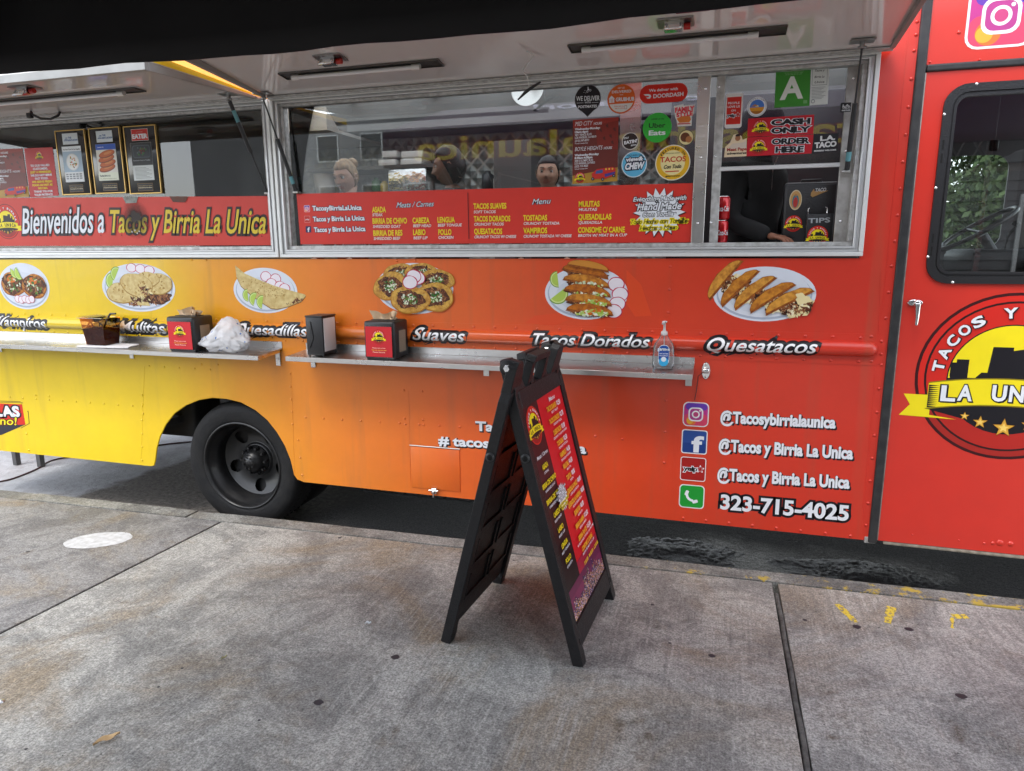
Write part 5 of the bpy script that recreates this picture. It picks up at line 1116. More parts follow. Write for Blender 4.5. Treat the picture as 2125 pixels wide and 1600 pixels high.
# ---- contact block
d = Dec((0, YW, 0))
q = [(1417.9, 834), (1471.9, 836), (1470.5, 886), (1416, 883.5)]; c, w, h = centre(d, q); W0 = w; ig(d, c, w)
d.build('badge', truck, 'camera badge in purple and orange'); d = Dec((0, YW, 0))
c, w, h = centre(d, [(1416, 890.5), (1467.7, 893), (1466, 943.8), (1414.4, 940.3)]); d.rrect(c, W0, W0, W0*.1, ink('e8e8e8')); d.rrect(c, W0*.92, W0*.92, W0*.08, ink('2d4f96')); d.rrect((c[0], c[1]-W0*.25), W0*.92, W0*.4, W0*.08, ink('1f3f85')); d.text('f', (c[0]-W0*.06, c[1]-W0*.40), (c[0]+W0*.32, c[1]-W0*.40), W0*.66, WHT, bold=.05); d.build('badge', truck, 'blue badge with a white letter f'); d = Dec((0, YW, 0))
c, w, h = centre(d, [(1412.6, 946.6), (1466, 950), (1464, 1000.6), (1410.5, 996.4)]); d.rrect(c, W0, W0, W0*.1, ink('e8e8e8')); d.rrect(c, W0*.94, W0*.94, W0*.08, ink('a8201c')); d.tc('yelp', (c[0]-W0*.1, c[1]+W0*.02), W0*.52, W0*.2, ink('141414'), bold=.04, outs=[(.12, WHT)])
def burst(d, c, r, m):
    for k in range(5):
        a = PI/2+2*PI*k/5; d.circ((c[0]+r*.55*math.cos(a), c[1]+r*.55*math.sin(a)), r*.42, m, 12, ry=r*.2, rot=a)
burst(d, (c[0]+W0*.28, c[1]+W0*.02), W0*.17, WHT); burst(d, (c[0]+W0*.28, c[1]+W0*.02), W0*.12, ink('a8201c')); d.build('badge', truck, 'dark red badge reading yelp'); d = Dec((0, YW, 0))
c, w, h = centre(d, [(1409.8, 1003.4), (1463.5, 1006.9), (1461.3, 1057.7), (1407.3, 1053.2)]); d.rrect(c, W0, W0, W0*.16, ink('e8e8e8')); d.rrect(c, W0*.92, W0*.92, W0*.14, ink('1f9a35'))
pts = [(c[0]+W0*.30*math.cos(a)+W0*.06, c[1]+W0*.30*math.sin(a)+W0*.08) for a in [PI*1.0+PI*.5*i/8 for i in range(9)]]; pin = [(c[0]+W0*.20*math.cos(a)+W0*.06, c[1]+W0*.20*math.sin(a)+W0*.08) for a in [PI*1.5-PI*.5*i/8 for i in range(9)]]
d.add(pts+pin, WHT)
for sx_, sy_, ro in ((-.2, .14, 1.2), (.14, -.2, .35)): d.rrect((c[0]+W0*sx_, c[1]+W0*sy_), W0*.22, W0*.13, W0*.04, WHT, rot=ro)
d.build('badge', truck, 'green badge with a white telephone receiver')
for t_, x0, y0, x1, y1, h in (('@Tacosybirrialaunica', 1495.7, 876, 1732.4, 888, 24), ('@Tacos y Birria La Unica', 1492.2, 935, 1768.5, 952, 25), ('@Tacos y Birria La Unica', 1489.4, 995, 1761.5, 1013, 25)):
    d = Dec((0, YW, 0)); d.tpx(t_, x0, y0, x1, y1, h, WHT, bold=.06, shadow=BLK, sd=(.11, -.12), out=ink('20232a'), ow=.03, res=4); d.build('lettering', truck)
d = Dec((0, YW, 0)); d.tpx('323-715-4025', 1495.7, 1055.3, 1758.7, 1080, 31, WHT, bold=.045, out=BLK, ow=.15, res=4); d.build('phone_number', truck)
d = Dec((0, YW, 0)); d.tpx('Tacos y Birria', 988, 893, 1190, 905, 20, WHT, bold=.05, shadow=BLK, sd=(.1, -.1)); d.tpx('# tacosybirrialaunica', 911, 923, 1215, 941, 20, WHT, bold=.05, shadow=BLK, sd=(.1, -.1)); d.build('lettering', truck)
# red panel at the left edge: TORTILLAS a mano!
d = Dec((0, YW, 0)); yk = ink('f0cf1a')
d.px([(-75, 829), (44, 836.5), (60, 877), (-60, 885)], yk); d.px([(-75, 834), (46, 839), (53, 881), (-75, 887)], RED); d.px([(-70, 886), (53, 881), (2, 903)], ink('2a2a38')); d.px([(0, 831.5), (43, 833), (43, 834), (0, 832.5)], BLK); d.px([(0, 834), (48, 835.5), (48, 836.5), (0, 835)], BLK); d.px([(58, 853), (59, 853), (61.5, 879), (44, 889), (43.5, 888), (60.5, 878.5)], BLK)
d.tpx('TORTILLAS', -105, 861, 41, 864, 20, WHT, bold=.07, outs=[(.14, BLK)]); d.tpx('a Mano!', -52, 879, 36, 882, 16, YEL, bold=.02, shear=.3, outs=[(.1, BLK)])
d.circ(d.uv(58, 853.5), .004, BLK, 10); d.circ(d.uv(50.5, 869), .004, BLK, 10); d.build('tortilla_panel', truck, 'red and yellow printed panel at the rear')
# door emblem
d = Dec((0, YW, 0)); c = d.uv(2096, 784); logo(d, c, .402, True); d.build('door_emblem', door, 'large round emblem with a skyline, ribbon and stars')
d = Dec((0, YW, 0)); c = d.uv(2078, 32); ig(d, c, .265); d.build('badge', truck, 'large camera badge above the cab door')

# ================================================================== PRINT AND STICKERS ON THE GLASS
yg = YG-.0004
def D(Y=yg): return Dec((0, Y, 0))
Y1, Y2 = ink('f2da2c'), ink('e8e4e0')
d = D()      # menu banner on the serving window
d.px([(615.5, 402.5), (1438, 380), (1434, 503), (624, 507)], ink('d8362a'))
def tx(d, t_, x0, y0, x1, y1, h, m, **k): d.tpx(t_, x0, y0, x1, y1, h, m, **k)
NV = ink('1a2440')
ig(d, d.uv(637, 433), .040); tx(d, 'TacosyBirriaLaUnica', 649, 437, 750.5, 435.5, 10, WHT, bold=.05, out=NV, ow=.10)
c = d.uv(638, 455); d.rrect(c, .040, .040, .003, ink('e89a90')); d.rrect(c, .036, .036, .003, ink('c83228')); d.tc('yelp', c, .026, .009, WHT)
tx(d, 'Tacos y Birria La Unica', 650.6, 459.5, 757, 457, 10, WHT, bold=.05, out=NV, ow=.10)
c = d.uv(640.5, 476); d.rrect(c, .038, .038, .003, ink('202b58')); d.text('f', (c[0]-.006, c[1]-.014), (c[0]+.008, c[1]-.014), .026, WHT, bold=.05)
tx(d, 'Tacos y Birria La Unica', 652.6, 481.5, 758.6, 479.3, 10, WHT, bold=.05, out=NV, ow=.10)
tx(d, 'Meats / Carnes', 823, 431, 901, 428, 11.5, WHT, bold=.0, shear=.35, out=NV, ow=.07); tx(d, 'Menu', 1104.7, 424.5, 1143, 422.3, 12, WHT, bold=.0, shear=.35, out=NV, ow=.07)
for t_, x0, y0, x1, y1 in (('ASADA', 773.2, 440.7, 801, 440.3), ('BIRRIA DE CHIVO', 774, 464.2, 844.8, 463.4), ('BIRRIA DE RES', 775.6, 489.3, 835.5, 488.5), ('CABEZA', 857, 463, 891.4, 462.6), ('LABIO', 858.2, 487.7, 883.3, 487.3), ('LENGUA', 908.8, 461.8, 944, 461.3), ('POLLO', 910.4, 487.2, 937, 487),
    ('TACOS SUAVES', 983.2, 433.5, 1050.8, 432.6), ('TACOS DORADOS', 984, 459.8, 1059, 459), ('QUESATACOS', 984.9, 485.7, 1042.3, 485.3), ('TOSTADAS', 1086.4, 457.8, 1135.4, 457.2), ('VAMPIROS', 1086.9, 484.2, 1135.4, 483.6), ('MULITAS', 1201.4, 429, 1244.3, 428.3), ('QUESADILLAS', 1200.6, 456, 1268.5, 455), ('CONSOME C/ CARNE', 1200.2, 482.8, 1296.5, 481.8)): tx(d, t_, x0, y0, x1, y1, 11.6, Y1, bold=.045)
for t_, x0, y0, x1, y1 in (('STEAK', 773.6, 448.8, 795, 448.6), ('SHREDDED GOAT', 774.8, 473, 831.9, 472.7), ('SHREDDED BEEF', 776.4, 497.8, 831, 497.4), ('BEEF HEAD', 858.2, 471.5, 895.4, 471), ('BEEF LIP', 859, 496.6, 888, 496.3), ('BEEF TONGUE', 909.6, 470.3, 958.6, 469.6), ('CHICKEN', 910.4, 495.8, 941.6, 495.4),
    ('SOFT TACOS', 983.6, 442.8, 1029, 442.3), ('CRUNCHY TACOS', 984.5, 468.3, 1045.6, 467.8), ('CRUNCHY TACOS W/ CHEESE', 984.9, 494.6, 1071.5, 493.6), ('CRUNCHY TOSTADA', 1086.9, 466.7, 1161.3, 466), ('CRUNCHY TOSTADA W/ CHEESE', 1086.9, 493.3, 1186.4, 492), ('MULITAS', 1201.4, 438, 1239, 437.3), ('QUESADILLA', 1200.6, 465, 1250.3, 464.2), ('BROTH W/ MEAT IN A CUP', 1200.2, 491.7, 1301.3, 490.4)): tx(d, t_, x0, y0, x1, y1, 6, Y2, bold=.03, shear=.15)
d.px([(970.8, 400), (972, 400), (974.6, 495.5), (973.2, 495.5)], BLK)
def burst_star(d, c, rx, ry, m, n_=18):
    d.add([(c[0]+(rx if i % 2 == 0 else rx*.72)*math.cos(PI*i/n_), c[1]+(ry if i % 2 == 0 else ry*.70)*math.sin(PI*i/n_)) for i in range(2*n_)], m)
def handmade(d, c, w):
    burst_star(d, (c[0]+.004*w, c[1]-.01*w), w*.50, w*.47, BLK); burst_star(d, c, w*.48, w*.45, WHT)
    for t_, y, ww, h, sh in (('Everything Made with', .21, .98, .085, .25), ('Hand Made', .045, .82, .13, .25), ('Corn Tortillas', -.075, .62, .085, .25)): d.text(t_, (c[0]-ww*w/2, c[1]+y*w), (c[0]+ww*w/2, c[1]+y*w+.012*w), h*w, WHT, bold=.03, shear=sh, out=BLK, ow=.12)
    for t_, y, ww, h in (('Todo Hecho con Tortillas', -.205, 1.08, .085), ('Hechas a Mano', -.325, .7, .085)): d.text(t_, (c[0]-ww*w/2, c[1]+y*w), (c[0]+ww*w/2, c[1]+y*w+.012*w), h*w, BLK, bold=.0, shear=.25, out=YEL, ow=.22)
c = d.uv(1368, 441); w = d.uv(1424, 441)[0]-d.uv(1312, 441)[0]; handmade(d, c, w)
d.build('menu_banner', fR, 'long red menu banner along the foot of the glass')
# welcome banner, with a scorched patch
d = D(); d.px([(-260, 413), (558.6, 406.7), (566, 509), (-260, 511)], ink('d23b2e'))
c = d.uv(14, 460); logo(d, c, abs(d.uv(14, 497)[1]-d.uv(14, 424)[1])/2)
tx(d, 'Bienvenidos a', 48, 484, 221, 482, 54, WHT, bold=.02, shear=.22, out=ink('1c1420'), ow=.10); tx(d, 'Tacos y Birria La Unica', 227, 482, 556, 484, 50, ink('e0c22e'), bold=.02, shear=.22, out=ink('2c1010'), ow=.11)
sc_ = bpy.data.materials.new('scorch'); sc_.use_nodes = True; n, L = nodes_of(sc_); b = n['Principled BSDF']; b.inputs['Base Color'].default_value = (.03, .018, .014, 1); b.inputs['Roughness'].default_value = .6
tcc = n.new('ShaderNodeTexCoord'); q = n.new('ShaderNodeTexNoise'); q.inputs['Scale'].default_value = 16; q.inputs['Detail'].default_value = 8
P0 = d.P(*d.uv(282, 455)); q0 = P0-WO[truck]; vm = n.new('ShaderNodeVectorMath'); vm.operation = 'SUBTRACT'; vm.inputs[1].default_value = q0; L.new(tcc.outputs['Object'], vm.inputs[0]); vl = n.new('ShaderNodeVectorMath'); vl.operation = 'LENGTH'; L.new(vm.outputs[0], vl.inputs[0]); L.new(tcc.outputs['Object'], q.inputs['Vector'])
m1 = n.new('ShaderNodeMapRange'); m1.inputs[1].default_value = .02; m1.inputs[2].default_value = .15; m1.inputs[3].default_value = 1; m1.inputs[4].default_value = 0; L.new(vl.outputs['Value'], m1.inputs[0])
m2 = n.new('ShaderNodeMath'); m2.operation = 'MULTIPLY'; L.new(m1.outputs[0], m2.inputs[0]); L.new(q.outputs['Fac'], m2.inputs[1]); m3 = n.new('ShaderNodeMapRange'); m3.inputs[1].default_value = .08; m3.inputs[2].default_value = .5; m3.inputs[4].default_value = .92; L.new(m2.outputs[0], m3.inputs[0]); L.new(m3.outputs[0], b.inputs['Alpha'])
d.circ(d.uv(282, 458), .27, sc_, 40, ry=.12)
d.px([(255, 408), (288, 408), (284, 421), (262, 422)], mat('torn_edge', (.35, .36, .33), .7, noise=(40, .7, (.1, .1, .09)))); d.px([(352, 407.5), (392, 407.5), (385, 420), (360, 419)], mat('torn_edge_b', (.16, .05, .03), .7, noise=(40, .7, (.1, .1, .09))))
for x, y in ((275, 481), (286, 484), (281, 478), (290, 480)): d.circ(d.uv(x, y), .006, ink('cfcac4'), 7)
d.build('welcome_banner', fL, 'red welcome banner with a scorched patch over its lettering')
def hours(d, q, small=False):
    """opening hours poster between four photo corners (tl, tr, br, bl)"""
    Q = [d.uv(*p) for p in q]
    def P(x, y): a = Vector(Q[0]).lerp(Vector(Q[1]), x); b_ = Vector(Q[3]).lerp(Vector(Q[2]), x); r = a.lerp(b_, y); return (r.x, r.y)
    H = abs(Q[0][1]-Q[3][1])
    d.add(Q, ink('6e2a22')); d.add([P(0, 0), P(1, 0), P(1, .2), P(0, .12)], ink('9c3026')); d.add([P(.5, .1), P(1, .05), P(1, .5), P(.55, .45)], ink('84291f'))
    d.many([[P(x, y), P(x+.05, y+.02), P(x+.03, y-.05), P(x-.02, y-.03)] for x, y in ((.6, .2), (.74, .14), (.82, .3), (.9, .2), (.68, .33), (.86, .4))], ink('5c241e'))
    d.add([P(0, .87), P(1, .78), P(1, 1), P(0, 1)], ink('b58a32'))
    def T(t_, x0, x1, y, h, m=WHT, **k): d.text(t_, P(x0, y), P(x1, y), h*H, m, **k)
    T('MID CITY', .05, .43, .095, .07, bold=.0, shear=.2); T('HOURS', .46, .64, .095, .04, shear=.2); T('Wednesday-Monday:', .05, .6, .16, .034, bold=.06); T('10am-6pm', .05, .34, .205, .034, bold=.06)
    T('5871 VENICE BLVD', .05, .42, .25, .034); T('LOS ANGELES, CA 90019', .05, .52, .292, .034); T('(213) 547-8371', .05, .36, .34, .034, shear=.2); T('*Closed Tuesday Only', .05, .34, .375, .016)
    T('BOYLE HEIGHTS', .05, .66, .485, .065, bold=.0, shear=.2); T('HOURS', .69, .87, .485, .04, shear=.2); T('Wednesday-Monday:', .05, .58, .565, .034, bold=.06); T('8:30am-4:30pm', .05, .44, .61, .034, bold=.06)
    T('2840 E OLYMPIC BLVD', .05, .46, .655, .034); T('LOS ANGELES, CA 90023', .05, .5, .695, .034); T('(323) 715-4025', .05, .35, .74, .034, shear=.2); T('*Closed Tuesday Only', .05, .34, .775, .016)
    c = P(.17, .905); logo(d, c, H*.085)
    # little printed truck
    d.add([P(.43, .86), P(.55, .79), P(.9, .77), P(.96, .80), P(.95, .9), P(.75, .95), P(.46, .94)], ink('c8302a')); d.add([P(.53, .815), P(.68, .80), P(.68, .855), P(.52, .865)], ink('3a5a98')); d.add([P(.72, .875), P(.95, .845), P(.94, .885), P(.73, .925)], ink('4a3a8a'))
    for x, y in ((.68, .955), (.92, .91), (.46, .94)): d.circ(P(x, y), H*.025, BLK, 12); d.circ(P(x, y), H*.012, ink('9a9aa0'), 10)
    for i in range(3): d.circ(P(.75+.07*i, .80), H*.015, ink('e8c040'), 8)
d = D(); hours(d, [(1189, 249.3), (1283.8, 243), (1281.3, 376), (1187.8, 382)]); d.build('hours_poster', fR, 'dark red opening hours poster on the serving window')
d = D(); hours(d, [(-38, 311), (47, 308), (61, 408.5), (-24, 412)]); d.build('hours_poster', fL, 'dark red opening hours poster at the left end of the rear window')
d = D(); q = [(50, 308), (109, 305.5), (122, 406), (63, 409.5)]; d.px(q, ink('c01f22')); Q = [d.uv(*p) for p in q]; H = Q[0][1]-Q[3][1]; cx_ = sum(p[0] for p in Q)/4; w = Q[1][0]-Q[0][0]; top = (Q[0][1]+Q[1][1])/2
logo(d, (cx_, top-H*.16), H*.10)
for i, (t_, ww, m_) in enumerate((('TO OUR VALUED', .66, WHT), ('CUSTOMERS,', .52, WHT), ('JUST A REMINDER.', .74, YEL), ('WE DO NOT SERVE', .74, WHT), ('FAST FOOD.', .46, WHT), ('WE SERVE FRESH', .7, YEL), ('FOOD AS FAST AS', .7, YEL), ('WE CAN.', .34, YEL), ('THANK YOU FOR', .66, WHT), ('YOUR PATIENCE.', .66, WHT))):
    d.text(t_, (cx_-ww*w/2, top-H*(.375+.066*i)), (cx_+ww*w/2, top-H*(.375+.066*i)), H*.042, m_, bold=.05)
d.build('notice_poster', fL, 'bright red notice poster beside the opening hours')
# round stickers
def sk(label, fn, par=None, Y=yg):
    d = D(Y); fn(d); return d.build('sticker', par or fR, label)
def R_px(d, x, y, r): a = d.uv(x, y-r); b_ = d.uv(x, y+r); return abs(a[1]-b_[1])/2
def f_(d):
    c = d.uv(1219.7, 205); r = R_px(d, 1219.7, 205, 28.5); d.circ(c, r*1.03, ink('8a8a90'), 40); d.add([(c[0]-r*.55, c[1]-r*.8), (c[0], c[1]-r*1.32), (c[0]+r*.55, c[1]-r*.8)], BLK); d.circ(c, r, BLK, 40)
    tx(d, 'WE DELIVER', 1196, 209.5, 1244, 208, 10, WHT, bold=.02); tx(d, 'WITH', 1213.3, 214.8, 1225.7, 214.3, 4, WHT); tx(d, 'POSTMATES', 1200, 224.5, 1238.5, 222.7, 5.5, WHT, bold=.05)
    d.px([(1197, 213.7), (1211, 213.2), (1211, 213.8), (1197, 214.3)], WHT); d.px([(1228, 212.8), (1242, 212.2), (1242, 212.8), (1228, 213.4)], WHT)
    for x, y, q in ((1219, 190, 2.4), (1225, 187.5, 2.4)): d.circ(d.uv(x, y), q*.0022, WHT, 14); d.circ(d.uv(x, y), q*.0015, BLK, 12)
    d.circ(d.uv(1220.5, 181.5), .003, WHT, 10); d.px([(1219, 184), (1222, 183), (1223, 187), (1220, 188)], WHT)
    for x, y in ((1212, 192), (1214, 188), (1215.5, 193)): d.circ(d.uv(x, y), .0016, WHT, 8)
sk('round black courier sticker with a pointed tail', f_)
def f_(d):
    c = d.uv(1289.2, 205.5); r = R_px(d, 1289.2, 205.5, 30.5); og = ink('e0641f'); d.circ(c, r, og, 40); a0 = math.asin(.35)
    d.circ(c, r*.9, ink('e8e6e2'), 30, PI+a0-.15, 2*PI-a0+.15) if 0 else d.add([(c[0]+r*.9*math.cos(a), c[1]+r*.9*math.sin(a)) for a in [PI+.36+(PI-.72)*i/20 for i in range(21)]], ink('e8e6e2'))
    tx(d, 'GET US', 1282, 184.5, 1296, 183.7, 3.5, WHT); tx(d, 'DELIVERED', 1270, 193.7, 1309.8, 191.5, 5.5, WHT, bold=.03); tx(d, 'WITH', 1286, 198, 1293, 197.6, 2, WHT); tx(d, 'GRUBHUB', 1278, 210.5, 1315.8, 208.8, 8, WHT, bold=.04)
    d.px([(1263, 206), (1269, 198.5), (1276, 205), (1274.5, 205), (1275, 213), (1264.5, 214), (1264.5, 206)], WHT); d.px([(1267.5, 205), (1268.6, 205), (1269, 213), (1268, 213)], og); d.px([(1271, 204.5), (1272, 204.5), (1272.4, 213), (1271.4, 213)], og)
    tx(d, 'Order with the', 1274.5, 222, 1294.5, 221.3, 2.4, og); tx(d, 'app or online', 1276.5, 226, 1294.5, 225.4, 2.4, og); d.px([(1296, 219), (1301, 218.6), (1301, 226.2), (1296, 226.6)], ink('b04a2a')); d.px([(1296.6, 219.7), (1300.4, 219.4), (1300.4, 225.5), (1296.6, 225.8)], ink('e8e6e2'))
sk('round orange and white delivery sticker', f_)
def f_(d):
    c = d.uv(1376.8, 193.7); h = R_px(d, 1376.8, 193.7, 19.5)*2; w = d.uv(1426.5, 193)[0]-d.uv(1327, 194)[0]; d.rrect(c, w, h, h*.49, ink('d82a1c'))
    tx(d, 'We deliver with', 1347, 190.8, 1406.5, 186.6, 6, WHT, bold=.03); tx(d, 'DOORDASH', 1356, 203.8, 1417.8, 198.8, 8.4, WHT, bold=.04)
    d.px([(1335.5, 196), (1346, 195.3), (1350.5, 197), (1351.5, 200.5), (1349, 204.5), (1344, 205), (1341, 202.2), (1346, 202), (1347, 200), (1345, 199), (1339.5, 199.2)], WHT)
sk('long red pill shaped delivery sticker', f_)
def f_(d):
    c = d.uv(1363.7, 265); r = R_px(d, 1363.7, 265, 31); d.circ(c, r, ink('35b53c'), 40); tx(d, 'ORDER US ON', 1351.3, 249, 1377.7, 247.8, 3, BLK); tx(d, 'Uber', 1346.5, 265.7, 1380.3, 264.2, 10.2, BLK); tx(d, 'Eats', 1346.8, 280.9, 1380.2, 279.4, 10.2, WHT, bold=.045)
sk('round bright green delivery sticker', f_)
def f_(d):
    d.px([(1398.5, 220), (1418, 216), (1419, 219), (1443, 217), (1440, 235), (1436, 242), (1435, 261), (1406, 262.5), (1404, 250), (1401, 243)], ink('ece8e4')); d.px([(1404, 246), (1415, 241), (1431, 240), (1434, 248), (1430, 254), (1410, 255)], ink('e0803a'))
    tx(d, 'FAMILY', 1401.5, 233.5, 1440, 229.5, 10, ink('e8384a'), bold=.08); tx(d, 'STYLE', 1404.5, 243, 1437, 239, 8.5, ink('e8384a'), bold=.08); d.px([(1406, 256), (1433, 255), (1433, 257.5), (1406, 258.8)], ink('c24a4a'))
sk('white edged sticker with pink FAMILY STYLE lettering', f_)
def f_(d):
    c = d.uv(1424, 285.5); r = R_px(d, 1424, 285.5, 16); d.circ(c, r, BLK, 30); d.circ(c, r*.93, ink('e8d8a0'), 30); d.circ((c[0]-r*.15, c[1]+r*.05), r*.62, ink('6a3a20'), 24); d.circ((c[0]+r*.35, c[1]-r*.25), r*.42, ink('b87848'), 20)
sk('small round brown and cream sticker', f_)
def f_(d):
    c = d.uv(1308, 293); r = R_px(d, 1308, 293, 17.8); d.circ(c, r, ink('e8e4e0'), 36); d.circ(c, r*.93, ink('2a1814'), 36); tx(d, 'STAY', 1295, 289, 1305, 287.6, 4, WHT, bold=.04); tx(d, "EATIN'", 1296, 299.5, 1322.5, 295, 6.5, WHT, bold=.08, outs=[(.06, ink('5a1c14'))]); tx(d, 'SOON', 1309.5, 303.5, 1320.5, 301.8, 3.2, WHT, bold=.05)
sk('small round dark brown sticker with white lettering', f_)
def f_(d):
    c = d.uv(1316, 341); r = R_px(d, 1316, 341, 27.3); d.circ(c, r, ink('e4eef4'), 36); d.circ(c, r*.94, ink('5db4da'), 36); tx(d, 'FEATURED ON', 1301, 325, 1332, 323, 3.6, NV); tx(d, 'view&', 1299, 335.5, 1334, 332.5, 8.5, WHT, bold=.06, out=NV, ow=.2, shear=.2); tx(d, 'CHEW', 1297, 352, 1336, 348.5, 13, WHT, bold=.08, out=NV, ow=.18, shear=.2)
sk('round sky blue sticker reading view and chew', f_)
def f_(d):
    c = d.uv(1396, 337.7); r = R_px(d, 1396, 337.7, 37); d.circ(c, r, ink('ecead8'), 44); d.circ(c, r*.95, ink('e6b21e'), 44); d.circ(c, r*.70, ink('f0e0a0'), 40); d.arc('FEATURED ON', c, r*.74, PI*.80, PI*.20, r*.13, BLK, w=r*.105, bold=.04); d.arc('@TACOSHOW', c, r*-.88, PI*.62, PI*.38, r*.07, BLK, w=r*.055) if 0 else None
    tx(d, 'TACOS', 1369.9, 337, 1423, 334.4, 11, ink('c8321e'), bold=.03); tx(d, 'Con Todo', 1377, 350.5, 1414, 348.3, 8, BLK, bold=.04, shear=.25); tx(d, 'FIRST WE FEAST PRESENTS', 1382, 319.5, 1411, 318, 1.6, BLK); d.px([(1380.5, 355.5), (1409, 354), (1409, 356), (1380.5, 357.5)], ink('c8321e')); tx(d, '@FIRSTWEFEAST', 1381, 367.5, 1411, 366, 2.6, BLK, bold=.04)
sk('large round yellow sticker with red TACOS lettering', f_)
# stickers on the sash of the order window
ys = YG+.0156
def f_(d):
    q = [(1506.8, 193.8), (1542.5, 192.5), (1538.8, 265.5), (1503, 266.3)]; c, w, h = centre(d, q); d.rrect(c, w, h, w*.14, ink('e6e0de')); d.rrect((c[0], c[1]+h*.0), w*.84, h*.78, w*.02, ink('d22c22'))
    tx(d, 'PEOPLE', 1511, 216.5, 1534.5, 215.5, 4.6, WHT, bold=.03); tx(d, 'LOVE US', 1510, 224, 1535, 223, 4.6, WHT, bold=.03); tx(d, 'ON', 1517.5, 231.5, 1526.5, 231, 4.2, WHT, bold=.03); tx(d, 'yelp', 1509, 243, 1526, 242, 6.5, BLK, bold=.03, out=WHT, ow=.14); cc = d.uv(1531, 238); burst(d, cc, .0125, WHT); burst(d, cc, .009, ink('b02018'))
sk('red and white telephone shaped sticker', f_, fR, ys)
def f_(d):
    c = d.uv(1570.8, 221.8); r = R_px(d, 1570.8, 221.8, 20.3); d.circ(c, r, ink('e8e8ea'), 36); d.circ(c, r*.93, ink('5a6a90'), 36); d.circ(c, r*.90, ink('e8e8ea'), 36); d.circ(c, r*.74, ink('4a7ac8'), 32); d.circ(c, r*.74, ink('e09a30'), 24, PI*1.02, PI*1.98); d.circ(c, r*.73, ink('a86a28'), 24, PI*1.2, PI*1.8); d.circ((c[0], c[1]+r*.02), r*.16, ink('f8e8a0'), 16, 0, PI); d.add([(c[0]-r*.6, c[1]+r*.05), (c[0]-r*.2, c[1]+r*.3), (c[0]+r*.1, c[1]+r*.06)], ink('b87a50'))
    d.arc('CITY OF', c, r*.79, PI*.75, PI*.25, r*.10, NV, w=r*.08)
sk('round sticker with a sunset over water', f_, fR, ys)
def f_(d):
    d.px([(1610.5, 141.3), (1683, 137.5), (1679.3, 219.5), (1607, 223.8)], ink('3f8f33')); tx(d, 'A', 1621, 205.8, 1663.5, 202.5, 46, ink('e4e6e0'), bold=.045, res=5)
    for i in range(3): tx(d, 'the most recent inspection of this', 1626+i*2, 150+3*i, 1668-i*2, 148+3*i, 1.6, ink('a8d0a0'))
    d.px([(1667, 208), (1675, 207.5), (1675, 214.5), (1667, 215)], ink('78b070'))
sk('green inspection card with a large white letter A', f_, fR, ys)
def f_(d):
    d.px([(1683.8, 137), (1721, 135), (1717.5, 216), (1680, 218.8)], ink('d8dcd8')); g1 = ink('70747a')
    d.px([(1686, 141), (1718, 139), (1716, 176), (1684.5, 177.5)], g1); d.px([(1686.7, 141.8), (1717.2, 139.8), (1715.3, 175.2), (1685.3, 176.7)], ink('d8dcd8'))
    for y, s_ in ((149, 'Tacos y'), (162, 'Birria La'), (173, 'Unica')): tx(d, s_, 1690, y, 1711, y-1.4, 4.5, ink('202428'), shear=.3)
    for i in range(9): d.px([(1684, 181.5+3*i), (1713-(i % 3)*4, 180+3*i), (1713-(i % 3)*4, 180.9+3*i), (1684, 182.4+3*i)], ink('8c9094'))
    d.circ(d.uv(1687, 210.5), .009, ink('8c9094'), 16); d.circ(d.uv(1687, 210.5), .006, ink('d8dcd8'), 14)
sk('white inspection form beside the green card', f_, fR, ys)
def sign(d, q, lg, l1, l2, a, b_):
    d.px(q, ink('c4182a')); logo(d, d.uv(*lg), R_px(d, *lg, 16.5)); tx(d, l1, *a, BLK, bold=.075, out=WHT, ow=.075); tx(d, l2, *b_, BLK, bold=.075, out=WHT, ow=.075)
sk('red sign reading CASH ONLY', lambda d: sign(d, [(1552.5, 246.3), (1689.5, 238), (1687.6, 278.3), (1550.8, 284)], (1578.5, 264.3), 'CASH', 'ONLY', (1601.5, 260, 1679.5, 256.5, 11.5), (1601.5, 277, 1679, 273, 11.5)), fR, ys)
sk('red sign reading ORDER HERE', lambda d: sign(d, [(1551, 285.2), (1688.5, 279.3), (1683.8, 318.5), (1549, 324.3)], (1574.5, 304), 'ORDER', 'HERE', (1602.5, 299.5, 1677.5, 297, 11.5), (1610, 316.5, 1666, 314.5, 11.5)), fR, ys)
def f_(d):
    d.px([(1502.5, 326.5), (1505, 305), (1515, 296), (1522, 280), (1532, 277), (1539, 283), (1541, 290), (1549.5, 287), (1549, 324)], ink('e8d2b0')); d.px([(1507, 311), (1520, 298), (1540, 296), (1549, 292), (1548.6, 308), (1507, 312)], ink('d8c8b8')); d.circ(d.uv(1531, 287), .013, ink('a06a48'), 18); d.circ(d.uv(1531, 283), .012, ink('2c1a14'), 16, 0, PI)
    tx(d, 'Meat Papa', 1509, 314, 1549, 311.5, 6.5, ink('a02c24'), bold=.05); tx(d, 'adventures', 1509, 321, 1548.5, 319, 4.6, ink('2c2420'), bold=.06)
sk('cream cut out sticker with a portrait and red lettering', f_, fR, ys)
def f_(d):
    d.px([(1688, 278), (1740.5, 276.3), (1737.5, 314), (1685.5, 318.8)], ink('1c1c22')); tx(d, 'L.A.', 1703, 292, 1732, 289.5, 9.5, ink('dcdcdc'), bold=.08); tx(d, 'TACO', 1691, 307, 1735, 303, 11, ink('dcdcdc'), bold=.08); tx(d, 'MEMBERS WELCOME', 1689.5, 315, 1735, 312.3, 3.2, ink('dcdcdc'), bold=.05)
sk('black sticker with white L.A. TACO lettering', f_, fR, ys)
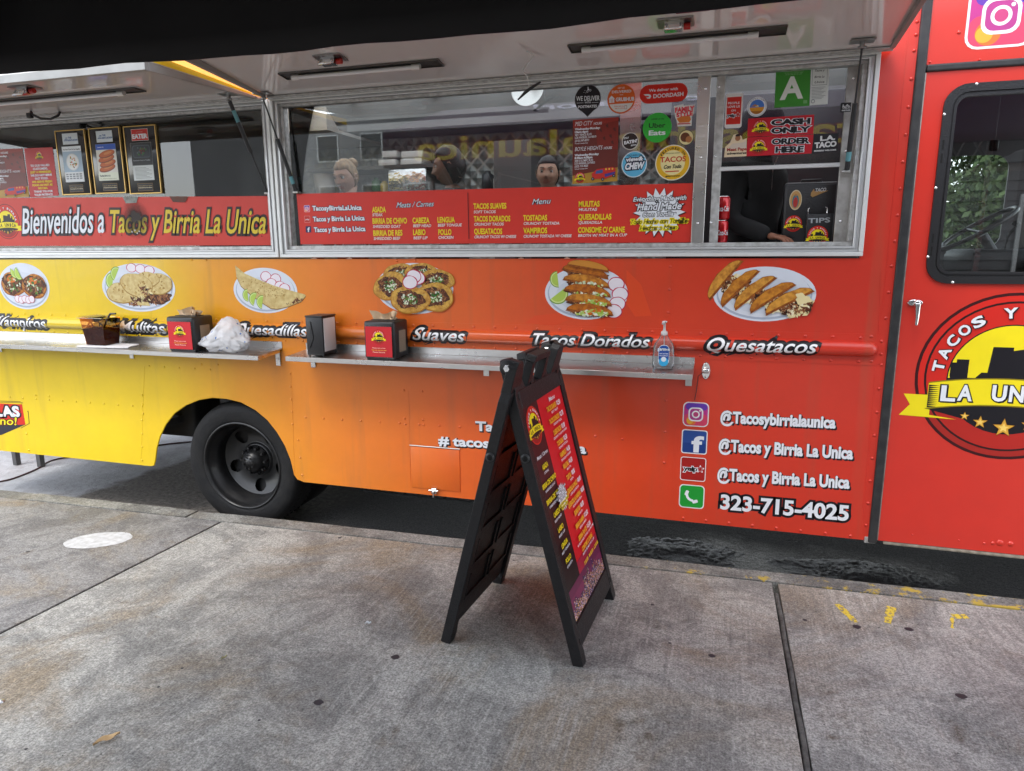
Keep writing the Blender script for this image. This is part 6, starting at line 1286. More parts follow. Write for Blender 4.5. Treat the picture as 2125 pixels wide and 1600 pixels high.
def f_(d):
    d.px([(1745, 213.5), (1766.5, 212.5), (1765, 232), (1744, 233)], ink('16161a')); tx(d, 'L.A.', 1749, 221, 1763, 220, 4, ink('dcdcdc'), bold=.05); tx(d, 'TACO', 1747.5, 225.8, 1764, 224.8, 4.4, ink('dcdcdc'), bold=.05); tx(d, 'PARTNER', 1747, 231, 1764.3, 230, 3, ink('dcdcdc'), bold=.05)
sk('small black partner sticker near the right jamb', f_, fR, YG+.0075)

# ================================================================== FRAMED PLAQUES IN THE REAR WINDOW
goldf = mat('gold_trim', (.55, .36, .12), .35, .7); blk_gloss = mat('plaque_black', (.012, .012, .014), .2, coat=.5)
def plaque(q, kind, label):
    Q = [at(*p, YG-.006) for p in q]; x0 = (Q[0].x+Q[3].x)/2; x1 = (Q[1].x+Q[2].x)/2; z1 = (Q[0].z+Q[1].z)/2; z0 = (Q[2].z+Q[3].z)/2; w, h = x1-x0, z1-z0
    root = empty('framed_plaque', ((x0+x1)/2, YG-.004, z0), label, 'plaque', 'framed press plaques in the rear window')
    MB().bbev(x0+.0065, x1-.0065, YG-.014, YG-.003, z0+.0065, z1-.0065, .002).build('board', blk_gloss, root)
    t = MB(); t.bb(x0, x1, YG-.016, YG-.003, z0, z0+.006); t.bb(x0, x1, YG-.016, YG-.003, z1-.006, z1); t.bb(x0, x0+.006, YG-.016, YG-.003, z0+.0061, z1-.0061); t.bb(x1-.006, x1, YG-.016, YG-.003, z0+.0061, z1-.0061); t.build('frame', goldf, root)
    def sub(name, fx0, fx1, fy0, fy1, fn):
        d = Dec((x0, YG-.0143, z0)); X0, X1, Z0, Z1 = w*fx0, w*fx1, h*(1-fy1), h*(1-fy0); fn(d, X0, X1, Z0, Z1); return d.build(name, root)
    def rect(d, a, b_, c, e, m): d.add([(a, c), (b_, c), (b_, e), (a, e)], m)
    def head(d, a, b_, c, e):
        if kind == 2: rect(d, a, b_, c, e, ink('e8e4e0')); rect(d, a+.002, b_-.002, c+.002, e-.002, ink('cc2a22')); d.text('LOS ANGELES', (a+(b_-a)*.3, e-(e-c)*.28), (b_-(b_-a)*.3, e-(e-c)*.28), .004, ink('e8b0a8')); d.text('EATER', (a+.008, c+(e-c)*.2), (b_-.008, c+(e-c)*.2), (e-c)*.38, WHT, bold=.07)
        else:
            rect(d, a, b_, c, e, ink('dfe8ee')); d.text('THE', (a+(b_-a)*.38, c+(e-c)*.52), (a+(b_-a)*.58, c+(e-c)*.52), (e-c)*.16, ink('2a5a9a'), bold=.07); d.text('INFATUATION', (a+(b_-a)*.36, c+(e-c)*.3), (b_-.003, c+(e-c)*.3), (e-c)*.15, ink('2a5a9a'), bold=.07)
            for i in range(3): rect(d, a+(b_-a)*(.08+.06*i), a+(b_-a)*.34, c+(e-c)*(.32+.12*i), c+(e-c)*(.38+.12*i), ink('2a5a9a'))
    sub('masthead', .24, .76, .05, .22, head)
    def body(d, a, b_, c, e):
        W_, H_ = b_-a, e-c; rect(d, a-.0015, b_+.0015, c-.0015, e+.0015, ink('8a8a86'))
        if kind == 0:
            rect(d, a, b_, c, e, ink('a9c0d2')); rect(d, a, b_, e-H_*.14, e, ink('e8eef2')); d.text('The Best Tacos In Los Angeles', (a+W_*.05, e-H_*.10), (b_-W_*.05, e-H_*.10), H_*.035, BLK, bold=.05); rect(d, a, b_, c, c+H_*.28, ink('e4e8ea'))
            for i in range(5):
                for j in range(3): rect(d, a+W_*(.06+.18*i), a+W_*(.19+.18*i), c+H_*(.08+.06*j), c+H_*(.115+.06*j), ink('8a9096'))
            m_ = (a+W_*.5, c+H_*.56); d.circ(m_, W_*.34, ink('d8dcdc'), 30); d.circ(m_, W_*.30, ink('eef0ee'), 30)
            for i in range(26): an = rf.random()*6.3; rr = W_*.22*rf.random()**.5; d.circ((m_[0]+rr*math.cos(an), m_[1]+rr*math.sin(an)), W_*.035, rf.choice([FRY, MEAT[1], CIL[1], ON[0], RED]), 6)
        elif kind == 1:
            rect(d, a, b_, c, e, ink('e4e2d8')); rect(d, a, b_, e-H_*.15, e, ink('2a5ac0')); d.text('search', (a+W_*.1, e-H_*.09), (a+W_*.4, e-H_*.09), H_*.03, WHT)
            for i in range(4): m_ = (a+W_*(.48+.05*(i % 2)), c+H_*(.34+.13*i)); d.circ(m_, W_*.42, ink('8a3c18'), 22, ry=H_*.10, rot=.2); d.circ((m_[0], m_[1]+.003), W_*.39, ink('c8642a'), 22, ry=H_*.08, rot=.2); d.circ((m_[0]+W_*.05, m_[1]+.006), W_*.22, ink('d98a4a'), 14, ry=H_*.035, rot=.2)
            rect(d, a, b_, c, c+H_*.22, ink('e8ecd8')); d.text('The Best Birria In LA', (a+W_*.06, c+H_*.11), (a+W_*.6, c+H_*.11), H_*.05, BLK, bold=.05); d.text('One of the best places in town', (a+W_*.06, c+H_*.04), (b_-W_*.1, c+H_*.04), H_*.025, ink('6a6a3a'))
        else:
            rect(d, a, b_, c, e, ink('17171a')); rect(d, a+W_*.0, b_, c, c+H_*.40, ink('d4dad8'))
            for i in range(9): rect(d, a+W_*.1, b_-W_*(.1+.12*(i % 3)), c+H_*(.05+.035*i), c+H_*(.062+.035*i), ink('8a908e'))
            d.rrect((a+W_*.5, c+H_*.77), W_*.86, H_*.34, W_*.1, ink('3a444e')); d.rrect((a+W_*.5, c+H_*.77), W_*.78, H_*.29, W_*.08, ink('232830'))
            for i in range(22): an = rf.random()*6.3; rr = W_*.26*rf.random()**.5; d.circ((a+W_*.5+rr*math.cos(an), c+H_*.78+rr*.6*math.sin(an)), W_*.04, rf.choice([MEAT[0], CIL[0], ink('6a2a22'), ink('4a5a5a')]), 6)
            d.text('Restaurants Closed or Traveling', (a+W_*.08, c+H_*.52), (b_-W_*.1, c+H_*.52), H_*.03, ink('b8bcc0'))
    sub('article', .18, .82, .25, .80, body)
    sub('name_plate', .28, .74, .85, .955, lambda d, a, b_, c, e: (rect(d, a-.0015, b_+.0015, c-.0015, e+.0015, ink('a07a3a')), rect(d, a, b_, c, e, ink('1a1412')), d.text('Tacos y Birria La Unica', (a+.005, c+(e-c)*.65), (b_-.005, c+(e-c)*.65), .0045, ink('c8a868')), d.text('Presented by the editors', (a+.005, c+(e-c)*.38), (b_-.005, c+(e-c)*.38), .0055, ink('d8c8a0'), bold=.05)))
plaque([(116.4, 271.7), (177.2, 268.3), (191.7, 403.3), (131, 405)], 0, 'black framed plaque with a plate on a pale blue page, leftmost of three')
plaque([(184.6, 266.6), (249, 263), (264, 401.6), (200.8, 401.6)], 1, 'black framed plaque with a photo of stacked red tacos, middle one')
plaque([(257.5, 261.5), (324.7, 260), (336.8, 401.6), (271.7, 402.6)], 2, 'black framed plaque with a red EATER masthead, rightmost of three')

# ================================================================== FOLDING SIGN ON THE WALK
sgp = mat('sign_plastic', (.008, .0078, .009), .42, spec=.35, noise=(40, .4, (.018, .016, .017)), bump=(160, .25)); boltm = mat('zinc_bolt', (.75, .76, .78), .25, 1)
SN = {'r': ((-.4576, 2.505), (-.4176, 3.138)), 'l': ((-1.094, 2.521), (-1.042, 3.148))}
PN, PF = Vector((-.776, 2.522, 1.222)), Vector((-.742, 3.138, 1.222))
sroot = empty('a_frame_sign', (-.76, 2.83, 0), 'black plastic folding sign on the walk with a tall red and black menu poster', 'sign')
def sign_panel(side):
    a, b_ = SN[side]; N0, F0 = Vector((*a, 0)), Vector((*b_, 0)); sg = 1 if side == 'r' else -1
    sd = (F0-N0).normalized(); Wd = (F0-N0).length; td = (PN-N0); H = td.length; td = (td-sd*td.dot(sd)).normalized(); nd = sd.cross(td).normalized()*1.0
    nd = nd if nd.x*sg > 0 else -nd
    def P(s_, t_, n_): return N0+sd*s_+td*t_+nd*n_
    def bx(mb, s0, s1, t0, t1, n0, n1): mb.prism([P(s0, t0, n0), P(s1, t0, n0), P(s1, t0, n1), P(s0, t0, n1)], td*(t1-t0))
    def ex(mb, pts, n0, n1): mb.prism([P(x, y, n0) for x, y in pts], nd*(n1-n0))
    e = .048; hh = H+.018
    m = MB()
    # outline with feet, header and lugs: outer ring
    ex(m, [(0, .004), (.048, .0), (.056, .05), (.048, .085), (.048, hh-.105), (.012, hh-.105), (.0, hh-.15)], -.046, 0); ex(m, [(Wd, .004), (Wd-.048, 0), (Wd-.056, .05), (Wd-.048, .085), (Wd-.048, hh-.105), (Wd-.012, hh-.105), (Wd, hh-.15)], -.046, 0)
    ex(m, [(.0485, .07), (Wd-.0485, .07), (Wd-.0485, .165), (.0485, .165)], -.03, -.001)
    ex(m, [(.0483, hh-.194), (Wd-.0483, hh-.194), (Wd-.0483, hh-.118), (.0483, hh-.118)], -.045, -.0006)
    lug = [(0.010, hh-.118), (.012, hh-.01), (.028, hh+.018), (.07, hh+.018), (.092, hh+.0), (.125, hh-.118)]
    ex(m, lug[::-1], -.040, .002); ex(m, [(Wd-x, y) for x, y in lug], -.040, .002)
    for s0, s1, k0, k1 in ((.205, .255, .215, .245), (.385, .435, .390, .42)): ex(m, [(s0, hh-.118), (s1, hh-.118), (k1, hh-.012), (k0, hh-.012)], -.038, 0)
    ex(m, [(.213, hh-.012), (.422, hh-.012), (.41, hh+.016), (.225, hh+.016)], -.042, .001)
    ex(m, [(.046, .16), (Wd-.046, .16), (Wd-.046, hh-.190), (.046, hh-.190)], -.030, -.012)
    fr = m.build('panel', sgp, sroot); bevel(fr, .0035, 2)
    # moulded ribs on the inner face
    r = MB()
    for s0, s1 in ((.075, .30), (.335, .56)):
        for i in range(5):
            t0 = .19+.172*i
            for q in ((s0, s1, t0, t0+.012), (s0, s0+.012, t0+.0125, t0+.13), (s1-.012, s1, t0+.0125, t0+.13)):
                q = (q[0], q[1], q[2]+(.0 if s0 < .2 else 0), q[3]); bx(r, *q, -.038, -.0302)
    rb = r.build('moulded_ribs', sgp, fr, kind='stuff')
    # bolts, sockets on the near edge
    q = MB()
    ax = -sd
    q.lathe([(.019, 0), (.019, .006), (.0, .006)], P(0, .90, -.023), ax, n=18); q.build('socket_ring', mat('socket_grey', (.04, .04, .042), .35), fr)
    MB().lathe([(.012, .0061), (.012, .0064), (0, .0064)], P(0, .90, -.023), ax, n=16).build('socket_hole', mat('slot', (.004, .004, .004), .9), fr)
    for s_, t_ in ((.03, hh-.14), (Wd-.03, hh-.14), (.03, .10), (Wd-.03, .10)):
        bx_ = MB(); bx(bx_, s_-.006, s_+.006, t_-.012, t_+.012, .0002, .0008); bx_.build('slot', mat('slot', (.004, .004, .004), .9), fr)
    return P, sd, td, nd, Wd, H, fr
Pr, sd, td, nd, Wd, H_, frR = sign_panel('r'); Pl = sign_panel('l')
for p_, s_ in ((PN, -1), (PF, 1)):
    c_ = p_+Vector((0, 0, .002)); MB().lathe([(.034, -.04), (.034, .0), (.030, .004), (0, .004)], c_+sd*s_*.004, sd*s_, n=24).build('hinge_barrel', sgp, sroot)
    MB().lathe([(.016, .004), (.016, .007), (.012, .007), (.012, .015), (0, .016)], c_+sd*s_*.004, sd*s_, n=6, smooth=False).build('hinge_bolt', boltm, sroot)
c_ = PF-sd*.10; MB().lathe([(.034, 0), (.030, .004), (0, .004)], c_, -sd, n=20).build('hinge_barrel', sgp, sroot); MB().lathe([(.016, .004), (.012, .007), (.012, .015), (0, .016)], c_, -sd, n=6, smooth=False).build('hinge_bolt', boltm, sroot)
# poster
PW, PH = Wd-.092, H_+.018-.190-.168; t = MB(); t.prism([Pr(.046, .168, -.0118), Pr(.046+PW, .168, -.0118), Pr(.046+PW, .168, -.0100), Pr(.046, .168, -.0100)], td*PH); pst = t.build('poster', ink('d41824'), sroot)
d = Dec(Pr(.046, .168, -.0100), U=sd, V=td, N=nd)
def F(x, y): return (x*PW, (1-y)*PH)
def rect(d, x0, y0, x1, y1, m): d.add([F(x0, y1), F(x1, y1), F(x1, y0), F(x0, y0)], m)
rect(d, 0, 0, .36, 1, ink('1b0a0e')); rect(d, 0, 0, .36, .35, ink('3c0c12')); rect(d, 0, .35, .36, .55, ink('280a10'))
rect(d, 0.36, .80, 1, .86, ink('a8203c')); rect(d, .0, .86, 1, .90, ink('6a2348')); rect(d, .0, .90, 1, 1, ink('7c2a52')); rect(d, .0, .96, 1, 1, ink('4a1c44'))
rp = random.Random(3); bl = {0: [], 1: [], 2: []}; lts = {0: [], 1: [], 2: []}
for i in range(46):
    x = .0+.0225*i; w = rp.uniform(.018, .04); top = .985-rp.uniform(.02, .075)*(1.0+.9*math.exp(-((x-.62)/.22)**2)); bl[i % 3].append([F(x, 1), F(x+w, 1), F(x+w, top), F(x, top)])
    for k in range(26):
        yy = rp.uniform(top+.002, .998); xx = rp.uniform(x, x+w-.004); lts[k % 3].append([F(xx, yy+.0032), F(xx+.008, yy+.0032), F(xx+.008, yy), F(xx, yy)])
for i, h_ in enumerate(('2a1a44', '3c2450', '1c1434')): d.many(bl[i], ink(h_))
for i, h_ in enumerate(('ffd880', 'f09a50', 'd0c0f0')): d.many(lts[i], ink(h_))
rect(d, .655, .80, .668, .93, ink('5a3a6a')); rect(d, .658, .79, .665, .81, ink('d8c8e0'))
logo(d, F(.18, .10), PW*.155)
def T(t_, cx_, y, w, h, m, **k): d.text(t_, F(cx_-w/2, y), F(cx_+w/2, y), h*PH, m, **k)
T('Meats / Carnes', .18, .245, .26, .017, WHT, shear=.35)
for i, (a_, b_) in enumerate((('ASADA', 'STEAK'), ('BIRRIA DE CHIVO', 'SHREDDED GOAT'), ('BIRRIA DE RES', 'SHREDDED BEEF'), ('CABEZA', 'BEEF HEAD'), ('LABIO', 'BEEF LIP'), ('LENGUA', 'BEEF TONGUE'), ('POLLO', 'CHICKEN'))):
    y = .30+.074*i; T(a_, .18, y, .022*len(a_)+.02, .022, YEL, bold=.05); T(b_, .18, y+.022, .017*len(b_)+.02, .011, WHT, bold=.02)
T('Menu', .69, .045, .16, .022, WHT, shear=.35)
items = (('TACOS SUAVES', '$2.50', 'SOFT TACOS'), ('TACOS DORADOS', '$2.75', 'CRUNCHY TACOS'), ('QUESATACOS', '$3.00', 'CRUNCHY TACOS W/ CHEESE'), ('TOSTADAS', '$3.50', 'CRUNCHY TOSTADA'), ('VAMPIROS', '$4.00', 'TOSTADA W/ CHEESE'), ('MULITAS', '$4.50', 'MULITA'), ('TORTAS', '$8.00', 'TORTA'), ('QUESADILLAS MAIZ', '$8.00', 'CORN QUESADILLA'), ('QUESADILLAS HARINA', '$8.00', 'FLOUR QUESADILLA'), ('BURRITOS', '$8.00', 'BURRITO'), ('BIRRIA RAMEN', '$12.00', 'BIRRIA RAMEN'), ('BIRRIA PLATE', '$15.00', 'W/ BEANS RICE TORTILLA & CONSOME'), ('CONSOME C/ CARNE', '', 'BROTH W/ MEAT IN A CUP'))
for i, (a_, pr, b_) in enumerate(items):
    y = .085+.0585*i; la, lp = .0205*len(a_), .019*len(pr); tot = la+lp+(.02 if pr else 0); sc_w = min(1, .57/tot); la *= sc_w; lp *= sc_w; x0 = .69-(la+lp+.02)/2
    d.text(a_, F(x0, y), F(x0+la, y), .0235*PH, ink('f0b428'), bold=.06)
    if pr: d.text(pr, F(x0+la+.02, y), F(x0+la+.02+lp, y), .0235*PH, WHT, bold=.05)
    T(b_, .69, y+.018, min(.54, .0155*len(b_)+.02), .0105, WHT, bold=.02)
T('S $3.00   M $5.00   L $10.00', .72, .848, .46, .017, YEL, bold=.03)
handmade(d, F(.37, .475), PW*.25)
d.build('poster_print', pst)

# ================================================================== THINGS ON THE SHELVES
def shz(Y): return 1.064-(YW-Y)*.056+.0012
tan = mat('brown_napkin', (.66, .48, .31), .85, noise=(30, .3, (.5, .36, .22))); whitep = mat('white_paper', (.78, .76, .76), .85); clear = glass('clear_plastic', (.82, .84, .86), 1.45, .05)
smoked = glass('smoked_window', (.38, .32, .26), 1.5, .1)
def crumple(C, w, h, m, parent, name, seed, n_=13):
    rn = random.Random(seed); t = MB(); vs = []
    for j in range(5):
        for i in range(n_):
            f = i/(n_-1)-.5; g = j/4; x = f*w*(.75+.35*g); y = .010*math.sin(f*14+seed)*(1+g)+rn.uniform(-.003, .003)+.022*(1-abs(2*f))*math.sin(g*2.4); z = g*h*(.72+.28*math.sin(f*7+seed)*.6)+rn.uniform(-.003, .003)*g
            vs.append(Vector(C)+Vector((x, y, z)))
    fs = [(j*n_+i, j*n_+i+1, (j+1)*n_+i+1, (j+1)*n_+i) for j in range(4) for i in range(n_-1)]; t.add(vs, fs, True)
    t.add([v+Vector((0, .014, -.006)) for v in vs], fs, True); return t.build(name, m, parent)
def dispenser(xa, xb, yt_, yb2, Yf, dep, label, seed):
    z0 = shz(Yf); x0, x1 = at(xa, yb2, Yf).x, at(xb, yb2, Yf).x; z1 = at((xa+xb)/2, yt_, Yf).z; w, h = x1-x0, z1-z0
    root = empty('napkin_dispenser', ((x0+x1)/2, Yf+dep/2, z0), label, 'napkin dispenser', 'black napkin dispensers with red logo cards')
    t = MB(); t.bbev(x0, x1, Yf, Yf+dep, z0+.004, z1, .014); t.build('body', blackp, root)
    t = MB(); t.bb(x0+.01, x1-.01, Yf+.01, Yf+dep-.01, z0, z0+.006); t.build('base', blackp, root)
    t = MB(); t.bb(x0+w*.12, x1-w*.12, Yf+dep*.3, Yf+dep*.7, z1-.002, z1+.004); t.build('slot_rim', blackp, root)
    t = MB(); t.bbev(x0+.012, x1-.012, Yf-.004, Yf+.002, z0+.016, z1-.026, .0018); t.build('clear_cover', clear, root)
    d = Dec((x0, Yf-.0042, z0)); W_, H2 = w, h; d.add([(.014, .018), (W_-.014, .018), (W_-.014, H2-.03), (.014, H2-.03)], ink('c8242e')); logo(d, (W_/2, H2*.60), H2*.19)
    for i, (t_, k) in enumerate((('Please save a tree', .42), ('Take only what you need', .48), ('Please Recycle', .40))): d.text(t_, (W_/2-W_*k/2, H2*(.30-.055*i)), (W_/2+W_*k/2, H2*(.30-.055*i)), H2*.032, ink('f0c0b0') if i != 1 else ink('e8b040'), bold=.03)
    d.build('logo_card', root)
    for xx, s_ in ((x1-.0005, 1), (x0+.0005, -1)):
        t = MB(); t.prism([(xx, Yf+dep*.32, z0+h*.18), (xx, Yf+dep*.78, z0+h*.18), (xx, Yf+dep*.78, z0+h*.74), (xx, Yf+dep*.32, z0+h*.74)], (.0015*s_, 0, 0)); t.build('side_window', mat('napkin_edges', (.33, .27, .2), .6, noise=(1, .5, (.2, .16, .12), (1, 1, 300))), root)
    crumple(((x0+x1)/2-.01, Yf+dep*.5, z1-.004), w*.80, .066, tan, root, 'napkin', seed); crumple(((x0+x1)/2+.02, Yf+dep*.44, z1-.004), w*.5, .038, tan, root, 'napkin', seed+3)
    return root
dispenser(350, 405, 658, 724, YW-.232, .185, 'black napkin dispenser on the left shelf beside the plastic bag', 1)
dispenser(757, 820, 667, 742, YW-.212, .185, 'black napkin dispenser on the right shelf left of the word Suaves', 5)
# narrow dispenser with white napkins
Yf = YW-.20; x0, x1 = at(638, 734, Yf).x, at(672, 734, Yf).x; z0 = shz(Yf); z1 = at(655, 657, Yf).z
root = empty('napkin_dispenser', ((x0+x1)/2, Yf+.07, z0), 'narrow black napkin dispenser showing white napkins at its side, left end of the right shelf', 'napkin dispenser')
MB().bbev(x0, x1, Yf, Yf+.15, z0+.008, z1-.004, .003).build('body', blackp, root); MB().bbev(x0-.002, x1+.003, Yf-.003, Yf+.152, z1-.004, z1+.004, .002).build('top', blackp, root)
MB().bb(x1+.0005, x1+.004, Yf+.012, Yf+.135, z0+.03, z1-.012).build('napkin', whitep, root)
t = MB(); t.prism([(x0+.02, Yf-.0005, z0+.05), (x0+.05, Yf-.0005, z0+.11), (x0+.035, Yf-.0005, z1-.03)], (0, -.004, 0)); t.build('spring_plate', blackp, root)
for xx in (x0+.008, x1-.008):
    for yy in (Yf+.012, Yf+.138): MB().lathe([(.006, 0), (.006, .008)], (xx, yy, z0), n=8).build('foot', rubber, root)
# folded napkins under the sauce tub
Ys = YW-.14; zt_ = shz(YW-.2)+.002
a, b_ = at(160, 718, YW-.22), at(262, 714, YW-.20)
t = MB(); pts = [(a.x, YW-.232), (a.x+.05, YW-.238), (b_.x-.06, YW-.215), (b_.x+.01, YW-.20), (b_.x+.005, YW-.10), (a.x+.06, YW-.11)]
t.prism([(x, y, shz(y)+.001) for x, y in pts], (0, 0, .0035)); t.prism([(x+.012*math.sin(i), y+.01, shz(y)+.0052) for i, (x, y) in enumerate(pts)], (0, 0, .003)); nap = t.build('paper_napkin', whitep, None, 'stained white paper napkins under the sauce tub on the left shelf', 'napkin', origin=((a.x+b_.x)/2, YW-.16, shz(YW-.16)))
# sauce tub
xa, xb = at(174, 712, YW-.20).x, at(219, 712, YW-.20).x; z0 = shz(YW-.2)+.011; z1 = at(205, 661, YW-.2).z; hgt = z1-z0; cx_ = (xa+xb)/2; hw = (xb-xa)/2; cy_ = YW-.135
tub = empty('sauce_tub', (cx_, cy_, z0), 'square clear amber tub of dark red salsa with a spoon on the left shelf', 'tub')
amber = glass('amber_plastic', (.86, .48, .10), 1.5, .04); sauce = mat('dark_salsa', (.085, .014, .008), .25, noise=(20, .5, (.14, .03, .01)))
def frus(mb, k0, k1, za, zb_, cap0=True, cap1=True):
    A = [(cx_+sx_*hw*k0, cy_+sy_*hw*k0*.75, za) for sx_, sy_ in ((-1, -1), (1, -1), (1, 1), (-1, 1))]; B = [(cx_+sx_*hw*k1, cy_+sy_*hw*k1*.75, zb_) for sx_, sy_ in ((-1, -1), (1, -1), (1, 1), (-1, 1))]
    mb.add(A+B, ([(3, 2, 1, 0)] if cap0 else [])+([(4, 5, 6, 7)] if cap1 else [])+[(0, 1, 5, 4), (1, 2, 6, 5), (2, 3, 7, 6), (3, 0, 4, 7)])
t = MB(); frus(t, .84, 1.04, z0, z1, True, False); t.build('tub_wall', amber, tub)
t = MB(); frus(t, .82, .955, z0+.003, z0+hgt*.60); t.build('sauce', sauce, tub)
t = MB()
for k, (za) in ((1.13, z1),): 
    A = [(cx_+sx_*hw*k, cy_+sy_*hw*k*.84, za) for sx_, sy_ in ((-1, -1), (1, -1), (1, 1), (-1, 1))]; B = [(cx_+sx_*hw*1.03, cy_+sy_*hw*.83, za) for sx_, sy_ in ((-1, -1), (1, -1), (1, 1), (-1, 1))]
    t.add(A+B+[(x, y, z+.004) for x, y, z in A+B], [(0, 1, 5, 4), (1, 2, 6, 5), (2, 3, 7, 6), (3, 0, 4, 7), (8, 12, 13, 9), (9, 13, 14, 10), (10, 14, 15, 11), (11, 15, 12, 8), (0, 8, 9, 1), (1, 9, 10, 2), (2, 10, 11, 3), (3, 11, 8, 0)])
t.build('rim', amber, tub)
t = MB(); M_ = Matrix.Rotation(-.10, 4, 'Y'); t.prism([Vector((cx_-hw*1.3, cy_-.05, z1+.008)), Vector((cx_+hw*.2, cy_-.075, z1+.004)), Vector((cx_+hw*.4, cy_+.05, z1+.006)), Vector((cx_-hw*1.1, cy_+.07, z1+.010))], (0, 0, .002)); t.build('loose_lid', glass('pale_lid', (.85, .72, .42), 1.5, .08), tub)
a = at(213, 688, YW-.15); t = MB(); t.tube([a, at(222, 662, YW-.16), at(229, 651, YW-.17), at(240, 651, YW-.18)], [.006, .006, .007, .006], 8); t.build('spoon', blackp, None, 'black plastic spoon leaning out of the sauce tub', 'spoon', origin=a)
# plastic bag, crumpled
bm = bmesh.new(); bmesh.ops.create_icosphere(bm, subdivisions=5, radius=1); rb_ = random.Random(4)
from mathutils import noise as mnoise
ca = at(452, 700, YW-.21); x0, x1 = at(406, 725, YW-.21).x, at(503, 690, YW-.21).x; zb0 = shz(YW-.22)+.002; ztop = at(478, 661, YW-.21).z
for v in bm.verts:
    p = v.co.copy(); k = 1+.16*mnoise.noise(p*2.2+Vector((3, 1, 0)))+.16*(1-abs(mnoise.noise(p*3.2)))-.12+.05*(1-2*abs(mnoise.noise(p*6)))+.012*mnoise.noise(p*18); 
    x = p.x*k; z = max(p.z*k, -.82); peak = math.exp(-((x-.35)/.55)**2); sx_ = x*(x1-x0)/2; y = p.y*k*.085
    if x < -.45: z *= .75
    v.co = Vector(((x0+x1)/2+sx_, YW-.165+y*.9, zb0+(z+.82)/1.82*(ztop-zb0)*(.55+.5*peak)))
bm.verts.index_update(); t = MB(); t.add([v.co.copy() for v in bm.verts], [[v.index for v in f.verts] for f in bm.faces], True); bm.free()
bagm = bpy.data.materials.new('thin_plastic_film'); bagm.use_nodes = True; n, L = nodes_of(bagm); b = n['Principled BSDF']; b.inputs['Base Color'].default_value = (.82, .82, .84, 1); b.inputs['Roughness'].default_value = .22; b.inputs['Alpha'].default_value = .62
tcc = n.new('ShaderNodeTexCoord'); q = n.new('ShaderNodeTexVoronoi'); q.inputs['Scale'].default_value = 26; L.new(tcc.outputs['Object'], q.inputs['Vector']); cr2 = n.new('ShaderNodeValToRGB'); L.new(q.outputs['Distance'], cr2.inputs[0]); cr2.color_ramp.elements[0].color = (.12, .25, .62, 1); cr2.color_ramp.elements[0].position = .16; cr2.color_ramp.elements[1].position = .2; cr2.color_ramp.elements[1].color = (.84, .84, .86, 1)
L.new(cr2.outputs[0], b.inputs['Base Color']); q2 = n.new('ShaderNodeTexNoise'); q2.inputs['Scale'].default_value = 38; q2.inputs['Detail'].default_value = 6; L.new(tcc.outputs['Object'], q2.inputs['Vector']); bp = n.new('ShaderNodeBump'); bp.inputs['Strength'].default_value = .6; bp.inputs['Distance'].default_value = .012; L.new(q2.outputs['Fac'], bp.inputs['Height']); L.new(bp.outputs[0], b.inputs['Normal'])
t.build('plastic_bag', bagm, None, 'crumpled white plastic bag with blue print on the left shelf', 'plastic bag', origin=((x0+x1)/2, YW-.165, zb0))
# hand sanitizer
Yb = YW-.12; x0, x1 = at(1353, 763, Yb).x, at(1399, 763, Yb).x; z0 = shz(Yb)+.001; cx_ = (x0+x1)/2; hw = (x1-x0)/2; zsh = at(1376, 712, Yb).z; znk = at(1378, 694, Yb).z; ztp = at(1380, 664, Yb).z
bot = empty('sanitizer_bottle', (cx_, Yb, z0), 'clear pump bottle of hand sanitizer with a blue label on the right shelf', 'bottle')
def lev(z, a_, b2): return [(cx_+a_*abs(math.cos(t_))**.6*(1 if math.cos(t_) > 0 else -1), Yb+b2*abs(math.sin(t_))**.6*(1 if math.sin(t_) > 0 else -1), z) for t_ in [2*PI*i/28 for i in range(28)]]
def loft(mb, rings, cap=True):
    vs = [p for r in rings for p in r]; k = len(rings[0]); mb.add(vs, [(j*k+i, j*k+(i+1) % k, (j+1)*k+(i+1) % k, (j+1)*k+i) for j in range(len(rings)-1) for i in range(k)], True)
    if cap: mb.add(rings[0], [list(range(k))[::-1]]); mb.add(rings[-1], [list(range(k))])
gel = glass('clear_gel', (.92, .94, .97), 1.42, .03, dirt=.42)
t = MB(); loft(t, [lev(z0, hw*.86, .026), lev(z0+.008, hw*.95, .031), lev(z0+.03, hw, .032), lev(zsh-.02, hw*.93, .031), lev(zsh, hw*.82, .028), lev((zsh+znk)/2, hw*.5, .020), lev(znk, hw*.30, .014)]); t.build('bottle_wall', gel, bot)
t = MB(); t.lathe([(.016, 0), (.017, .002), (.017, .018), (.011, .022), (.008, .024), (.006, .034), (.006, ztp-znk-.012), (.013, ztp-znk-.009), (.013, ztp-znk-.003), (0, ztp-znk)], (cx_, Yb, znk-.004), n=18); t.tube([(cx_, Yb, ztp-.012), (cx_-.006, Yb-.03, ztp-.013), (cx_-.008, Yb-.036, ztp-.018)], .005, 8); t.build('pump', mat('frosted_pump', (.62, .62, .62), .3, alpha=.9), bot)
MB().tube([(cx_, Yb, znk), (cx_+.004, Yb, z0+.02)], .003, 6).build('dip_tube', mat('frosted_pump', (.62, .62, .62), .3), bot)
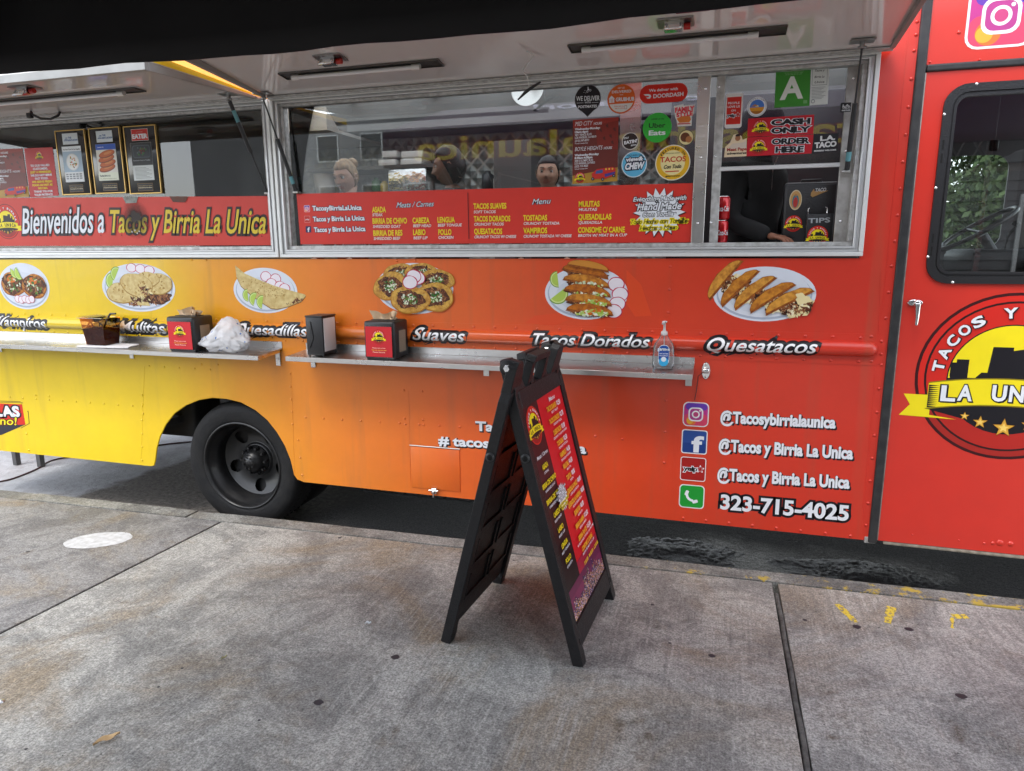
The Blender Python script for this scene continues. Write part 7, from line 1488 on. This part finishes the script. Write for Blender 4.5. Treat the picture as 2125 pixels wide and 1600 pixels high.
d = Dec((cx_, Yb-.0325, z0), lift=.0012); hh = zsh-z0; d.rrect((.004, hh*.56), .055, hh*.80, .024, ink('e4e8f0')); d.rrect((.004, hh*.60), .052, hh*.68, .022, ink('1c4a9a')); d.circ((.004, hh*.30), .024, ink('38a8dc'), 24); d.text('germ-x', (-.028, hh*.74), (.034, hh*.74), .017, WHT, bold=.04, out=ink('16306a'), ow=.08); d.text('HAND SANITIZER', (-.018, hh*.60), (.026, hh*.60), .006, WHT); d.text('ALCOHOL', (-.018, hh*.52), (.026, hh*.52), .006, WHT); d.circ((.004, hh*.40), .013, ink('dce4ec'), 20); d.build('label_print', bot)

# ================================================================== INSIDE THE ORDER WINDOW
zc_ = zg0-.0035
def bent_text(mb, t_, C, r, a0, a1, z, h, m, ax=None, bold=.04, shear=.25):
    vs, fs = tmesh(t_, bold, 3); X0 = min(v[0] for v in vs); X1 = max(v[0] for v in vs); mb.use(m)
    mb.add([(C[0]+(r+.0004)*math.sin(a0+(a1-a0)*((x-X0)/(X1-X0))+shear*y*.1), C[1]-(r+.0004)*math.cos(a0+(a1-a0)*((x-X0)/(X1-X0))+shear*y*.1), z+y*h) for x, y in vs], fs)
canr = mat('can_red', 'c8101c', .22, .35, coat=.5)
def can(x, y, z, label, ang):
    root = empty('soda_can', (x, y, z), label, 'soda can', 'soda cans stacked in the order window'); R_ = .033; hh = .122
    MB().lathe([(.0, .004), (.022, .002), (.027, .0), (R_, .012), (R_, hh-.014), (.028, hh-.003)], (x, y, z), n=32).build('can_body', canr, root)
    MB().lathe([(.028, hh-.003), (.0275, hh), (.026, hh), (.025, hh-.005), (0, hh-.005)], (x, y, z), n=32).build('can_lid', chrome, root)
    t = MB(); bent_text(t, 'Coca-Cola', (x, y), R_, ang-.9, ang+1.0, z+.045, .026, WHT); t.build('lettering', None, root)
pc = at(1496.5, 498, YG+.115); can(pc.x, pc.y, zc_, 'lower red soda can of the two stacked in the order window', .3); can(pc.x+.004, pc.y+.002, zc_+.1225, 'upper red soda can of the two stacked in the order window', -.1)
# black cash case with stickers and tip box
Yk = YG+.13; x0, x1 = at(1622, 485, Yk).x, at(1733, 485, Yk).x; z1 = at(1675, 378, Yk).z
case = empty('cash_case', ((x0+x1)/2, Yk+.04, zc_), 'black plastic case standing on the order counter with round stickers', 'case')
MB().bbev(x0, x1, Yk, Yk+.07, zc_+.001, z1, .012).build('case_body', blackp, case); MB().bbev(x0+.01, x1-.01, Yk-.004, Yk+.002, zc_+.012, z1-.012, .003).build('case_face', blackp, case)
MB().tube([((x0+x1)/2-.05, Yk+.03, z1-.002), ((x0+x1)/2-.045, Yk+.03, z1+.012), ((x0+x1)/2+.045, Yk+.03, z1+.012), ((x0+x1)/2+.05, Yk+.03, z1-.002)], .005, 8).build('handle', blackp, case)
d = Dec((0, Yk-.0042, 0)); c = d.uv(1651, 415); d.circ(c, .030, ink('d8c8a8'), 26, ry=.050); d.circ(c, .026, ink('c89a5a'), 26, ry=.045); d.circ((c[0], c[1]-.006), .016, ink('3a7a88'), 20, ry=.034); d.circ((c[0], c[1]-.012), .011, ink('b83a30'), 18, ry=.026); d.circ((c[0], c[1]+.024), .006, ink('b07a50'), 14)
logo(d, d.uv(1646.5, 464), .042); d.px([(1683, 400), (1689, 392), (1690, 397), (1719, 395.5), (1686, 409.5), (1682, 406)], ink('b8905a')); tx(d, 'TACO', 1691, 398, 1714, 396.5, 7, ink('c8ccd0'), bold=.05, shear=.2); d.build('case_stickers', case)
Yt = Yk-.06; x0, x1 = at(1672, 492, Yt).x, at(1727, 492, Yt).x; z1 = at(1700, 444, Yt).z; 
tip = empty('tip_box', ((x0+x1)/2, Yt+.02, zc_), 'small black tip box lettered TIPS in front of the black case', 'tip box'); MB().bbev(x0, x1, Yt, Yt+.045, zc_+.0005, z1, .003).build('box_body', blackp, tip)
MB().tube([at(1677, 444, Yt+.02), at(1677, 434, Yt+.02), at(1680, 432, Yt+.02)], .003, 6).build('bail_wire', chrome, tip); MB().tube([at(1716, 442, Yt+.02), at(1717, 431, Yt+.02), at(1713, 430, Yt+.02)], .003, 6).build('bail_wire', chrome, tip)
d = Dec((0, Yt-.0004, 0)); tx(d, 'TIPS', 1677, 463, 1722, 461, 10, ink('a8acb0'), bold=.03); logo(d, d.uv(1696.5, 489), .050); d.build('box_print', tip)

# ================================================================== PEOPLE
def skin_body(name, joints, links, m, root_i=0, parent=None, sub=2):
    """joints: list of ((x,y,z), rx) ; one continuous surface grown over the skeleton"""
    me = bpy.data.meshes.new('skeleton'); me.from_pydata([j[0] for j in joints], links, []); o = bpy.data.objects.new('skeleton', me); COL.objects.link(o)
    md = o.modifiers.new('skin', 'SKIN'); md.use_smooth_shade = True; me.skin_vertices or o.modifiers
    for i, j in enumerate(joints):
        sv = me.skin_vertices[0].data[i]; sv.radius = (j[1], j[2] if len(j) > 2 else j[1]); sv.use_root = (i == root_i)
    s_ = o.modifiers.new('sub', 'SUBSURF'); s_.levels = sub; s_.render_levels = sub
    dg = bpy.context.evaluated_depsgraph_get(); ev = o.evaluated_get(dg); mm = ev.to_mesh(); t = MB()
    t.add([v.co.copy() for v in mm.vertices], [tuple(p.vertices) for p in mm.polygons], True); ev.to_mesh_clear(); bpy.data.objects.remove(o); bpy.data.meshes.remove(me)
    return t
def person(label, hc, yaw, skinc, hairc, shirtc, hair='tied', pitch=0, hood=False, floor=ZF, pose='work', lean=0, bulk=1):
    """hc: centre of the head; yaw 0 looks at the serving side (-Y)"""
    hc = Vector(hc); root = empty('person', (hc.x, hc.y, floor), label, 'person'); sk_ = mat('skin_'+skinc, skinc, .5, noise=(9, .15, '8a5a48')); sh = mat('cloth_'+shirtc, shirtc, .85, noise=(12, .4, (.0, .0, .0)), bump=(8, .3)); hr_ = mat('hair_'+hairc, hairc, .45, noise=(1, .5, (.005, .004, .004), (60, 60, 6)))
    Rz = Matrix.Rotation(yaw, 3, 'Z'); Rp = Rz @ Matrix.Rotation(pitch, 3, 'X')
    # body: clothes follow one continuous figure
    nb = hc+Rz @ Vector((0, .025, -.15)); H = hc.z+.12-floor; ps = lambda x, y, z: tuple(nb+Rz @ Vector((x, y, z)))
    hipz = floor+H*.50; kz = floor+H*.27; sw_ = .175
    J = [((nb.x, nb.y+lean, hipz), .135, .10), (ps(0, .01+lean*.6, -.30), .125, .09), (ps(0, .01+lean*.2, -.12), .15, .095), (ps(0, .0, -.03), .075, .07), (ps(0, -.005, .04), .052, .055)]
    Lk = [(0, 1), (1, 2), (2, 3), (3, 4)]
    hands = []
    for s_ in (-1, 1):
        b0 = len(J); J += [(ps(s_*sw_, .01, -.085), .062), (ps(s_*(sw_+.045), .0, -.34), .046), (ps(s_*(sw_-.02), -.22, -.42), .034)]; Lk += [(2, b0), (b0, b0+1), (b0+1, b0+2)]; hands.append((s_, Vector(J[b0+2][0])))
        l0 = len(J); J += [((nb.x+(Rz @ Vector((s_*.095, 0, 0))).x, nb.y+lean+(Rz @ Vector((s_*.095, 0, 0))).y, hipz-.10), .095), ((nb.x+(Rz @ Vector((s_*.11, -.01, 0))).x, nb.y+lean+(Rz @ Vector((s_*.11, -.01, 0))).y, kz), .062), ((nb.x+(Rz @ Vector((s_*.11, .01, 0))).x, nb.y+lean+(Rz @ Vector((s_*.11, .01, 0))).y, floor+.07), .042)]; Lk += [(0, l0), (l0, l0+1), (l0+1, l0+2)]
        f0 = len(J); q = Rz @ Vector((s_*.12, -.15, 0)); J += [((nb.x+q.x, nb.y+lean+q.y, floor+.03), .035)]; Lk += [(l0+2, f0)]
    J = [(j[0],)+tuple(r*bulk for r in j[1:]) for j in J]; body = skin_body('body', J, Lk, sh); body.mats = [sh, mat('dark_trousers', (.02, .02, .025), .85)]; 
    for i, f in enumerate(body.f):
        zc2 = sum(body.v[k].z for k in f)/len(f)
        if zc2 < hipz: body.m[i] = 1
    body.build('clothed_body', None, root)
    # neck and head in one surface
    t = MB(); NU, NV_ = 44, 34; vs = []
    def face(v):
        x, y, z = v; P = Vector((x*.074, y*.094, z*.112)); f = max(0, -y); 
        if z < 0: k = 1-.30*z*z-.10*abs(z); P.x *= k; P.y *= 1-.10*z*z
        if z < -.3 and y > 0: P.y *= 1-.45*(-z-.3)
        g = lambda cx_, cz2, sx_, sz_: math.exp(-(((P.x-cx_)/sx_)**2+((P.z-cz2)/sz_)**2))*(1 if y < 0 else 0)
        P.y -= .024*g(0, -.020, .010, .012)+.012*g(0, .004, .007, .022); P.y -= .006*(g(.011, -.024, .006, .006)+g(-.011, -.024, .006, .006))
        P.y += .010*(g(.031, .014, .016, .012)+g(-.031, .014, .016, .012)); P.y -= .005*g(0, .034, .045, .008)
        P.y -= .007*g(0, -.049, .019, .005)+.007*g(0, -.059, .016, .006); P.y += .003*g(0, -.054, .02, .002); P.y -= .010*g(0, -.088, .02, .014); P.y -= .004*(g(.042, -.022, .018, .016)+g(-.042, -.022, .018, .016))
        return P
    for j in range(NV_+1):
        th = PI*j/NV_
        for i in range(NU):
            ph = 2*PI*i/NU; vs.append(face((math.sin(th)*math.sin(ph), -math.sin(th)*math.cos(ph), math.cos(th))))
    fs = [(j*NU+i, (j+1)*NU+i, (j+1)*NU+(i+1) % NU, j*NU+(i+1) % NU) for j in range(NV_) for i in range(NU)]
    lipm = mat('lips_'+skinc, tuple(a*b2 for a, b2 in zip(hexc(skinc), (.95, .62, .62))), .4); t.mats = [sk_, lipm]
    for f in fs:
        c3 = sum((vs[k] for k in f), Vector())/4; t.f.append(list(f)); t.m.append(1 if (c3.y < -.06 and abs(c3.x) < .023-.2*abs(c3.z+.054) and -.064 < c3.z < -.044) else 0); t.sm.append(True)
    t.v = [hc+Rp @ v for v in vs]; t.mi = 0
    nk = [(hc+Rp @ Vector((0, .025, -.06)), .052), (hc+Rz @ Vector((0, .022, -.12)), .050), (nb+Rz @ Vector((0, 0, -.01)), .058)]; t.tube([p for p, _ in nk], [r for _, r in nk], 16)
    for s_ in (-1, 1):   # ears
        e = [hc+Rp @ Vector((s_*(.073+.008*math.sin(a)), .012+.016*math.cos(a), -.002+.028*math.sin(a)-.006)) for a in [2*PI*i/10 for i in range(11)]]; t.tube(e, .006, 6, False); t.tube([hc+Rp @ Vector((s_*.070, .012, -.006)), hc+Rp @ Vector((s_*.078, .014, -.004))], [.018, .013], 8)
    t.build('head', None, root)
    ew, ei = mat('eye_white', (.7, .68, .66), .25), mat('iris', (.02, .012, .008), .15)
    for s_ in (-1, 1):
        c3 = Vector((s_*.031, -.074, .012)); t = MB(); t.lathe([(0, -.012), (.008, -.009), (.012, 0), (.008, .0085), (0, .011)], hc+Rp @ c3, Rp @ Vector((0, -1, 0)), n=14); t.build('eye', ew, root)
        MB().lathe([(.0055, .0095), (.004, .0112), (0, .0118)], hc+Rp @ c3, Rp @ Vector((0, -1, 0)), n=12).build('iris', ei, root)
        MB().tube([hc+Rp @ Vector((s_*x, y, z)) for x, y, z in ((.014, -.092, .034), (.03, -.092, .039), (.046, -.082, .035))], [.002, .0032, .0015], 6).build('eyebrow', hr_, root)
        MB().tube([hc+Rp @ Vector((s_*x, y, z)) for x, y, z in ((.018, -.086, .018), (.031, -.089, .0235), (.044, -.081, .018))], [.0012, .0022, .0012], 6).build('eyelid', mat('lid_'+skinc, tuple(a*.35 for a in hexc(skinc)), .6), root)
    # hair as a shell over the skull
    t = MB(); rn = random.Random(int(hc.x*100)); grid = []; ks = 1.09
    for j in range(22):
        th = PI*.86*j/21
        for i in range(40):
            ph = 2*PI*i/40; front = math.cos(ph); lim = PI*(.33 if hair == 'tied' else .35) if front > .15 else PI*.80
            lim = PI*(.84-.52*max(0, min(1, (front+.25)/.75))**.8); a = min(th, lim); x, y, z = math.sin(a)*math.sin(ph), -math.sin(a)*math.cos(ph), math.cos(a)
            P = face((x, y, z))*(ks+(.06 if hair == 'short' else 0)+.07*mnoise.noise(Vector((x*5, y*5, z*5)))+.03*mnoise.noise(Vector((x*19, y*19, z*9)))+.012*math.sin(ph*31+z*5)) if th < lim else face((x, y, z))*(1.0-.05*(th-lim))
            P.z += .004; grid.append(hc+Rp @ P)
    t.add(grid, [(j*40+i, (j+1)*40+i, (j+1)*40+(i+1) % 40, j*40+(i+1) % 40) for j in range(21) for i in range(40)], True)
    if hair == 'tied': t.lathe([(0, 0), (.032, .01), (.042, .035), (.03, .06), (0, .068)], hc+Rp @ Vector((0, .075, .055)), Rp @ Vector((0, .8, .6)), n=16)
    t.build('hair', hr_, root)
    if hood:
        t = MB(); grid = []
        for j in range(20):
            th = PI*.95*j/19
            for i in range(36):
                ph = 2*PI*i/36; front = math.cos(ph); lim = PI*(.95-.55*max(0, min(1, (front-.2)/.6))); a = min(th, lim); x, y, z = math.sin(a)*math.sin(ph), -math.sin(a)*math.cos(ph), math.cos(a); P = Vector((x*.105, y*.13+.01, z*.145)); grid.append(hc+Rp @ P)
        t.add(grid, [(j*36+i, (j+1)*36+i, (j+1)*36+(i+1) % 36, j*36+(i+1) % 36) for j in range(19) for i in range(36)], True); t.build('hood', sh, root)
    if pose == 'work':   # collar
        t = MB(); t.lathe([(.066, 0), (.072, .02), (.078, .01)], nb+Vector((0, 0, .0)), (0, 0, 1), n=20); t.build('collar', sh, root)
    # hands: palm and five bent fingers each
    for s_, w_ in hands:
        fw = Rz @ Vector((0, -1, -.15)).normalized(); sdv = Rz @ Vector((1, 0, 0)); dn = Vector((0, 0, -1)); pal = w_+fw*.05
        Jh = [(tuple(w_-fw*.015), .027, .024), (tuple(w_+fw*.02), .026, .018), (tuple(pal), .036, .015)]; Lh = [(0, 1), (1, 2)]; T_ = skin_body('h', Jh, Lh, sk_, sub=1)
        for k, (off, ln) in enumerate(((-.028, .072), (-.010, .082), (.009, .077), (.027, .060))):
            b0 = w_+fw*.07+sdv*off*s_; p1 = b0+fw*ln*.45+dn*.006; p2 = p1+fw*ln*.28+dn*ln*.25; p3 = p2+fw*ln*.12+dn*ln*.3; T_.tube([b0-fw*.02, b0, p1, p2, p3], [.0085, .009, .0082, .0075, .006], 8)
        b0 = w_+fw*.03-sdv*.024*s_; T_.tube([b0, b0+fw*.025-sdv*.02*s_, b0+fw*.055-sdv*.022*s_+dn*.01], [.012, .0105, .008], 8); T_.build('hand', sk_, root)
    return root
p = at(718, 368, 4.5); person('woman with light hair pulled back looking down, left side of the serving window', p, -.15, 'd6b29c', 'a88a60', '8a2a24', pitch=.28)
p = at(932, 347, 4.2); person('person in a black collared shirt seen in profile, middle of the serving window', p, -1.35, 'b8947e', '1c1412', '101014', hair='short', pitch=.15)
p = at(1137, 362, 4.75); person('young woman with dark tied hair facing the street, beside the hours poster', p, .12, 'c49e86', '1a1311', '202024')
p = at(1584, 268, 4.16); person('cashier in a black hooded sweatshirt with the hood up inside the order window', p, .9, '8a5a42', '120c0a', '0c0c0e', hood=True, pitch=.2, bulk=1.32)
MB().tube([at(1614, 325, 4.13), at(1604, 350, 4.12), at(1601, 385, 4.12), at(1598, 424, 4.12)], .0035, 6).build('hood_cord', mat('grey_cord', (.42, .40, .38), .8), None, 'pale hood cord hanging down the front of the black sweatshirt', 'cord', origin=at(1604, 350, 4.12))

# ================================================================== KITCHEN THINGS SEEN THROUGH THE GLASS
foam = mat('white_foam', (.80, .80, .76), .6); zs1 = at(830, 245, 5.5).z; zs2 = at(800, 343, 5.55).z; zs3 = at(1320, 250, 5.5).z
xa = at(816, 240, 5.55).x; t0 = None
for i in range(16):
    x = xa+i*.0285+(.03 if i > 7 else 0)
    if t0 is None:
        tb_ = MB(); tb_.bbev(-.012, .012, -.11, .11, .001, .16, .008); t0 = tb_.build('foam_tray', foam, None, 'white foam tray standing on edge in the row on the high kitchen shelf', 'foam tray', 'foam trays on the high kitchen shelf', origin=(0, 0, 0)); t0.location = (x, 5.70, zs1)
    else: c_ = t0.copy(); COL.objects.link(c_); c_.location = (x, 5.70, zs1)
def thing(mb, name, m, label, cat, o, group=None): return mb.build(name, m, None, label, cat, group, origin=o)
x = at(985, 230, 5.6).x; thing(MB().bbev(x-.16, x+.16, 5.58, 5.85, zs1+.001, zs1+.17, .02), 'wrapped_pack', glass('film', (.75, .8, .82), 1.5, .15, dirt=.5), 'clear wrapped pack of foam boxes at the end of the high kitchen shelf', 'pack', (x, 5.7, zs1))
x = at(1036, 222, 5.6).x; thing(MB().bbev(x-.02, x+.02, 5.6, 5.8, zs1+.001, zs1+.15, .004), 'blue_box', mat('blue_card', (.03, .06, .22), .5), 'small dark blue box standing beside the wrapped pack', 'box', (x, 5.7, zs1))
for k, (px_, r, h_, l) in enumerate(((705, .05, .13, 'tall clear cup stack at the left end of the high kitchen shelf'), (722, .045, .10, 'wrapped cup stack second from the left on the high kitchen shelf'), (765, .06, .08, 'short wrapped bowl stack on the high kitchen shelf'), (800, .05, .10, 'white tub next to the foam trays on the high kitchen shelf'))):
    x = at(px_, 235, 5.65).x; thing(MB().lathe([(0, .001), (r*.75, .001), (r, h_), (r*.92, h_), (r*.7, .01), (0, .01)], (x, 5.68, zs1), n=24), 'cup_stack', foam if k != 1 else gel, l, 'cups', (x, 5.68, zs1))
for i, (px_, dz_, w) in enumerate(((800, 0, .17), (806, .07, .14), (850, 0, .2), (852, .06, .2))):
    x = at(px_, 330, 5.6).x; thing(MB().bbev(x-w/2, x+w/2, 5.62, 5.84, zs2+dz_+.001, zs2+dz_+.058, .012), 'takeout_box', foam, ('lower left', 'upper left', 'lower right', 'upper right')[i]+' white foam takeout box of the four on the low kitchen shelf', 'box', (x, 5.7, zs2+dz_), 'foam takeout boxes on the low kitchen shelf')
pb = at(1098, 192, 5.2); t = MB(); t.lathe([(0, 0), (.05, .0), (.115, .05), (.122, .052), (.112, .045), (.05, -.008), (0, -.008)], pb, (0, -1, .2), n=36); thing(t, 'steel_bowl', mat('bright_bowl', (.75, .76, .74), .3, .6), 'round pale bowl wrapped in film hanging high behind the glass', 'bowl', pb)
MB().tube([pb+Vector((0, .01, .1)), pb+Vector((0, .05, .7))], .004, 5).build('bowl_hook', steel, truck)
zs4 = at(800, 402, 5.5).z; ishelf(-3.95, -.35, 5.42, 5.93, zs4, m=mat('shelf_edge', (.10, .105, .11), .35, .6))
x = at(665, 385, 5.6).x; thing(MB().lathe([(0, .001), (.08, .001), (.10, .20), (0, .20)], (x, 5.68, zs4), n=24), 'white_tub', foam, 'white round tub on the long shelf left of the woman with light hair', 'tub', (x, 5.68, zs4))
for i, (px_, r_, h_, c_, l_) in enumerate(((775, .045, .15, '2f6a34', 'green'), (792, .04, .12, 'c8b04a', 'mustard yellow'), (1008, .05, .17, '3a3c40', 'dark grey'), (1030, .045, .13, 'b8b8b4', 'pale grey'), (1052, .045, .16, '8a2a22', 'dark red'))):
    x = at(px_, 385, 5.6).x; thing(MB().lathe([(0, .001), (r_, .001), (r_, h_*.8), (r_*.5, h_*.9), (r_*.5, h_), (0, h_)], (x, 5.66, zs4), n=18), 'jar', mat('jar_'+c_, c_, .35), l_+' jar standing on the long shelf behind the cooks', 'jar', (x, 5.66, zs4))
x = at(840, 370, 5.45).x; t = MB(); t.bbev(x-.19, x+.17, 5.5, 5.68, zs4+.001, zs4+.20, .02); thing(t, 'foil_pack', mat('crumpled_foil', (.72, .72, .72), .18, 1, bump=(14, 1)), 'shiny crumpled foil pack on the long shelf behind the cooks', 'foil', (x, 5.6, zs4))
for i in range(7):
    x = at(1180, 330, 5.5).x+.05*i; 
# white plates stacked at the right
x = at(1205, 360, 5.45).x
for i in range(10):
    t = MB(); t.lathe([(0, 0), (.06, 0), (.13, .012), (.13, .015), (.06, .004), (0, .004)], (x, 5.68, zs4+.002+.017*i), n=28)
    thing(t, 'plate', foam, 'white plate in the stack on the long shelf behind the young woman', 'plate', (x, 5.68, zs4+.002+.017*i), 'white plates stacked on the shelf')
